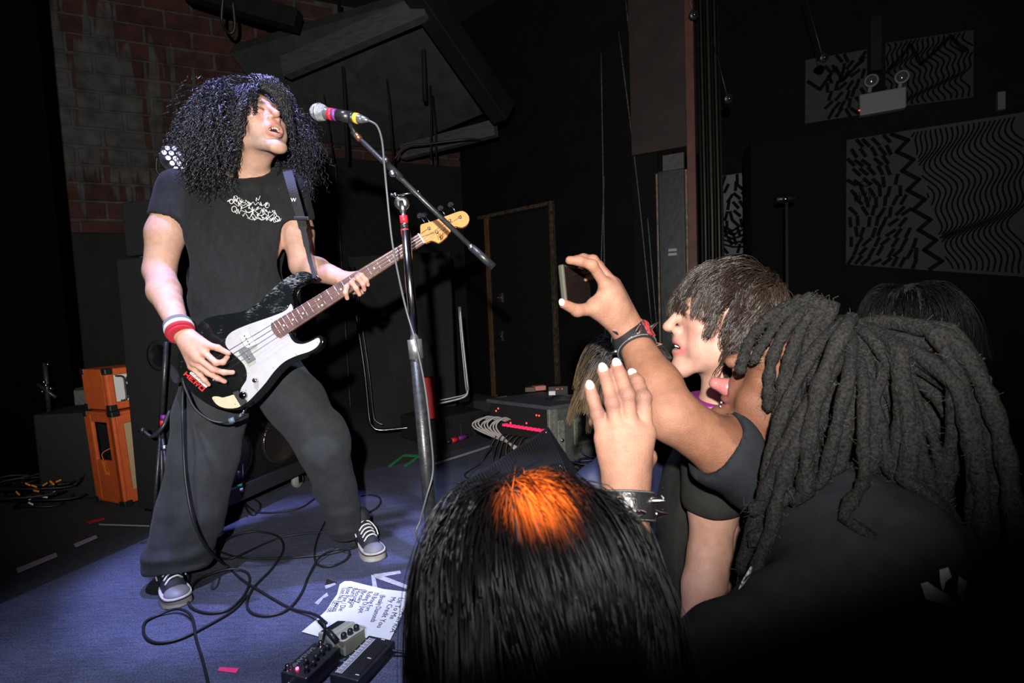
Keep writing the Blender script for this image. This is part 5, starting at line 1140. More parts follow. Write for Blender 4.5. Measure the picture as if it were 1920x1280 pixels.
# recessed butterfly handle on the camera-side panel
mb = MB(); hs0 = r0 + rS * .17 - rF * .006 + Z * RH * .28; mb.box(hs0, rS * .17, rF * .01, Z * RH * .46); hp = mb.build('handle_dish', mat('worn_alu'), rk, bevel=.008)
mb = MB(); mb.box(hs0 + rS * .02 - rF * .003 + Z * RH * .06, rS * .13, rF * .01, Z * RH * .34); mb.build('handle_recess', mat('rack_grey'), hp, bevel=.004)
tubeobj('handle_bar', [hs0 + rS * .05 - rF * .012 + Z * RH * .2, hs0 + rS * .12 - rF * .012 + Z * RH * .24], .008, blackmetal, hp, n=8)
mb = MB(); mb.box(r0 + rS * .055 - rF * .006 + Z * RH * .2, rS * .05, rF * .01, Z * RH * .55); lt = mb.build('latch_dish', mat('worn_alu'), rk, bevel=.006); lathe('latch_knob', r0 + rS * .075 - rF * .008 + Z * RH * .42, -rF, [(.014, 0), (.010, .012), (0, .014)], chrome, lt, n=10)
# jack rows on the front (facing left)
rFn = -rS
pinkm = mat('pink_jack', (0.75, 0.03, 0.12), 0.4, emit=(1.0, 0.03, 0.15, 0.5)); redl = mat('led_red')
for k in range(10): 
    c = r0 + rF * (.03 + .032 * k) + Z * RH * .58 - rS * .0; mb = MB(); mb.box(c, rF * .020, -rS * .03, Z * .016); mb.build('pink_plug', pinkm, rk, bevel=.003)
for k, (a_, c_) in enumerate(((.1, .82), (.12, .82), (.43, .85), (.45, .8), (.33, .62), (.2, .66), (.47, .4))): lathe('led', r0 + rF * a_ + Z * RH * c_ + rS * .028, -rS, [(.006, 0), (.005, .006), (0, .007)], redl, rk, n=8)
mb = MB(); mb.box(r0 + rS * .025, rF * RLf, rS * .01, Z * RH); mb.build('face_plate', mat('dark_inside'), rk)
# pale multicore cables out of the rack
pc = mat('pale_cable', (0.40, 0.37, 0.35), 0.55)
for k in range(9):
    s0_ = r0 + rF * (.3 + .018 * k) + Z * RH * (.7 - .02 * (k % 3)) - rS * .0
    e0 = P(968, 775, 3.2) ; g_ = A(e0[0] - .02 + .006 * k, e0[1], STAGE + .03)
    pts = [s0_, s0_ - rS * (.05 + .006 * k) + Z * .015, s0_ - rS * (.10 + .004 * k) - Z * .04, g_ + Z * .06, g_ + A(-.0, -.05, .01), g_ + A(-.06, -.12, 0), g_ + A(-.14, -.13, -.01)]
    tag(tubeobj('multicore_strand', spline(pts, 30), .0055, pc, n=6), 'pale grey strand of the cable bundle bending out of the rack', 'cable', 'pale cable bundle of the rack')
for k in range(8):
    s0_ = r0 + rF * (.04 + .04 * k) + Z * RH * (.45) - rS * .01
    g_ = A(*(s0_ - rS * (.14 + .03 * (k % 3)) + rF * (.08 * rj.uniform(-1, 1)))[:2], STAGE + .008)
    tag(tubeobj('rack_lead', spline([s0_, s0_ - rS * .06 + Z * .01, s0_ - rS * .11 - Z * .05, g_, g_ + A(rj.uniform(-.1, .1), -.18, 0), g_ + A(rj.uniform(-.25, .1), -.3, 0)], 30), .0045, rubber, n=6), 'black lead plugged below the pink jacks of the rack', 'cable', 'black rack leads')
# things on top of the rack
tz = r0[2] + RH + .004
def on_rack(x, y): return G(x, y, tz)
mb = MB(); c = on_rack(985, 735); mb.box(c, A(.07, .0, 0), A(.0, .05, 0), Z * .03); b1 = mb.build('tape_box', mat('brown_card', (0.13, 0.08, 0.06), 0.8), bevel=.003); tag(b1, 'small brown block beside the dusty pink block on the rack', 'block')
mb = MB(); c = on_rack(998, 733); mb.box(c + A(.012, -.01, 0), A(.085, .03, 0), A(-.015, .05, 0), Z * .032); tag(mb.build('eraser_block', mat('pink_block', (0.55, 0.22, 0.17), 0.7), bevel=.004), 'dusty pink block lying on the rack case', 'block')
dv = thing('small_device', 'small black boxy device with red lights and white label on the rack', 'device', on_rack(1040, 738)); c = on_rack(1028, 742)
mb = MB(); mb.box(c, A(.13, .0, 0), A(.02, .1, 0), Z * .06); mb.build('case', blackplastic, dv, bevel=.005)
mb = MB(); mb.box(c - A(-.004, .002, -.004), A(.042, 0, 0), A(0, .002, 0), Z * .026); mb.build('white_label', whiteprint, dv)
for a_ in (.055, .065, .09): lathe('led', c + A(a_, 0, .042), A(0, -1, 0), [(.003, 0), (.002, .003), (0, .003)], redl, dv, n=6)
for k in range(3):
    c = on_rack(1060, 748); pts = [c + A((.11 - .02 * k) * math.cos(a_) * 1.1, (.06 - .01 * k) * math.sin(a_), .006 + .006 * k) for a_ in np.linspace(0, 6.1, 30)]
    tag(tubeobj('rack_top_cable', pts, .004, rubber, n=6), 'thin black cable coiled around the device on the rack', 'cable', 'cables on the rack top')
# floor wedge monitor with ribbed grille
wg = thing('wedge_monitor', 'black wedge stage monitor with ribbed front at the stage edge', 'monitor speaker', G(1010, 900))
g0, g1, g2, g3 = P(838, 925, 2.15), P(1028, 800, 2.62), P(1098, 965, 2.28), P(905, 1010, 1.95)
gn = nrm(np.cross(g1 - g0, g3 - g0)); gn = gn if gn[2] > 0 else -gn
fl = [A(v[0] + .0, v[1] + 0.0, STAGE + .004) for v in (g0, g1, g2, g3)]
bk = [A(g1[0] + .18, g1[1] + .10, STAGE + .004), A(g2[0] + .10, g2[1] + .1, STAGE + .004)]
mb = MB(); mb.add([g0, g1, g2, g3] + fl + bk, [(0, 1, 2, 3), (0, 3, 7, 4), (4, 7, 6, 9, 8, 5), (0, 4, 5, 1), (1, 5, 8), (1, 8, 9, 2), (2, 9, 6), (3, 2, 6, 7)])
mb.build('cabinet', mat('wedge_paint', (0.016, 0.017, 0.022), 0.5, bump=.3, bscale=300), wg)
gu = (g1 - g0); gv = (g3 - g0)
for k in range(40):
    f_ = (k + .5) / 40; a0 = (g0 * (1 - f_) + g1 * f_); b0_ = (g3 * (1 - f_) + g2 * f_)
    d_ = b0_ - a0; tubeobj('grille_rib', [a0 + d_ * .035 + gn * .004, a0 + d_ * .965 + gn * .004], .0036, mat('rib_metal', (0.05, 0.052, 0.062), 0.4, metal=.5), wg, n=5)
for (x, y) in ((1027, 806), (1043, 842)):
    pass
mb = MB(); c = g0 * .6 + g1 * .3 + g3 * .1 + gn * .006; mb.box(c, nrm(gu) * .07, nrm(gv) * .035, gn * .004); mb.build('badge', blackplastic, wg, bevel=.002)
for f_ in (.05, .45): lathe('screw', (g1 * (1 - f_) + g2 * f_) - nrm(gu) * .03 + gn * .006, gn, [(.008, 0), (.006, .004), (0, .005)], dullmetal, wg, n=8)
# plastic bottle lying behind the wedge
bt = thing('plastic_bottle', 'clear crumpled plastic water bottle lying behind the wedge monitor', 'bottle', G(968, 835))
ba, bb = G(948, 838) + A(0, 0, .032), G(985, 828) + A(0.02, 0, .03); bd = nrm(bb - ba)
lathe('bottle_body', ba, bd, [(.0, 0), (.026, .0), (.031, .006), (.031, .02), (.028, .028), (.031, .036), (.028, .05), (.031, .06), (.030, .10), (.031, .12), (.024, .145), (.013, .165), (.013, .175), (0, .175)], mat('clear_plastic', (0.9, 0.95, 1.0), 0.08, trans=0.85, spec=.6), bt, n=18)
lathe('bottle_cap', ba + bd * .17, bd, [(.0145, 0), (.0145, .014), (0, .015)], whiteprint, bt, n=14)
for k in range(9):
    c = G(1120 + rj.uniform(-25, 45), 862 + rj.uniform(-22, 30)); r = rj.uniform(.06, .16)
    c[2] = STAGE + .008 + .01 * k; mx = edge(c[1])[0] - r - .02; c[0] = min(c[0], mx)
    pts = [c + A(r * math.cos(a_), r * math.sin(a_) * 1.1, .006 * math.sin(2 * a_ + k)) for a_ in np.linspace(rj.random() * 3, 5.4 + rj.random(), 26)]
    tag(tubeobj('edge_cable', pts, .005, rubber if k % 4 else mat('blue_cable', (0.05, 0.06, 0.16), .5), n=6), 'black cable in the tangle behind the wedge monitor' if k % 4 else 'dark blue cable in the tangle behind the wedge monitor', 'cable', 'black tangled cables behind the wedge' if k % 4 else 'blue tangled cables behind the wedge')
# ------------------------------------------------------------------ people: shared builders
def trace(solid, pix, off=0.0012, t0=0.25, iters=60):
    """points where the sight lines through picture points meet a solid, lifted off its surface"""
    R_ = np.array([ray(x, y) for x, y in pix]); R_ /= np.linalg.norm(R_, axis=1, keepdims=True); t_ = np.full(len(R_), t0)
    for _ in range(iters):
        t_ = t_ + 0.9 * solid.eval(CAM + R_ * t_[:, None])
    ok = np.abs(solid.eval(CAM + R_ * t_[:, None])) < .004
    if ok.any(): ok &= np.abs(t_ - np.median(t_[ok])) < .10
    return (CAM + R_ * (t_ - off)[:, None])[ok]          # sight lines that miss are dropped
def body_mesh(solid, h, fine):
    """coarse mesh of the whole solid with finer meshes in the given boxes [(lo, hi, h)]"""
    V, Fc = solid.mesh(h); C_ = V[Fc].mean(1); keep = np.ones(len(Fc), bool)
    ms = []
    for lo, hi, hf in fine:
        lo = np.asarray(lo); hi = np.asarray(hi)
        keep &= ~((C_ > lo + h).all(1) & (C_ < hi - h).all(1))
        ms.append(solid.mesh(hf, lo, hi))
    Fk = Fc[keep]; u, inv = np.unique(Fk.ravel(), return_inverse=True)
    return joinm((V[u], inv.reshape(-1, 4)), *ms)
def head_solid(S, c, R, s=1.0, mouth=0.0, ears=True, chin=0.0, nose=1.0, smile=0.0):
    """head about centre c; R columns are right, forward, up"""
    T = lambda x, y, z: c + R @ (A(x, y, z) * s)
    S.ell(T(0, -.014, .036), A(.075, .097, .083) * s, R, k=.02)
    S.ell(T(0, .030, -.022), A(.060, .064, .088) * s, R, k=.03)
    jd = -.026 * mouth
    for e in (-1, 1):
        S.cap(T(e * .052, .002, -.060 + jd * .5), T(e * .016, .074, -.104 + jd), .022 * s, .018 * s, k=.03)
        S.ell(T(e * .046, .058, -.022), A(.022, .02, .018) * s, R, k=.022)          # cheekbone
        S.ell(T(e * .042, .052, -.060), A(.022, .026, .028) * s, R, k=.02)
    S.ell(T(0, .080 + chin, -.108 + jd), A(.022, .017, .017) * s, R, k=.02)          # chin
    S.cap(T(-.034, .080, .030), T(.034, .080, .030), .0125 * s, k=.016)             # brow
    for e in (-1, 1): S.ell(T(e * .031, .100, .010), A(.019, .016, .013) * s, R, k=.014, op='s')
    for e in (-1, 1): S.ell(T(e * .031, .0775, .008), A(.0165, .0135, .0125) * s, R, k=.004)   # lids over the eyeball
    S.cap(T(0, .090, .020), T(0, .112 + .006 * nose, -.022), .0085 * s, .0105 * s, k=.012)   # nose bridge
    S.ell(T(0, .113 + .006 * nose, -.027), A(.0115, .012, .010) * s, R, k=.008)
    for e in (-1, 1):
        S.ell(T(e * .0135, .101, -.031), A(.0085, .011, .0085) * s, R, k=.007)
        S.ell(T(e * .0075, .108, -.0385), A(.0042, .0065, .005) * s, R, k=.003, op='s')
    S.ell(T(0, .086, -.062), A(.030, .020, .028) * s, R, k=.02)                      # muzzle
    if mouth > 0:
        S.ell(T(0, .098, -.066 - .010 * mouth), A(.021 + .006 * smile, .034, .004 + .012 * mouth) * s, R, k=.006, op='s')
        n = 10
        up = [T(-.024 - .005 * smile + (.048 + .01 * smile) * i / n, .097 - .020 * abs(i / n * 2 - 1) ** 2.2, -.058 + .004 * smile * abs(i / n * 2 - 1) - .008 * abs(i / n * 2 - 1) ** 2 * (1 - smile)) for i in range(n + 1)]
        lo = [T(-.023 - .005 * smile + (.046 + .01 * smile) * i / n, .094 - .018 * abs(i / n * 2 - 1) ** 2.2, -.077 - .018 * mouth + (.010 + .014 * mouth) * abs(i / n * 2 - 1) ** 2.5) for i in range(n + 1)]
        S.chain(up, [.0048 * s] * (n + 1), k=.005); S.chain(lo, [.0056 * s] * (n + 1), k=.005)
    else:
        S.chain([T(-.022 + .044 * i / 6, .100 - .014 * abs(i / 3 - 1) ** 2, -.063) for i in range(7)], [.004 * s, .0055 * s, .006 * s, .0055 * s, .006 * s, .0055 * s, .004 * s], k=.005)
        S.chain([T(-.020 + .040 * i / 6, .098 - .012 * abs(i / 3 - 1) ** 2, -.074) for i in range(7)], [.004 * s, .006 * s, .0065 * s, .0065 * s, .0065 * s, .006 * s, .004 * s], k=.005)
    if ears:
        for e in (-1, 1):
            S.ell(T(e * .077, -.012, -.010), A(.008, .018, .030) * s, R, k=.008); S.ell(T(e * .083, -.006, -.008), A(.006, .010, .018) * s, R, k=.004, op='s')
            S.cap(T(e * .079, .002, -.034), T(e * .080, -.006, -.036), .0075 * s, k=.006)
    return T
def finger(S, pts, r0, r1, k=.006):
    n = len(pts); S.chain(pts, [r0 + (r1 - r0) * i / (n - 1) for i in range(n)], k)
def teeth(name, T, R, s, m, parent, z, y, half, hgt, n=6):
    """row of separate teeth as parts"""
    for i in range(n):
        f = (i + .5) / n * 2 - 1; c = T(f * half, y - .014 * f * f, z)
        S = Solid(); S.box(c, A(half / n * .9, .0035, hgt) * s, .0018 * s, R @ np.array([[math.cos(-f * .6), -math.sin(-f * .6), 0], [math.sin(-f * .6), math.cos(-f * .6), 0], [0, 0, 1]]))
        V, Fc = S.mesh(.0016); obj(name, V, Fc, m, parent, smooth=True)
def fold(V, Fc, amp, seed, scale, stretch=(1, 1, 1), mask=None):
    N = normals(V, Fc); w = waves(V * np.asarray(stretch), seed, scale); w = np.sign(w) * np.abs(w) ** 1.3
    if mask is not None: w = w * mask
    return V + N * (w * amp)[:, None]
def hull_push(p, solid, d):
    """push points out of a solid to at least distance d"""
    sh = p.shape; q = p.reshape(-1, 3); e = solid.eval(q); bad = e < d
    if bad.any():
        b = q[bad]; g = np.zeros_like(b); h = .004
        for a_ in range(3):
            o = np.zeros(3); o[a_] = h; g[:, a_] = solid.eval(b + o) - solid.eval(b - o)
        g /= np.maximum(np.linalg.norm(g, axis=1, keepdims=True), 1e-9); q = q.copy(); q[bad] = b + g * (d - e[bad])[:, None]
    return q.reshape(sh)
def helixify(P_, amp, turns, rs, ph=None):
    """wind each path (n, k, 3) into a curl"""
    n, k, _ = P_.shape; T = np.gradient(P_, axis=1); T /= np.maximum(np.linalg.norm(T, axis=2, keepdims=True), 1e-9)
    ref = rs.normal(size=(n, 1, 3)); u = np.cross(T, ref); u /= np.maximum(np.linalg.norm(u, axis=2, keepdims=True), 1e-9); w = np.cross(T, u)
    s = np.linspace(0, 1, k)[None, :]; an = 6.283 * turns[:, None] * s + rs.rand(n, 1) * 6.28
    a = amp[:, None] * np.minimum(1, s * 5)
    return P_ + (a * np.cos(an))[..., None] * u + (a * np.sin(an))[..., None] * w
def legs(parent, hip, facing, m, z0=0.0, h=.95, w=.10, r=.085, name='trousers', shoem=None):
    """plain standing lower body of an audience member whose legs are out of sight"""
    f = nrm(A(facing[0], facing[1], 0)); rt = A(f[1], -f[0], 0); S = Solid(); hz = hip[2]
    S.ell(hip, A(.16, .12, .13), rotm(f, Z), k=.05)
    feet = []
    for e in (-1, 1):
        a = A(*(hip + rt * e * w)[:2], hz - .06); kn = A(*(hip + rt * e * w * 1.05 + f * .02)[:2], z0 + (hz - z0) * .52); an = A(*(hip + rt * e * w * 1.1)[:2], z0 + .08)
        S.chain([a, kn, an], [r, r * .72, r * .62], k=.03); feet.append(A(an[0], an[1], z0))
    V, Fc = S.mesh(.014); o = skinmesh(name, relax(V, Fc, 1), Fc, m, parent)
    for q in feet:
        S = Solid(); S.cap(q + Z * .045 - f * .04, q + Z * .04 + f * .15, .043, .038, k=.02); S.box(q + Z * .015 + f * .055, A(.045, .13, .013), .012, rotm(f, Z), k=.02)
        V, Fc = S.mesh(.009); skinmesh('shoe', V, Fc, shoem or rubber, parent)
    return o
skinL = mat('skin_light', vcol='col', rough=0.58, noise=0.12, nscale=60, bump=0.25, bscale=380, spec=0.3)
skinD = mat('skin_brown', vcol='col', rough=0.62, noise=0.14, nscale=60, bump=0.35, bscale=380, spec=0.25)
toothm = mat('tooth', (0.72, 0.66, 0.52), 0.3)
def lerpc(a, b, t): return np.asarray(a)[None, :] * (1 - t[:, None]) + np.asarray(b)[None, :] * t[:, None]
def gauss(V, p, r): return np.exp(-((V - p) ** 2).sum(1) / (r * r))

# ------------------------------------------------------------------ the singer
FEET_R, FEET_L = G(318, 1102), G(690, 1032)
sg_ = thing('person', 'singer with big black curly hair in black T-shirt playing bass on stage', 'person', (FEET_R + FEET_L) / 2)
hf = nrm(A(.74, -.56, .30)); HR = rotm(hf, Z + A(-.06, 0, 0)); HC = P(464, 222, 1.985)
tipT = HC + HR @ A(0, .125, -.027)
HC = HC + (P(519, 213, tipT[1]) - tipT)          # put the nose tip on its sight line
B = Solid(); TH = head_solid(B, HC, HR, 1.0, mouth=.80, smile=.5, ears=False, nose=1.4)
RS, LS = P(336, 356, 2.04), P(545, 356, 2.10); NB = P(466, 335, 2.06)
B.cap(HC + HR @ A(0, -.03, -.06), NB, .056, .060, k=.03); B.cap(NB, NB + A(0, .01, -.06), .062, .075, k=.03)
B.cap(TH(-.04, .0, -.07), NB + A(.015, -.05, -.0), .018, .014, k=.025); B.cap(TH(.04, .0, -.07), NB + A(.03, -.045, -.0), .018, .014, k=.025)
for sh in (RS, LS): B.cap(NB + A(0, 0, -.04), sh, .055, .055, k=.04)
TOR = rotm(nrm(A(.22, -.97, .05)), Z)
B.ell(P(449, 430, 2.06), (.16, .09, .19), TOR, k=.05); B.ell(P(449, 580, 2.05), (.15, .085, .22), TOR, k=.05)
RE, RW = P(299, 508, 1.985), P(336, 616, 1.800)
B.chain([RS, RS * .45 + RE * .55 + A(-.004, -.01, 0), RE], [.062, .064, .052], k=.02)
B.chain([RE, RE * .62 + RW * .38 + A(-.008, -.0, 0), RW], [.050, .0520, .031], k=.02)
LE, LW = P(568, 497, 2.13), P(646, 524, 1.965)
B.chain([LS, LS * .45 + LE * .55, LE], [.060, .060, .050], k=.02); B.chain([LE, LE * .65 + LW * .35, LW], [.048, .047, .029], k=.02)
# right hand over the strings: knuckles first, then finger chains
hd0 = 1.772
wr = RW
K = {'i': P(384, 661, 1.757), 'm': P(372, 672, 1.760), 'r': P(365, 681, 1.768), 'p': P(359, 688, 1.778)}
for q_, r_ in (('i', .0125), ('m', .0125), ('r', .012), ('p', .011)): B.cap(wr, K[q_], .021, r_, k=.018)
B.cap(P(352, 640, 1.785), P(372, 668, 1.765), .019, .015, k=.02)
finger(B, [K['i'], P(405, 680, 1.742), P(418, 679, 1.757), P(426, 669, 1.772)], .0108, .0080)
finger(B, [K['m'], P(399, 692, 1.748), P(420, 698, 1.752), P(436, 698, 1.765)], .0110, .0080)
finger(B, [K['r'], P(390, 699, 1.752), P(408, 709, 1.755), P(421, 715, 1.766)], .0106, .0076)
finger(B, [K['p'], P(375, 703, 1.762), P(384, 713, 1.764), P(391, 721, 1.772)], .0096, .0068)
B.cap(wr + A(.01, 0, 0), P(388, 647, 1.765), .018, .0145, k=.016); finger(B, [P(388, 647, 1.765), P(408, 652, 1.752), P(428, 662, 1.760)], .0125, .0085)
# left hand draped over the neck
def neckd(x): t_ = (x - 347) / (790 - 347); return 1.815 + (1.93 - 1.815) * t_
LK = [P(657, 531, 1.925), P(664, 524, 1.915), P(669, 518, 1.915), P(672, 514, 1.925)]
for i, q_ in enumerate(LK): B.cap(LW, q_, .021, .0115, k=.016)
finger(B, [LK[0], P(650, 538, 1.868), P(648, 549, 1.862), P(651, 559, 1.872)], .0100, .0074)
finger(B, [LK[1], P(660, 530, 1.862), P(668, 541, 1.862), P(674, 552, 1.872)], .0104, .0076)
finger(B, [LK[2], P(672, 522, 1.864), P(681, 533, 1.866), P(683, 543, 1.876)], .0102, .0075)
finger(B, [LK[3], P(678, 516, 1.872), P(687, 525, 1.874), P(690, 534, 1.882)], .0092, .0068)
B.cap(LW, P(664, 545, 1.955), .017, .013, k=.014); finger(B, [P(664, 545, 1.955), P(676, 548, 1.935), P(684, 545, 1.925)], .0115, .0085)
def bx_(pts, m): pts = np.array(pts); return pts.min(0) - m, pts.max(0) + m
hlo, hhi = bx_([HC], .17); hlo[2] += .0
f1 = bx_([wr, K['i'], P(436, 698, 1.765), P(391, 721, 1.77), P(428, 662, 1.75)], .03); f2 = bx_([LW, P(651, 559, 1.87), P(690, 527, 1.87)], .03)
V, Fc = body_mesh(B, .0065, [(hlo, hhi, .0028), (f1[0], f1[1], .0021), (f2[0], f2[1], .0021)])
base = np.array((0.50, 0.29, 0.205))
cols = np.tile(base, (len(V), 1)); lv = (V - HC) @ HR
def tint(c, w_):
    global cols
    w_ = np.clip(w_, 0, 1)[:, None]; cols = cols * (1 - w_) + np.array(c) * w_
inhead = (np.linalg.norm(lv, axis=1) < .2)
tint((.50, .22, .16), .6 * gauss(lv, A(0, .09, -.03), .045) * inhead)
tint((.33, .235, .185), .75 * np.clip((-.062 - lv[:, 2]) / .03, 0, 1) * np.clip((lv[:, 1] + .0) / .03, 0, 1) * inhead * (np.linalg.norm(lv, axis=1) < .16))   # stubble
lipd = np.abs(np.sqrt((lv[:, 0] / .026) ** 2 + ((lv[:, 2] + .073) / .019) ** 2) - 1.05)
tint((.46, .17, .135), .85 * np.exp(-(lipd / .26) ** 2) * (lv[:, 1] > .070) * inhead)
tint((.10, .02, .02), ((np.sqrt((lv[:, 0] / .022) ** 2 + ((lv[:, 2] + .072) / .014) ** 2) < .85) & (lv[:, 1] < .093) & (lv[:, 1] > .04)) * 1.0 * inhead)
for e in (-1, 1):
    tint((.05, .03, .02), .85 * np.exp(-((lv[:, 0] - e * .032) / .024) ** 4 - ((lv[:, 2] - .030) / .0085) ** 2) * (lv[:, 1] > .06) * inhead)      # eyebrows
    tint((.03, .02, .02), .9 * np.exp(-((lv[:, 0] - e * .031) / .016) ** 4 - ((lv[:, 2] - .007) / .0040) ** 2) * (lv[:, 1] > .06) * inhead)        # closed eyes
for q_ in (RW, LW): tint((.52, .25, .18), .0 * gauss(V, q_, .1))
handw = np.maximum(gauss(V, P(400, 690, 1.76), .08), gauss(V, P(670, 535, 1.88), .07)); tint((.56, .27, .205), .6 * handw)
skinmesh('body', V, Fc, skinL, sg_, cols)
teeth('tooth', TH, HR, 1.0, toothm, sg_, -.0635, .0945, .019, .0052, 6); teeth('tooth', TH, HR, 1.0, toothm, sg_, -.0875, .0885, .015, .0042, 5)
# T-shirt
S = Solid()
S.ell(P(449, 428, 2.075), (.205, .128, .205), TOR, k=.06); S.ell(P(449, 545, 2.065), (.182, .122, .20), TOR, k=.10); S.ell(P(449, 640, 2.055), (.178, .122, .12), TOR, k=.10)
S.cap(P(425, 345, 2.09), RS + A(.01, 0, .0), .070, .064, k=.06); S.cap(P(495, 345, 2.10), LS + A(-.01, 0, 0), .066, .062, k=.06)
rse, lse = RS * .50 + RE * .50, LS * .46 + LE * .54
S.cap(RS, rse, .072, .079, k=.035); S.cap(LS, lse, .068, .072, k=.035)
Vc = [(RS, RE, rse), (LS, LE, lse)]
S.ell(P(470, 366, 2.05), (.115, .105, .060), TOR, k=.05)
S.cap(NB + A(.006, -.030, .022), HC + A(.0, -.02, -.01), .064, .070, k=.012, op='s')                     # neck opening
S.cap(rse + (RE - RS) * .07, RE, .090, .12, k=.012, op='s'); S.cap(lse + (LE - LS) * .07, LE, .085, .11, k=.012, op='s')
SHIRT = S
V, Fc = S.mesh(.006); 
dn = np.clip((2.0 - V[:, 2]) / .4, 0, 1)
V = fold(V, Fc, .0035, 4, 22, (1, 1, .55)); V = fold(V, Fc, .0018, 9, 60, (1, 1, .6)); V = relax(V, Fc, 2)
tee = mat('black_tshirt', (0.0125, 0.013, 0.0135), 0.85, noise=0.2, nscale=60, bump=0.35, bscale=350, sheen=0.03, spec=0.25)
skinmesh('t_shirt', V, Fc, tee, sg_)
# sleeve and neck ribbing
nk = [NB + A(.004, -.015, -.018)]
# tangled white script print
pr_ = random.Random(2); mb = MB()
def c6(x, y): return (410 + x / 14.77, 350 + y / 14.77)
rows = [(270, 390, 900, 430, 60), (420, 320, 640, 400, 60), (950, 380, 1150, 300, 55), (440, 500, 1380, 480, 70), (520, 690, 1560, 690, 75), (720, 790, 1620, 760, 75), (850, 880, 1700, 890, 62), (1150, 850, 1600, 950, 60), (600, 560, 1300, 640, 70)]
for (x0, y0, x1, y1, am) in rows:
    n = max(3, int(abs(x1 - x0) / 42)); cp_ = [A(x0 + (x1 - x0) * i / n + pr_.uniform(-85, 85), y0 + (y1 - y0) * i / n + am * (1 if i % 2 else -1) * pr_.uniform(.2, 1.0)) for i in range(n + 1)]
    q3 = trace(S, [c6(*q_) for q_ in spline(cp_, n * 7)], .0035); mb.tube(q3, .00095, 4, False)
for (x0, y0, r_) in ((470, 310, 62), (350, 410, 60), (430, 620, 80), (1620, 890, 75), (1340, 510, 70)):
    q3 = trace(S, [c6(x0 + r_ * math.cos(a_) * .85, y0 + r_ * math.sin(a_)) for a_ in np.linspace(0, 6.28, 20)], .0035); mb.tube(q3, .0013, 4, False)
mb.build('shirt_print', whiteprint, sg_, label='white tangled script print')
# trousers
S = Solid()
HRp, HLp = P(410, 695, 2.045), P(508, 695, 2.09)
S.ell(P(455, 680, 2.06), (.178, .122, .11), TOR, k=.05)
KR_, AR_ = P(381, 860, 1.965), P(336, 1048, 1.90)
KL_, AL_ = P(606, 832, 2.06), P(651, 1000, 2.175)
S.chain([HRp, HRp * .5 + KR_ * .5, KR_, KR_ * .45 + AR_ * .55, AR_], [.120, .122, .112, .110, .116], k=.03)
S.chain([HLp, HLp * .5 + KL_ * .5 + A(0, 0, .01), KL_, KL_ * .5 + AL_ * .5, AL_], [.112, .108, .096, .076, .074], k=.03)
S.ell(P(622, 815, 2.04), (.045, .05, .08), None, k=.05)
S.box(A(AR_[0], AR_[1], FEET_R[2] - .14), (.3, .3, .212), .005, k=.01, op='s'); S.box(A(AL_[0] + .1, AL_[1], FEET_L[2] - .14), (.3, .3, .172), .005, k=.01, op='s')
V, Fc = S.mesh(.007)
V = fold(V, Fc, .0045, 21, 13, (1, 1, .45)); V = fold(V, Fc, .0022, 5, 38, (1, 1, .6)); V = fold(V, Fc, .005, 8, 26, (.5, .5, 2.0), np.clip((1.02 - V[:, 2]) / .12, 0, 1)); V = relax(V, Fc, 2)
skinmesh('trousers', V, Fc, mat('charcoal_trousers', (0.027, 0.030, 0.034), 0.85, noise=0.22, nscale=25, bump=0.4, bscale=500, sheen=0.04, spec=0.25), sg_)
# shoes
def sneaker(toe, heel, parent):
    f = nrm(A(*(toe - heel)[:2], 0)); r = A(f[1], -f[0], 0); L_ = .285; o = A(*heel[:2], STAGE)
    W = lambda a, b, c: o + f * a + r * b + Z * c
    out = [(-.01, .0), (.0, .028), (.04, .034), (.11, .033), (.18, .045), (.235, .046), (.27, .034), (.285, .0), (.27, -.036), (.23, -.044), (.17, -.040), (.10, -.032), (.04, -.033), (.0, -.027)]
    mb = MB(); mb.prism(smooth_poly(out, 4), o, f, r, Z, .034); so = mb.build('sole', mat('sole_white', (0.50, 0.47, 0.42), 0.6, noise=.2, nscale=40), parent, bevel=.004)
    mb = MB(); mb.prism(smooth_poly([(a * 1.012, b * 1.03) for a, b in out], 4), o + Z * .026, f, r, Z, .003); mb.build('sole_stripe', mat('ink_black'), so)
    S = Solid(); S.cap(W(.03, 0, .06), W(.10, 0, .055), .036, .036, k=.03); S.cap(W(.10, 0, .055), W(.20, 0, .038), .036, .034, k=.03); S.cap(W(.02, 0, .10), W(.06, 0, .11), .034, .036, k=.03); S.box(W(.12, 0, .015), (.035, .13, .02), .012, rotm(f, Z), k=.02)
    V, Fc = S.mesh(.004); up = skinmesh('upper', V, Fc, mat('black_canvas', (0.020, 0.021, 0.026), 0.7, bump=.3, bscale=700), parent)
    S = Solid(); S.ell(W(.238, 0, .032), (.040, .042, .024), rotm(f, Z)); V, Fc = S.mesh(.003); skinmesh('toe_cap', V, Fc, mat('toe_rubber', (0.20, 0.20, 0.21), 0.55), parent)
    lm_ = mat('lace_white', (0.68, 0.67, 0.64), .8)
    for k in range(5):
        a = .095 + .024 * k; h_ = .0985 - .0058 * k
        tubeobj('lace', spline([W(a, -.028, h_ - .014), W(a + .006, -.012, h_ + .001), W(a + .012, .012, h_), W(a + .016, .028, h_ - .016)], 12), .0032, lm_, up, n=6)
    tubeobj('lace', spline([W(.10, .0, .099), W(.105, .025, .098), W(.12, .042, .075), W(.14, .042, .055)], 16), .0028, lm_, up, n=6); tubeobj('lace', spline([W(.10, .0, .099), W(.11, -.022, .097), W(.125, -.042, .07), W(.15, -.044, .05)], 16), .0028, lm_, up, n=6)
th1 = G(338, 1139); hh1 = th1 - nrm(A(.66, -.75, 0)) * .285; sneaker(th1, hh1, sg_)
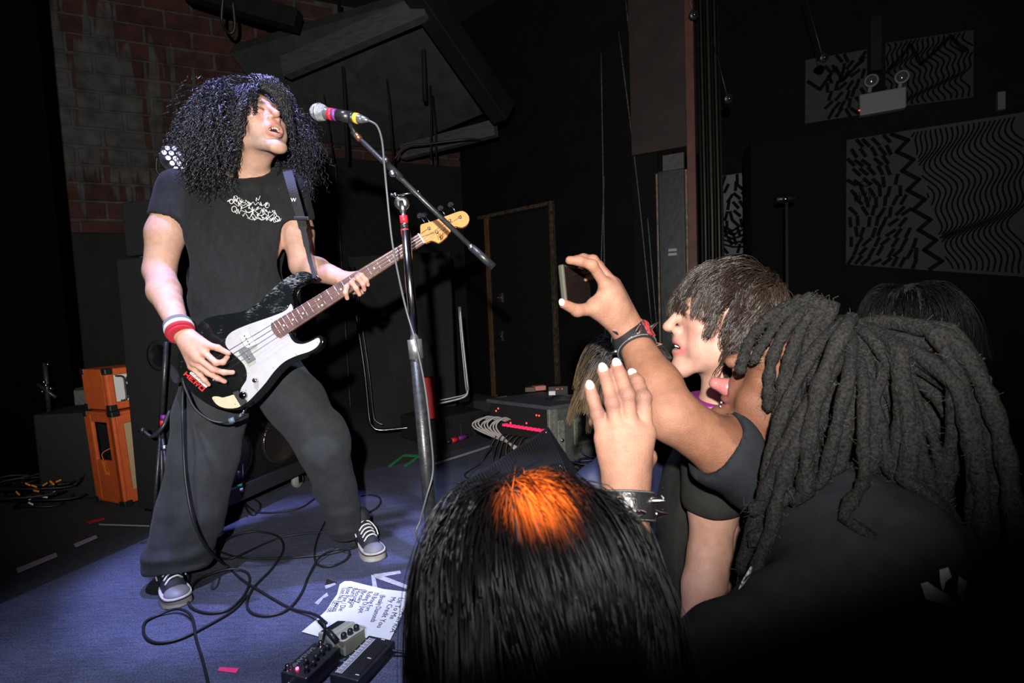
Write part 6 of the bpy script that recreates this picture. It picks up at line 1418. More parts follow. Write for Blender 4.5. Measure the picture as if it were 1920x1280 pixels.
th2 = G(706, 1050); hh2 = th2 - nrm(A(.50, -.86, 0)) * .27; sneaker(th2, hh2, sg_)
# sweatbands on his right wrist
fd = nrm(RW - RE)
for a, b, r_, nm, c_ in ((-.030, -.014, .0450, 'wristband_grey', (.16, .17, .18)), (-.013, .003, .0462, 'wristband_white', (.62, .60, .58)), (.004, .017, .0455, 'wristband_red', (.42, .02, .04)), (.021, .029, .0415, 'wristband_red_cord', (.5, .02, .035))):
    c = RW + fd * .005
    lathe(nm, c, fd, [(r_ * .82, a), (r_ * .97, a + .001), (r_, (a + b) / 2), (r_ * .97, b - .001), (r_ * .82, b)], mat(nm, c_, .95, bump=.8, bscale=700), sg_, n=28)
# curly hair
rs = np.random.RandomState(7)
def curly(n, seed):
    rs = np.random.RandomState(seed); d = rs.normal(size=(n * 4, 3)); d /= np.linalg.norm(d, axis=1, keepdims=True)
    ok = (d[:, 2] > -.35 - .15 * (d[:, 1] < 0)) & ~((d[:, 1] > .60) & (d[:, 2] < .50)) & ~((np.abs(d[:, 0]) > .0) & (d[:, 1] > .15) & (d[:, 2] < .18))
    return d[ok][:n]
d = curly(4600, 3); n = len(d)
root = HC + (A(0, -.014, .036) + d * A(.076, .098, .084)) @ HR.T
nw_ = d @ HR.T
Lh = rs.uniform(.20, .31, n) * (1 - .25 * np.clip(d[:, 1], 0, 1)); kk = 30
p = root.copy(); path = [p.copy()]
side = nw_.copy(); side[:, 2] = 0; side /= np.maximum(np.linalg.norm(side, axis=1, keepdims=True), .2)
# hair near the face is swept sideways and back
sw = (HR[:, 0][None, :] * np.sign(d[:, :1] + .05 * rs.normal(size=(n, 1))) * .9 - HR[:, 1][None, :] * .5)
front = np.clip((d[:, 1] - .1) / .5, 0, 1)[:, None]
jit = rs.normal(size=(n, 3)) * .22
for i in range(1, kk):
    s = i / (kk - 1)
    dd = nw_ * (.72 * (1 - s) ** 1.6) + side * .34 * (1 - s) + A(0, 0, .06)[None, :] * (1 - s) ** 2 + A(0, 0, -1)[None, :] * (.12 + 1.5 * s) + sw * front * (1.1 * (1 - s)) + jit
    dd /= np.linalg.norm(dd, axis=1, keepdims=True); p = p + dd * (Lh / (kk - 1))[:, None]; path.append(p.copy())
path = np.stack(path, 1)
# keep the face clear: drop curls that cross in front of it
lp_ = (path - HC) @ HR
face = ((lp_[..., 1] > .060) & (np.abs(lp_[..., 0]) < .055) & (lp_[..., 2] < .045) & (lp_[..., 2] > -.16)).any(1)
vv = path - CAM; dpt = vv @ FW; sx_ = 960 + F * (vv @ RT) / dpt; sy_ = 640 - F * (vv @ UP) / dpt
xl = np.interp(sy_, [165, 175, 215, 235, 300, 328], [478, 456, 450, 441, 440, 446]); xr = np.interp(sy_, [165, 180, 210, 265, 290, 328], [480, 508, 532, 524, 504, 500])
near = ((sx_ > xl) & (sx_ < xr) & (sy_ > 165) & (sy_ < 328) & (path[..., 1] < HC[1] + .05)).any(1)
face |= near & (rs.rand(n) > .0)
path = path[~face]; n = len(path)
path = hull_push(path, SHIRT, .012)
path = helixify(path, rs.uniform(.004, .0085, n), rs.uniform(7, 12, n), rs)
hairm = mat('black_curly_hair', (0.010, 0.0095, 0.011), 0.34, spec=0.75)
rad = np.linspace(1, .6, kk)[None, :] * rs.uniform(.0012, .0020, (n, 1))
scS = Solid(); scS.ell(TH(0, -.022, .046), (.079, .094, .080), HR)
V, Fc = scS.mesh(.006); V = V[:, :]; hr_ = skinmesh('hair', V, Fc, mat('hair_core', (0.006, 0.006, 0.007), .8), sg_)
# a darker inner cloud keeps the mass opaque
ho = strands('curls', path, rad, hairm, hr_); ho['kind'] = 'stuff'
# curls hanging over the forehead and cheek
def lock(pix, dep, amp=.005, turns=7, r=.0016, n=5, seed=0):
    rs = np.random.RandomState(seed); c = spline([P(x, y, d_) for (x, y), d_ in zip(pix, dep)], 26); out = np.repeat(c[None], n, 0) + rs.normal(size=(n, 1, 3)) * .0035
    return helixify(out, np.full(n, amp), np.full(n, turns) + rs.rand(n), rs)
fd_ = HC[1] - .085
lk = [lock([(476, 165), (475, 185), (478, 200), (477, 212)], [fd_ + .02, fd_ - .004, fd_ - .012, fd_ - .012], n=6, seed=1), lock([(462, 170), (461, 195), (460, 212), (458, 225)], [fd_ + .03, fd_ + .01, fd_ + .005, fd_ + .01], n=7, seed=2), lock([(455, 175), (450, 205), (446, 235), (443, 260)], [fd_ + .03, fd_ + .02, fd_ + .03, fd_ + .04], n=8, seed=3), lock([(450, 180), (443, 215), (440, 250), (437, 300), (438, 325)], [fd_ + .03, fd_ + .02, fd_ + .03, fd_ + .02, fd_ - .02], n=9, turns=9, seed=4)]
rl = random.Random(4)
for j in range(46):
    f_ = j / 45; x0 = 486 - 40 * f_ + rl.uniform(-4, 4); y0 = 158 + 6 * f_ + rl.uniform(-6, 4); xe = rl.uniform(430, 447); ye = rl.uniform(235, 335) if f_ > .25 else rl.uniform(185, 225)
    xm = x0 - (10 if f_ > .25 else 4) - 12 * f_; ym = y0 + (ye - y0) * .35; xe = xe if f_ > .25 else x0 - rl.uniform(4, 18); dz = rl.uniform(-.025, .02)
    lk.append(lock([(x0, y0), (xm, ym), ((xm + xe) / 2 - 3, (ym + ye) / 2), (xe, ye)], [fd_ + .05, fd_ + dz * .5, fd_ - .012 + dz, fd_ + .01 + dz], n=6 if f_ > .25 else 2, turns=rl.uniform(5, 9), seed=20 + j))
for j in range(54):
    f_ = j / 53; x0 = 452 + 30 * rl.random(); y0 = 152 + rl.uniform(-6, 6); xm = 480 + 30 * f_ + rl.uniform(-8, 8); ym = 147 + 8 * f_ + rl.uniform(-7, 5); xe = 512 + 42 * f_ + rl.uniform(-5, 5); ye = 164 + 110 * f_ * rl.random() + rl.uniform(-4, 8)
    lk.append(lock([(x0, y0), (xm, ym), ((xm + xe) / 2 + 4, ym + 8 + (ye - ym) * .3), (xe, ye)], [fd_ + .06, fd_ + .045, fd_ + .05, fd_ + .07], n=6, turns=rl.uniform(6, 10), seed=120 + j))
for j in range(40):
    f_ = j / 39; x0 = 440 + 36 * rl.random(); y0 = 150 + rl.uniform(-5, 6); xm = 425 - 30 * f_ + rl.uniform(-6, 6); ym = 152 + 14 * f_ + rl.uniform(-5, 5); xe = 415 - 40 * f_ + rl.uniform(-8, 8); ye = 200 + 60 * rl.random()
    lk.append(lock([(x0, y0), (xm, ym), ((xm + xe) / 2 - 6, (ym + ye) / 2), (xe, ye)], [fd_ + .08, fd_ + .07, fd_ + .03, fd_ + .02], n=6, turns=rl.uniform(6, 10), seed=220 + j))
for q_ in lk: 
    o_ = strands('forelock', q_, np.broadcast_to(np.linspace(1, .5, q_.shape[1])[None] * .0017, q_.shape[:2]), hairm, hr_)
# ------------------------------------------------------------------ hair that follows a head
def flow_hair(c, R, rad, crown, n, L, lift, seed, mask=None, grav=(.2, 1.0), away=1.0, k=20, noise=.15, guides=200, clump=.7, body=None, spread=.012, wave=0.0):
    """strand paths that leave the crown over the scalp ellipsoid and fall with gravity"""
    rs = np.random.RandomState(seed); d = rs.normal(size=(n * 3, 3)); d /= np.linalg.norm(d, axis=1, keepdims=True)
    ok = d[:, 2] > -.45
    if mask is not None: ok &= mask(d)
    d = d[ok][:n]; n = len(d); crown = nrm(crown)
    H = Solid().ell(c, rad, R)
    rad = np.asarray(rad); root = c + (d * rad) @ R.T; cw = c + R @ (crown * rad)
    gi = rs.choice(n, min(guides, n), replace=False)
    own = np.argmin(((d[:, None, :] - d[gi][None]) ** 2).sum(2), axis=1)
    nz = rs.normal(size=(n, 3)) * noise; nz = nz * .35 + nz[gi][own] * .9
    Ls = rs.uniform(L[0], L[1], n); Ls = .5 * Ls + .5 * Ls[gi][own]
    lf = rs.uniform(lift[0], lift[1], n); p = root.copy(); path = [p.copy()]
    for i in range(1, k):
        s = i / (k - 1); nn = p - c; nn = (nn @ R) / rad ** 2 @ R.T; nn /= np.maximum(np.linalg.norm(nn, axis=1, keepdims=True), 1e-9)
        aw = p - cw; aw = aw - nn * (aw * nn).sum(1, keepdims=True); aw /= np.maximum(np.linalg.norm(aw, axis=1, keepdims=True), .02)
        g = grav[0] + (grav[1] - grav[0]) * s
        dd = aw * away * (1 - .75 * s) + A(0, 0, -1) * g + nz + nn * .35 * (1 - s)
        dd /= np.linalg.norm(dd, axis=1, keepdims=True); p = p + dd * (Ls / (k - 1))[:, None]
        e = H.eval(p); tgt = lf * min(1, s * 4); bad = e < tgt
        nn = p - c; nn = (nn @ R) / rad ** 2 @ R.T; nn /= np.maximum(np.linalg.norm(nn, axis=1, keepdims=True), 1e-9)
        p = p + nn * np.where(bad, tgt - e, 0)[:, None]; path.append(p.copy())
    path = np.stack(path, 1)
    if body is not None: path = hull_push(path, body, .008)
    if wave:
        wu = rs.normal(size=(len(gi), 1, 3)); wu /= np.linalg.norm(wu, axis=2, keepdims=True); wp = rs.rand(len(gi), 1) * 6.28; wf = rs.uniform(4.5, 8, (len(gi), 1)); ss = np.linspace(0, 1, k)[None, :]
        dw = wu * (np.sin(wf * ss + wp) - np.sin(wp))[..., None] * ss[..., None] ** .7 * wave; path = path + dw[own]
    s = np.linspace(0, 1, k)[None, :, None]; off = rs.normal(size=(n, 1, 3)) * spread
    tgt = path[gi][own] + off * (1 - .6 * s)
    return path * (1 - clump * s) + tgt * (clump * s), d, rs
def flatprint(name, solid, polys, m, parent, off=.003, label=None):
    mb = MB()
    for pl in polys:
        dense = [tuple(np.array(pl[i]) * (1 - f_) + np.array(pl[(i + 1) % len(pl)]) * f_) for i in range(len(pl)) for f_ in (0, .5)]
        q = trace(solid, dense, off); k = len(q)
        if k < 4: continue
        c = trace(solid, [tuple(np.mean(pl, 0))], off); c = c[0] if len(c) else q.mean(0)
        mb.add(list(q) + [c], [(i, (i + 1) % k, k) for i in range(k)])
    return mb.build(name, m, parent, label=label)
def cuff(c, ax, r, half, parent, seed, flat=1.0, spikes=9, front=None):
    """studded black leather wrist cuff"""
    ax = nrm(ax); u = nrm(np.cross(ax, A(0, 0, 1) if abs(ax[2]) < .9 else A(1, 0, 0))); w = np.cross(ax, u)
    lt = mat('black_leather', (0.012, 0.012, 0.013), .28, spec=.7, bump=.3, bscale=260)
    cu = lathe('leather_cuff', c, ax, [(r * .93, -half), (r, -half + .0015), (r * 1.03, -half + .004), (r * 1.03, half - .004), (r, half - .0015), (r * .93, half)], lt, parent, n=36)
    for s in (-1, 1): lathe('cuff_stitching', c + ax * s * (half - .002), ax, [(r * 1.02, -.0006), (r * 1.032, 0), (r * 1.02, .0006)], mat('stitch', (.10, .10, .10), .6, noise=.9, nscale=700), cu, n=36)
    for i in range(spikes):
        a = i / spikes * 6.283 + seed; d = math.cos(a) * u + math.sin(a) * w
        lathe('spike', c + d * r * 1.02 + ax * (half * .45 if i % 2 else -half * .35), d, [(.0062, -.001), (.0062, .002), (.0045, .005), (.0008, .020), (0, .0205)], mat('steel', (.8, .78, .76), .18, metal=1.0), cu, n=12)
    return cu, u, w
# ------------------------------------------------------------------ man with dreadlocks filming on a phone
dm = thing('person', 'man with long black dreadlocks and tongue out raising a phone and a hand', 'person', A(.50, .86, 0))
f2_ = nrm(A(-.80, .45, .58)); R2 = rotm(f2_, Z); nose2 = P(1366, 676, .985); H2 = nose2 - R2 @ A(0, .125, -.027)
B = Solid(); T2 = head_solid(B, H2, R2, 1.0, mouth=.75, smile=.0, chin=.004)
NB2 = P(1500, 905, .90)
B.cap(H2 + R2 @ A(0, -.02, -.06), NB2, .058, .064, k=.03)
SR2, SL2 = P(1462, 912, .945), P(1690, 1040, .70)
ER2, WR2 = P(1258, 778, .915), P(1184, 632, 1.045)
B.cap(NB2, SR2, .06, .06, k=.04); B.cap(NB2, SL2, .06, .06, k=.04)
B.chain([SR2, SR2 * .5 + ER2 * .5, ER2], [.056, .052, .044], k=.02); B.chain([ER2, ER2 * .66 + WR2 * .34, WR2], [.045, .044, .029], k=.02)
CH2 = P(1610, 1190, .80); B.ell(CH2, (.14, .09, .2), rotm(A(f2_[0], f2_[1], 0), Z), k=.05)
# right hand around the phone
def c9(x, y): return (1030 + x / 6.095, 460 + y / 6.095)
def H9(x, y, d): return P(*c9(x, y), d)
KI, KM, KR9, KP = H9(640, 450, 1.005), H9(700, 420, 1.022), H9(740, 440, 1.042), H9(770, 480, 1.060)
for q_, r_ in ((KI, .0125), (KM, .0125), (KR9, .012), (KP, .0115)): B.cap(WR2, q_, .021, r_, k=.02)
B.cap(H9(760, 720, 1.02), H9(690, 560, 1.02), .020, .017, k=.02)
finger(B, [KI, H9(490, 225, .985), H9(350, 178, .980), H9(232, 170, .980)], .0108, .0078)
finger(B, [KM, H9(500, 170, 1.020), H9(390, 150, 1.040), H9(300, 160, 1.055)], .0108, .0080)
finger(B, [KR9, H9(560, 230, 1.065), H9(440, 240, 1.085), H9(350, 290, 1.085)], .0104, .0078)
finger(B, [KP, H9(600, 320, 1.09), H9(480, 340, 1.10), H9(400, 380, 1.095)], .0094, .0070)
B.cap(WR2, H9(520, 720, 1.005), .021, .0155, k=.018); B.cap(H9(700, 600, 1.02), H9(540, 690, 1.008), .018, .015, k=.02)
finger(B, [H9(520, 720, 1.005), H9(320, 745, .985), H9(165, 668, .968)], .0135, .0088)
# left hand raised, back of the hand to the camera
def c10(x, y): return (1080 + x / 4.57, 660 + y / 4.57)
def HA(x, y, d): return P(*c10(x, y), d)
W2 = HA(428, 1150, .775)
FG = {'p': [(240, 735), (185, 530), (145, 395), (119, 300)], 'r': [(352, 690), (315, 430), (265, 240), (233, 158)], 'm': [(468, 690), (438, 370), (375, 195), (350, 122)], 'i': [(590, 690), (578, 390), (527, 255), (492, 205)]}
FD = {'p': (.785, .790, .800, .806), 'r': (.776, .780, .796, .804), 'm': (.774, .778, .794, .804), 'i': (.780, .788, .812, .826)}
FRD = {'p': (.0110, .0090), 'r': (.0122, .0096), 'm': (.0124, .0097), 'i': (.0124, .0096)}
knuck = []; tips = []
for q_ in 'prmi':
    pts = [HA(x, y, d_) for (x, y), d_ in zip(FG[q_], FD[q_])]; B.cap(W2 + (pts[0] - W2) * .05, pts[0], .0215, FRD[q_][0] * 1.35, k=.022); finger(B, pts, *FRD[q_], k=.0035)
    B.ell(pts[1], A(1, 1, 1) * FRD[q_][0] * .965, None, k=.004)
    knuck += [(pts[1], .011), (pts[2], .008)]; tips.append((pts[3], pts[2], FRD[q_][1]))
B.ell(HA(420, 860, .788), (.036, .014, .045), rotm(nrm(FW), UP), k=.02)
B.cap(W2, HA(610, 900, .815), .018, .015, k=.02); finger(B, [HA(610, 900, .815), HA(600, 800, .845), HA(560, 740, .86)], .012, .009)
EL2 = P(1188, 1345, .66)
B.chain([W2, W2 * .5 + EL2 * .5, EL2], [.028, .040, .046], k=.02); B.chain([EL2, SL2], [.047, .055], k=.02)
hlo, hhi = bx_([H2], .155)
fA = bx_([WR2, H9(165, 668, .968), H9(460, 120, 1.05), H9(480, 340, 1.10)], .028); fB = bx_([W2, HA(119, 300, .8), HA(492, 205, .826), HA(600, 740, .86)], .028)
fC = bx_([ER2, WR2], .06)
V, Fc = body_mesh(B, .0075, [(hlo, hhi, .0032), (fA[0], fA[1], .0021), (fB[0], fB[1], .0019)])
cols = np.tile(np.array((.132, .054, .028)), (len(V), 1)); lv = (V - H2) @ R2
hw = np.maximum(gauss(V, HA(400, 800, .785), .16), gauss(V, H9(620, 600, 1.01), .12)); tint((.225, .112, .076), hw * .95)
for q_, r_ in knuck: r_ *= 1.45; tint((.075, .036, .030), .95 * gauss(V, q_, r_))
tint((.085, .032, .018), .6 * (np.linalg.norm(lv, axis=1) < .17))
lipd = np.abs(np.sqrt((lv[:, 0] / .026) ** 2 + ((lv[:, 2] + .076) / .021) ** 2) - 1.05); ih = np.linalg.norm(lv, axis=1) < .17
tint((.13, .045, .035), np.exp(-(lipd / .28) ** 2) * (lv[:, 1] > .07) * ih)
tint((.08, .02, .02), ((np.sqrt((lv[:, 0] / .022) ** 2 + ((lv[:, 2] + .075) / .016) ** 2) < .8) & (lv[:, 1] < .09) & (lv[:, 1] > .04)) * 1.0 * ih)
skinmesh('body', V, Fc, skinD, dm, cols)
nail = mat('white_nail', (.36, .32, .29), .3)
for tp, pv, r_ in tips:
    ax = nrm(tp - pv); nf = nrm(-FW - ax * (-FW @ ax) + UP * .0); S = Solid(); S.ell(tp + nf * r_ * .72 + ax * r_ * .15, (r_ * .74, r_ * .40, r_ * 1.0), np.stack([np.cross(nf, ax), nf, ax], 1)); v_, fc_ = S.mesh(.0016); obj('fingernail', v_, fc_, nail, dm, smooth=True)
tpn = H9(165, 668, .968); S = Solid(); S.ell(tpn + A(-.004, -.0065, .003), (.006, .004, .0075), rotm(nrm(A(.2, -.9, .3)), UP)); v_, fc_ = S.mesh(.0016); obj('fingernail', v_, fc_, nail, dm, smooth=True)
# tongue and lip piercings
S = Solid(); S.chain([T2(0, .06, -.075), T2(0, .098, -.070), T2(0, .122, -.076)], [.016, .0155, .012], k=.01); v_, fc_ = S.mesh(.003); skinmesh('tongue', v_, fc_, mat('tongue', (.26, .085, .08), .3, bump=.3, bscale=300), dm)
teeth('tooth', T2, R2, 1.0, toothm, dm, -.062, .093, .017, .0045, 5)
for q_ in ((-.016, .094, -.098), (-.020, .091, -.104), (-.008, .108, -.066)): lathe('piercing', T2(*q_), R2[:, 1], [(.0006, -.003), (.0028, -.001), (.003, .001), (.0012, .003), (0, .0032)], chrome, dm, n=10)
# dark T-shirt
S = Solid(); ty = rotm(nrm(A(-.75, .6, 0)), Z)
S.ell(P(1600, 1120, .80), (.205, .135, .20), ty, k=.06); S.ell(P(1620, 1330, .80), (.19, .13, .26), ty, k=.08)
S.cap(P(1540, 985, .86), SR2, .075, .068, k=.05); S.cap(P(1570, 985, .82), SL2, .080, .072, k=.05)
sre, sle = SR2 * .27 + ER2 * .73, SL2 * .12 + EL2 * .88
S.cap(SR2, sre, .070, .069, k=.03); S.cap(SL2, sle, .070, .069, k=.03)
S.cap(sre + (ER2 - SR2) * .06, ER2, .078, .1, k=.010, op='s'); S.cap(sle + (EL2 - SL2) * .06, EL2, .078, .1, k=.010, op='s')
S.cap(NB2 + A(0, 0, .015), H2, .068, .07, k=.015, op='s'); SH2 = S
V, Fc = S.mesh(.0075); V = fold(V, Fc, .004, 14, 24, (1, 1, .6)); V = relax(V, Fc, 2)
skinmesh('t_shirt', V, Fc, mat('dark_slate_tshirt', (.0125, .0140, .0165), .9, noise=.18, nscale=40, bump=.35, bscale=420, spec=.08), dm)
legs(dm, A(P(1640, 1330, .80)[0], .82, .92), (-.75, .6), mat('dark_jeans', (.012, .014, .02), .9))
# back print: pale brush-lettered strokes, thin yellow outline
def c11(x, y): return (1300 + x / 3.097, 900 + y / 3.097)
wp_ = [[(1320, 600), (1360, 590), (1480, 670), (1600, 760), (1670, 820), (1640, 880), (1560, 820), (1440, 720), (1350, 690)], [(1430, 520), (1480, 505), (1500, 560), (1465, 590), (1450, 650), (1435, 600)], [(1540, 555), (1590, 590), (1560, 640), (1600, 720), (1640, 800), (1590, 760), (1530, 660)], [(1610, 590), (1690, 660), (1680, 700), (1640, 690), (1660, 760), (1610, 700)], [(1470, 790), (1500, 700), (1530, 680), (1510, 770)], [(1560, 850), (1640, 945), (1560, 930), (1520, 1000), (1590, 980), (1540, 1035), (1530, 900)], [(1590, 950), (1650, 1010), (1700, 1090), (1760, 1180), (1640, 1180), (1620, 1080)]]
flatprint('back_print', SH2, [[c11(*q_) for q_ in pl] for pl in wp_], mat('faded_print', (.42, .44, .44), .8, noise=.3, nscale=120), dm, label='pale brush-stroke lettering print')
mb = MB(); mb.tube(trace(SH2, [c11(*q_) for q_ in ((1395, 760), (1370, 830), (1400, 910), (1440, 960), (1500, 990))], .003), .0012, 4, False); mb.tube(trace(SH2, [c11(*q_) for q_ in ((1520, 905), (1450, 915), (1420, 1000), (1430, 1090), (1465, 1165))], .003), .0012, 4, False); mb.build('print_outline', mat('print_yellow', (.42, .30, .05), .8), dm)
sp_ = [[(375, 410), (400, 400), (385, 450), (345, 500), (325, 560), (290, 610), (262, 635), (300, 540), (340, 470)], [(405, 405), (430, 385), (470, 370), (440, 395), (410, 415)], [(480, 365), (535, 330), (530, 350), (490, 375)]]
flatprint('side_print', SH2, [[c11(*q_) for q_ in pl] for pl in sp_], mat('white_print_soft', (.6, .6, .58), .8, color2=(.1, .1, .1), nscale=150), dm)
# cuffs
cuff(W2 + nrm(EL2 - W2) * .028, EL2 - W2, .040, .021, dm, .4, spikes=10)
c2_, u2, w2 = cuff(WR2 + nrm(ER2 - WR2) * .012, ER2 - WR2, .0385, .0195, dm, 2.2, spikes=7)
ps = WR2 + nrm(ER2 - WR2) * .012; ad_ = nrm(ER2 - WR2); pd_ = nrm(A(.55, -.8, .15) - ad_ * (A(.55, -.8, .15) @ ad_)); mb = MB(); mb.box(ps + pd_ * .0395 - ad_ * .02 - np.cross(ad_, pd_) * .009, ad_ * .04, np.cross(ad_, pd_) * .018, pd_ * .004); mb.build('cuff_patch', mat('patch_red_black', (.02, .02, .02), .5, color2=(.45, .03, .03), nscale=160), c2_, bevel=.001)
lathe('cuff_rivet', ps + nrm(A(-.12, -1, -.1)) * .0395, A(-.12, -1, -.1), [(.0062, 0), (.0062, .0015), (.004, .002), (.004, .0005), (0, .0005)], mat('rivet', (.55, .45, .36), .35, metal=.8), c2_, n=14)
lathe('cuff_rivet', W2 + nrm(EL2 - W2) * .02 + A(.0, -.0405, 0), A(0, -1, 0), [(.006, 0), (.005, .003), (0, .004)], mat('rivet'), dm, n=14)
# dreadlocks
Rd = R2; rad2 = A(.079, .100, .086); c2h = T2(0, -.014, .036)
dmask = lambda d: ~((d[:, 1] > .52) & (d[:, 2] < .80)) & ~((d[:, 1] > .30) & (d[:, 2] < .15))
pd, dd_, rsd = flow_hair(c2h, Rd, rad2, A(.0, .12, 1), 560, (.34, .54), (.014, .115), 31, dmask, grav=(.05, 1.5), k=34, noise=.14, guides=560, clump=0.0, body=None, away=1.15)
pd = hull_push(pd, SH2, .012)
lpd = (pd - H2) @ R2
bad = ((lpd[..., 1] > .055) & (lpd[..., 2] < .03) & (lpd[..., 2] > -.15) & (np.abs(lpd[..., 0]) < .07)).any(1)
vv = pd - CAM; dpt = vv @ FW; sx_ = 960 + F * (vv @ RT) / dpt; sy_ = 640 - F * (vv @ UP) / dpt
lim = np.interp(sy_, [560, 640, 700, 760, 830, 900], [1300, 1375, 1432, 1438, 1452, 1395])
bad |= ((sx_ < lim) & (sy_ > 560) & (sy_ < 935)).any(1)
pd = pd[~bad][:285]
drm = mat('dreadlock', (.0110, .0104, .0098), .8, noise=.95, nscale=260, bump=1.0, bscale=300, spec=.1)
capS = Solid(); capS.ell(T2(0, -.020, .043), (.082, .098, .084), R2); V, Fc = capS.mesh(.006); V = fold(V, Fc, .003, 3, 150); hr2 = skinmesh('hair', V, Fc, drm, dm)
def dread(path, r, seed, parent):
    rs = np.random.RandomState(seed); k = len(path); s = np.linspace(0, 1, k)
    path = path + np.stack([np.sin(s * rs.uniform(5, 11) + rs.rand() * 6) * .004 * s for _ in range(3)], 1)
    rr = r * (1 + .12 * np.sin(s * rs.uniform(25, 45) + rs.rand() * 6) + .08 * rs.normal(size=k)) * np.where(s > .93, np.sqrt(np.maximum(1 - ((s - .93) / .075) ** 2, .08)), 1)
    V, Fc = tube_mesh(path, rr, 10); return obj('dreadlock', V, Fc, drm, parent, smooth=True)
allp = []
for i, q_ in enumerate(pd):
    dread(q_, rsd.uniform(.0080, .0118), i, hr2); allp.append(q_)
# the few locks falling over forehead and cheek, placed one by one
for i, (pix, dep) in enumerate([([(1500, 560), (1450, 590), (1412, 630), (1392, 665), (1386, 700)], (.90, .89, .90, .905, .905)), ([(1520, 555), (1470, 590), (1438, 630), (1422, 660), (1420, 678)], (.89, .88, .885, .89, .89)), ([(1530, 560), (1480, 610), (1452, 670), (1438, 730), (1435, 768)], (.885, .87, .868, .872, .878)), ([(1540, 560), (1500, 620), (1475, 690), (1462, 760), (1456, 805)], (.88, .862, .858, .858, .865)), ([(1545, 565), (1520, 640), (1495, 720), (1478, 790), (1466, 832)], (.875, .852, .846, .848, .855)), ([(1560, 570), (1535, 660), (1512, 760), (1490, 850), (1470, 940), (1440, 985)], (.87, .842, .832, .83, .82, .81)), ([(1500, 870), (1470, 930), (1430, 948), (1398, 952)], (.83, .81, .80, .80)), ([(1520, 900), (1480, 960), (1430, 1005), (1415, 1020)], (.82, .80, .79, .79))]):
    c = spline([P(x, y, d_) for (x, y), d_ in zip(pix, dep)], 34); dread(c, (.0090, .0085, .0095, .0098, .0098, .0105, .0105, .011)[i], 400 + i, hr2); allp.append(c)
# loose fuzz along every lock
rsf = np.random.RandomState(5); fz = []
for q_ in allp:
    m_ = 150; ii = rsf.randint(0, len(q_), m_); b_ = q_[ii]; d_ = rsf.normal(size=(m_, 3)); d_ /= np.linalg.norm(d_, axis=1, keepdims=True); b_ = b_ + d_ * .0075
    t_ = d_ * .6 + rsf.normal(size=(m_, 3)) * .7; L_ = rsf.uniform(.003, .008, (m_, 1)); fz.append(np.stack([b_, b_ + t_ * L_ * .5, b_ + (t_ + rsf.normal(size=(m_, 3)) * .5) * L_], 1))
fz = np.concatenate(fz); fo = strands('hair_fuzz', fz, np.full(fz.shape[:2], .0002), mat('fuzz_hair', (.05, .047, .044), .5), hr2); fo['kind'] = 'stuff'
# the phone
ph = thing('smartphone', 'smartphone with dark reflective screen held up in landscape by a hand', 'smartphone', P(1080, 530, 1.0))
al = math.radians(27); pt = A(math.sin(al), math.cos(al), 0); pu = nrm(UP + RT * -.10); pt = nrm(pt - pu * (pt @ pu)); pn = np.cross(pt, pu); pn = pn if pn[0] > 0 else -pn
po = P(1063, 574, .985)
mb = MB(); mb.box(po - pn * .0105, pt * .146, pu * .078, pn * .0105); pc_ = mb.build('case', mat('phone_case', (.030, .028, .018), .55, spec=.2), ph, bevel=.003, seg=3)
mb = MB(); mb.box(po + pt * .004 + pu * .004, pt * .138, pu * .070, pn * .0006); mb.build('screen', mat('phone_glass', (.012, .008, .007), .04, spec=.9), ph)
mb = MB(); mb.box(po + pt * .0 + pu * .0005 - pn * .0007, pt * .0008, pu * .077, pn * .0012); mb.build('screen_edge', mat('edge_glint', (.5, .38, .3), .25, metal=.9), ph)
for a_ in (.02, .045): 
    mb = MB(); mb.box(po + pt * a_ + pu * .078 - pn * .007, pt * .016, pu * .0012, pn * .003); mb.build('side_button', blackplastic, ph)

# ------------------------------------------------------------------ young man with brown hair in profile
bmn = thing('person', 'young man with shaggy brown hair in profile wearing faded black tee', 'person', A(.50, 1.22, 0))
f3 = nrm(A(-.97, .12, .13)); R3 = rotm(f3, Z); n3 = P(1247, 613, 1.16); H3 = n3 - R3 @ A(0, .124, -.027) * .97
B = Solid(); T3 = head_solid(B, H3, R3, .97, mouth=.28, smile=1.0, nose=.7)
NB3 = P(1362, 790, 1.17); B.cap(H3 + R3 @ A(0, -.02, -.06), NB3, .054, .058, k=.03)
SL3, SR3 = P(1345, 850, 1.06), P(1330, 830, 1.40); EL3, WL3 = P(1330, 1045, 1.03), P(1300, 1205, .97)
B.cap(NB3, SL3, .055, .055, k=.04); B.cap(NB3, SR3, .055, .055, k=.04)
B.chain([SL3, SL3 * .5 + EL3 * .5, EL3], [.050, .047, .039], k=.02); B.chain([EL3, EL3 * .65 + WL3 * .35, WL3], [.040, .039, .027], k=.02)
B.chain([SR3, P(1290, 1010, 1.42), P(1240, 1150, 1.3)], [.048, .040, .028], k=.02)
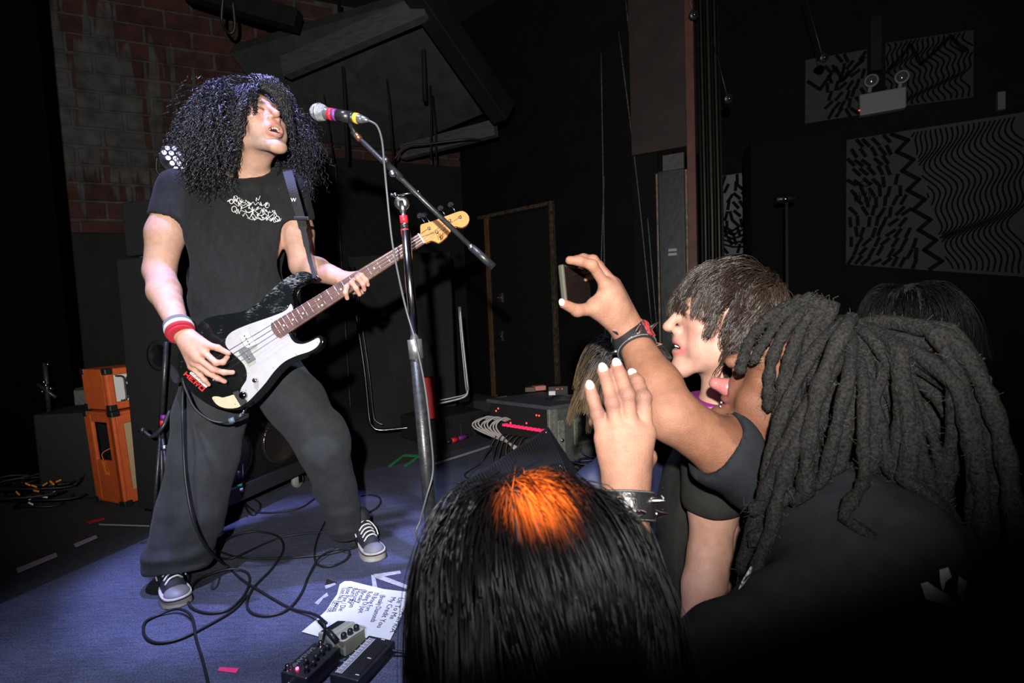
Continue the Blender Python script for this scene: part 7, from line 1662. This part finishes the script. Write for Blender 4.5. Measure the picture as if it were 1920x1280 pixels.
# relaxed hands below the picture
for w_, g_ in ((WL3, A(-.05, -.03, -.08)), (P(1240, 1150, 1.3), A(-.08, 0, -.05))):
    g_ = nrm(g_); sd = nrm(np.cross(g_, A(0, 1, 0)))
    for j in range(4):
        kk_ = w_ + g_ * .085 + sd * (j - 1.5) * .019; B.cap(w_, kk_, .02, .012, k=.018); finger(B, [kk_, kk_ + g_ * .035 + A(-.008, 0, -.01), kk_ + g_ * .055 + A(-.02, 0, -.022)], .0098, .0075)
    kk_ = w_ + g_ * .04 + sd * .04; B.cap(w_, kk_, .016, .013, k=.016); finger(B, [kk_, kk_ + g_ * .03 + sd * .008, kk_ + g_ * .052], .011, .0085)
B.ell(P(1345, 1010, 1.22), (.13, .085, .2), rotm(A(-1, .1, 0), Z), k=.05)
hlo, hhi = bx_([H3], .155); V, Fc = body_mesh(B, .0075, [(hlo, hhi, .0032)])
cols = np.tile(np.array((.30, .165, .12)), (len(V), 1)); lv = (V - H3) @ R3; ih = np.linalg.norm(lv, axis=1) < .17
tint((.33, .135, .105), .6 * np.maximum(gauss(lv, A(.05, .06, -.03), .03), gauss(lv, A(-.05, .06, -.03), .03)) * ih)
lipd = np.abs(np.sqrt((lv[:, 0] / .029) ** 2 + ((lv[:, 2] + .068) / .013) ** 2) - 1.05); tint((.30, .09, .085), np.exp(-(lipd / .35) ** 2) * (lv[:, 1] > .07) * ih)
for e in (-1, 1):
    tint((.06, .035, .025), .8 * np.exp(-((lv[:, 0] - e * .032) / .022) ** 4 - ((lv[:, 2] - .033) / .005) ** 2) * (lv[:, 1] > .065) * ih); tint((.05, .03, .03), .85 * np.exp(-((lv[:, 0] - e * .031) / .015) ** 4 - ((lv[:, 2] - .006) / .0025) ** 2) * (lv[:, 1] > .065) * ih)
skinmesh('body', V, Fc, skinL, bmn, cols)
teeth('tooth', T3, R3, .97, mat('tooth_white', (.8, .77, .7), .3), bmn, -.0640, .0950, .020, .0050, 6)
lathe('choker', P(1330, 752, 1.165), nrm(NB3 - H3), [(.0600, -.008), (.0625, -.007), (.0625, .007), (.0600, .008)], mat('purple_choker', (.13, .006, .10), .6), bmn, n=30)
S = Solid(); ty = rotm(nrm(A(-.98, .15, 0)), Z)
S.ell(P(1335, 960, 1.22), (.19, .118, .20), ty, k=.06); S.ell(P(1330, 1130, 1.22), (.175, .112, .26), ty, k=.08)
S.cap(P(1350, 835, 1.19), SL3, .066, .062, k=.05); S.cap(P(1350, 835, 1.2), SR3, .066, .062, k=.05)
sle = SL3 * .56 + EL3 * .44; S.cap(SL3, sle, .062, .063, k=.03); S.cap(SR3, P(1305, 950, 1.41), .06, .062, k=.03)
S.box(A(sle[0], sle[1], sle[2] - .13), (.085, .075, .105), .004, k=.008, op='s')
S.cap(sle + A(0, 0, -.02), sle + A(0, 0, -.08), .045, .045, k=.008, op='s')
S.cap(NB3 + A(-.01, 0, .022), H3, .064, .07, k=.015, op='s'); SH3 = S
V, Fc = S.mesh(.0075); V = fold(V, Fc, .0042, 33, 26, (1, 1, .6)); V = relax(V, Fc, 2)
skinmesh('t_shirt', V, Fc, mat('faded_black_tshirt', (.0155, .015, .0137), .9, noise=.2, nscale=40, bump=.3, bscale=400, spec=.1), bmn)
legs(bmn, A(.47, 1.24, .93), (-.98, .15), mat('black_jeans', (.01, .01, .011), .9))
def c12(x, y): return (1180 + x / 6.4, 820 + y / 6.4)
flatprint('shirt_print', SH3, [[c12(*q_) for q_ in pl] for pl in [[(295, 60), (320, 90), (330, 180), (350, 210), (360, 290), (410, 340), (415, 380), (385, 420), (330, 480), (300, 500), (270, 470)], [(250, 520), (300, 500), (350, 610), (340, 630), (300, 600), (260, 560)], [(330, 690), (370, 675), (420, 720), (410, 765), (370, 770), (335, 740)]]], whiteprint, bmn, label='white torn-shape print')
flatprint('shirt_print', SH3, [[c12(*q_) for q_ in pl] for pl in [[(305, 520), (380, 455), (345, 510), (385, 500), (350, 545), (390, 555), (360, 580), (415, 600), (360, 628)], [(345, 965), (375, 1010), (340, 980)]]], mat('print_orange_red', (.55, .09, .03), .7), bmn)
flatprint('shirt_print', SH3, [[c12(*q_) for q_ in pl] for pl in [[(325, 800), (400, 860), (440, 900), (480, 980), (480, 1050), (430, 1040), (395, 980), (370, 1000), (340, 930)], [(340, 1090), (390, 1050), (470, 1080), (480, 1140), (440, 1165), (370, 1140)]]], mat('print_cream', (.55, .40, .18), .7, noise=.3, nscale=90), bmn)
flatprint('shirt_print', SH3, [[c12(*q_) for q_ in pl] for pl in [[(345, 705), (380, 695), (400, 730), (375, 755), (350, 735)], [(380, 890), (430, 900), (400, 940), (385, 990), (365, 940)], [(365, 1090), (440, 1080), (460, 1110), (400, 1130)], [(318, 285), (340, 300), (355, 370), (325, 375)]]], mat('ink_black'), bmn, off=.0042)
mask3 = lambda d: ~((d[:, 1] > .55) & (d[:, 2] < .42)) & ~((d[:, 1] > .12) & (d[:, 2] < .12)) & (d[:, 2] > -.30)
ph3, d3, rs3 = flow_hair(T3(0, -.014, .036), R3, A(.078, .100, .086) * .97, A(.0, -.66, .74), 6500, (.11, .17), (.004, .017), 41, mask3, grav=(.10, .85), k=16, noise=.13, guides=260, clump=.80, spread=.006, wave=.008)
l3 = (ph3 - H3) @ R3; bad = (l3[..., 1] > .120).any(1) | ((l3[..., 1] > .062) & (l3[..., 2] < -.005)).any(1) | ((l3[..., 1] > .02) & (l3[..., 2] < -.045)).any(1); ph3 = ph3[~bad]; n = len(ph3)
ph3 = helixify(ph3, rs3.uniform(.002, .006, n), rs3.uniform(.8, 1.8, n), rs3)
t3 = rs3.rand(n)[:, None]; cl3 = np.array((.014, .009, .0065)) * (1 - t3) + np.array((.036, .024, .017)) * t3
hc3 = Solid(); hc3.ell(T3(0, -.020, .042), (.076, .095, .080), R3); V, Fc = hc3.mesh(.006); h3 = skinmesh('hair', V, Fc, mat('brown_hair_core', (.022, .014, .010), .8), bmn)
o_ = strands('hair_strands', ph3, np.linspace(1, .45, 16)[None] * rs3.uniform(.0006, .0011, (n, 1)), mat('brown_hair', vcol='col', rough=.36, spec=.45), h3, cols=cl3); o_['kind'] = 'stuff'

# ------------------------------------------------------------------ person right in front of the camera: dark hair with an orange streak
fg = thing('person', 'person with long black hair dyed orange at the crown, back turned', 'person', A(.05, .60, 0))
H4 = P(990, 1138, .525); R4 = rotm(nrm(A(-.45, .88, .05)), Z); B = Solid(); head_solid(B, H4, R4, .98, mouth=0)
NB4 = H4 + A(.01, -.01, -.16); B.cap(H4 + A(0, 0, -.06), NB4, .052, .058, k=.03)
B.cap(NB4 + A(0, 0, -.03), NB4 + A(.14, .07, -.07), .05, .05, k=.04); B.cap(NB4 + A(0, 0, -.03), NB4 + A(-.14, -.07, -.07), .05, .05, k=.04); B.ell(NB4 + A(.0, .0, -.25), (.14, .09, .22), rotm(A(-.45, .88, 0), Z), k=.05)
for e in (-1, 1):
    s_ = NB4 + A(.14, .07, 0) * e + A(0, 0, -.07); el = s_ + A(.06, .02, 0) * e + A(0, .02, -.27); wr4 = el + A(-.02 * e, .05, -.22); B.chain([s_, el], [.044, .038], k=.02); B.chain([el, wr4], [.037, .026], k=.02)
    for j in range(4):
        kk_ = wr4 + A(0, .01 + .017 * (j - 1.5), -.08); B.cap(wr4, kk_, .018, .011, k=.016); finger(B, [kk_, kk_ + A(-.004 * e, .004, -.035), kk_ + A(-.014 * e, .006, -.06)], .009, .007)
    kk_ = wr4 + A(0, .045, -.04); B.cap(wr4, kk_, .015, .012, k=.015); finger(B, [kk_, kk_ + A(0, .008, -.03), kk_ + A(-.005 * e, .008, -.05)], .010, .008)
V, Fc = B.mesh(.008); skinmesh('body', V, Fc, skinL, fg, np.tile(np.array((.42, .25, .18)), (len(V), 1)))
S = Solid(); S.ell(NB4 + A(0, 0, -.17), (.19, .115, .17), rotm(A(-.45, .88, 0), Z), k=.05); S.ell(NB4 + A(0, 0, -.38), (.165, .11, .22), rotm(A(-.45, .88, 0), Z), k=.06)
for e in (-1, 1): s_ = NB4 + A(.14, .07, 0) * e + A(0, 0, -.07); S.cap(NB4 + A(0, 0, -.05), s_, .06, .058, k=.04); S.cap(s_, s_ + A(.04, .015, 0) * e + A(0, .015, -.2), .056, .056, k=.03)
V, Fc = S.mesh(.010); V = fold(V, Fc, .003, 7, 25); skinmesh('hoodie', V, Fc, mat('black_hoodie', (.008, .008, .008), .9), fg); SH4 = S
legs(fg, NB4 + A(0, 0, -.52), (-.45, .88), mat('black_jeans'))
ph4, d4, rs4 = flow_hair(H4 + R4 @ A(0, -.012, .036), R4, A(.078, .098, .086), A(.15, .75, .65), 7000, (.30, .44), (.006, .046), 51, lambda d: ~((d[:, 1] > .5) & (d[:, 2] < .5)), grav=(.25, 1.6), k=18, noise=.10, guides=160, clump=.55, spread=.006, body=SH4)
n = len(ph4)
mid4 = ph4[:, 5]; oc_ = P(1008, 930, .49); cl4 = np.tile(np.array((.0022, .002, .0024)), (n, 18, 1))
wq = np.exp(-(((ph4 - oc_) / A(.030, .05, .0145)) ** 2).sum(2)) * 1.5; wq = np.clip(wq - .15, 0, 1)[..., None]
cl4 = cl4 * (1 - wq) + np.array((.90, .16, .02)) * wq
V, Fc = Solid().ell(H4 + R4 @ A(0, -.014, .040), (.081, .099, .087), R4).mesh(.007); h4 = skinmesh('hair', V, Fc, mat('hair_core'), fg)
o_ = strands('hair_strands', ph4, np.linspace(1, .5, 18)[None] * rs4.uniform(.00045, .0008, (n, 1)), mat('black_straight_hair', vcol='col', rough=.34, spec=.25), h4, cols=cl4); o_['kind'] = 'stuff'

# ------------------------------------------------------------------ shorter person with blond-tipped hair, and a dark-haired one behind the dreadlocks
def bystander(Hx, facing, label, hairL, n, colf, core, seed, jacket, hm=None, hr_r=.0008, lift=(.004, .03), crown=(0, -.3, .95), grav=(.3, 1.1)):
    t_ = thing('person', label, 'person', A(Hx[0], Hx[1], 0)); R_ = rotm(nrm(facing), Z); B = Solid(); head_solid(B, Hx, R_, .98, mouth=0)
    f_ = nrm(A(facing[0], facing[1], 0)); r_ = A(f_[1], -f_[0], 0); nb = Hx + A(0, 0, -.16) - f_ * .02; B.cap(Hx + A(0, 0, -.06), nb, .052, .056, k=.03); J = Solid()
    B.ell(nb + A(0, 0, -.26), (.13, .085, .22), rotm(f_, Z), k=.05)
    J.ell(nb + A(0, 0, -.17), (.19, .115, .17), rotm(f_, Z), k=.05); J.ell(nb + A(0, 0, -.40), (.17, .11, .22), rotm(f_, Z), k=.06)
    for e in (-1, 1):
        s_ = nb + r_ * .155 * e + A(0, 0, -.07); el = s_ + r_ * .05 * e + A(0, 0, -.27); w_ = el + f_ * .06 + A(0, 0, -.22); B.cap(nb + A(0, 0, -.03), s_, .05, .045, k=.03); B.chain([s_, el, w_], [.044, .038, .026], k=.02); J.cap(nb + A(0, 0, -.05), s_, .06, .06, k=.04); J.chain([s_, el, w_], [.060, .052, .042], k=.02)
        for j in range(4):
            kk_ = w_ + A(0, 0, -.08) + f_ * .017 * (j - 1.5); B.cap(w_, kk_, .018, .011, k=.016); finger(B, [kk_, kk_ + A(0, 0, -.035), kk_ + A(0, 0, -.06) - r_ * .012 * e], .009, .007)
        kk_ = w_ + f_ * .045 + A(0, 0, -.04); B.cap(w_, kk_, .015, .012, k=.015); finger(B, [kk_, kk_ + A(0, 0, -.03), kk_ + A(0, 0, -.05)], .010, .008)
    V, Fc = B.mesh(.010); skinmesh('body', V, Fc, skinL, t_, np.tile(np.array((.42, .25, .18)), (len(V), 1)))
    V, Fc = J.mesh(.011); V = fold(V, Fc, .004, seed, 24); skinmesh('jacket', V, Fc, jacket, t_)
    legs(t_, nb + A(0, 0, -.52), f_, mat('black_jeans'))
    p_, d_, rs_ = flow_hair(Hx + R_ @ A(0, -.012, .036), R_, A(.078, .098, .086), A(*crown), n, hairL, lift, seed, lambda d: ~((d[:, 1] > .5) & (d[:, 2] < .5)), grav=grav, k=14, noise=.16, guides=140, clump=.7, spread=.006, body=J)
    m_ = len(p_); V, Fc = Solid().ell(Hx + R_ @ A(0, -.014, .040), (.080, .098, .086), R_).mesh(.008); h_ = skinmesh('hair', V, Fc, mat('hair_core'), t_)
    o_ = strands('hair_strands', p_, np.linspace(1, .45, 14)[None] * rs_.uniform(hr_r * .7, hr_r * 1.3, (m_, 1)), hm or mat('black_straight_hair'), h_, cols=colf(p_, rs_)); o_['kind'] = 'stuff'
    return t_
def tips_blond(p_, rs_):
    s = np.linspace(0, 1, p_.shape[1])[None, :]; w_ = np.clip((s - .30 + .25 * (rs_.rand(len(p_), 1) - .5)) / .3, 0, 1)[..., None] * (rs_.rand(len(p_), 1, 1) > .25)
    return np.array((.016, .013, .013)) * (1 - w_) + np.array((.11, .072, .038)) * w_
bystander(P(1166, 722, 1.38), A(-.75, .65, 0), 'shorter person with dark blond-tipped hair behind the raised hand', (.12, .20), 3600, tips_blond, None, 61, mat('navy_jacket', (.012, .016, .045), .55, noise=.3), grav=(.3, 1.2))
bystander(P(1700, 618, 1.45), A(-.8, .55, .0), 'dark-haired person standing behind the man with dreadlocks', (.14, .24), 2600, lambda p_, rs_: np.tile(np.array((.003, .003, .0035)), (len(p_), p_.shape[1], 1)), None, 71, mat('black_hoodie'), hm=mat('jet_black_hair', vcol='col', rough=.5, spec=.15), crown=(0, .1, 1))
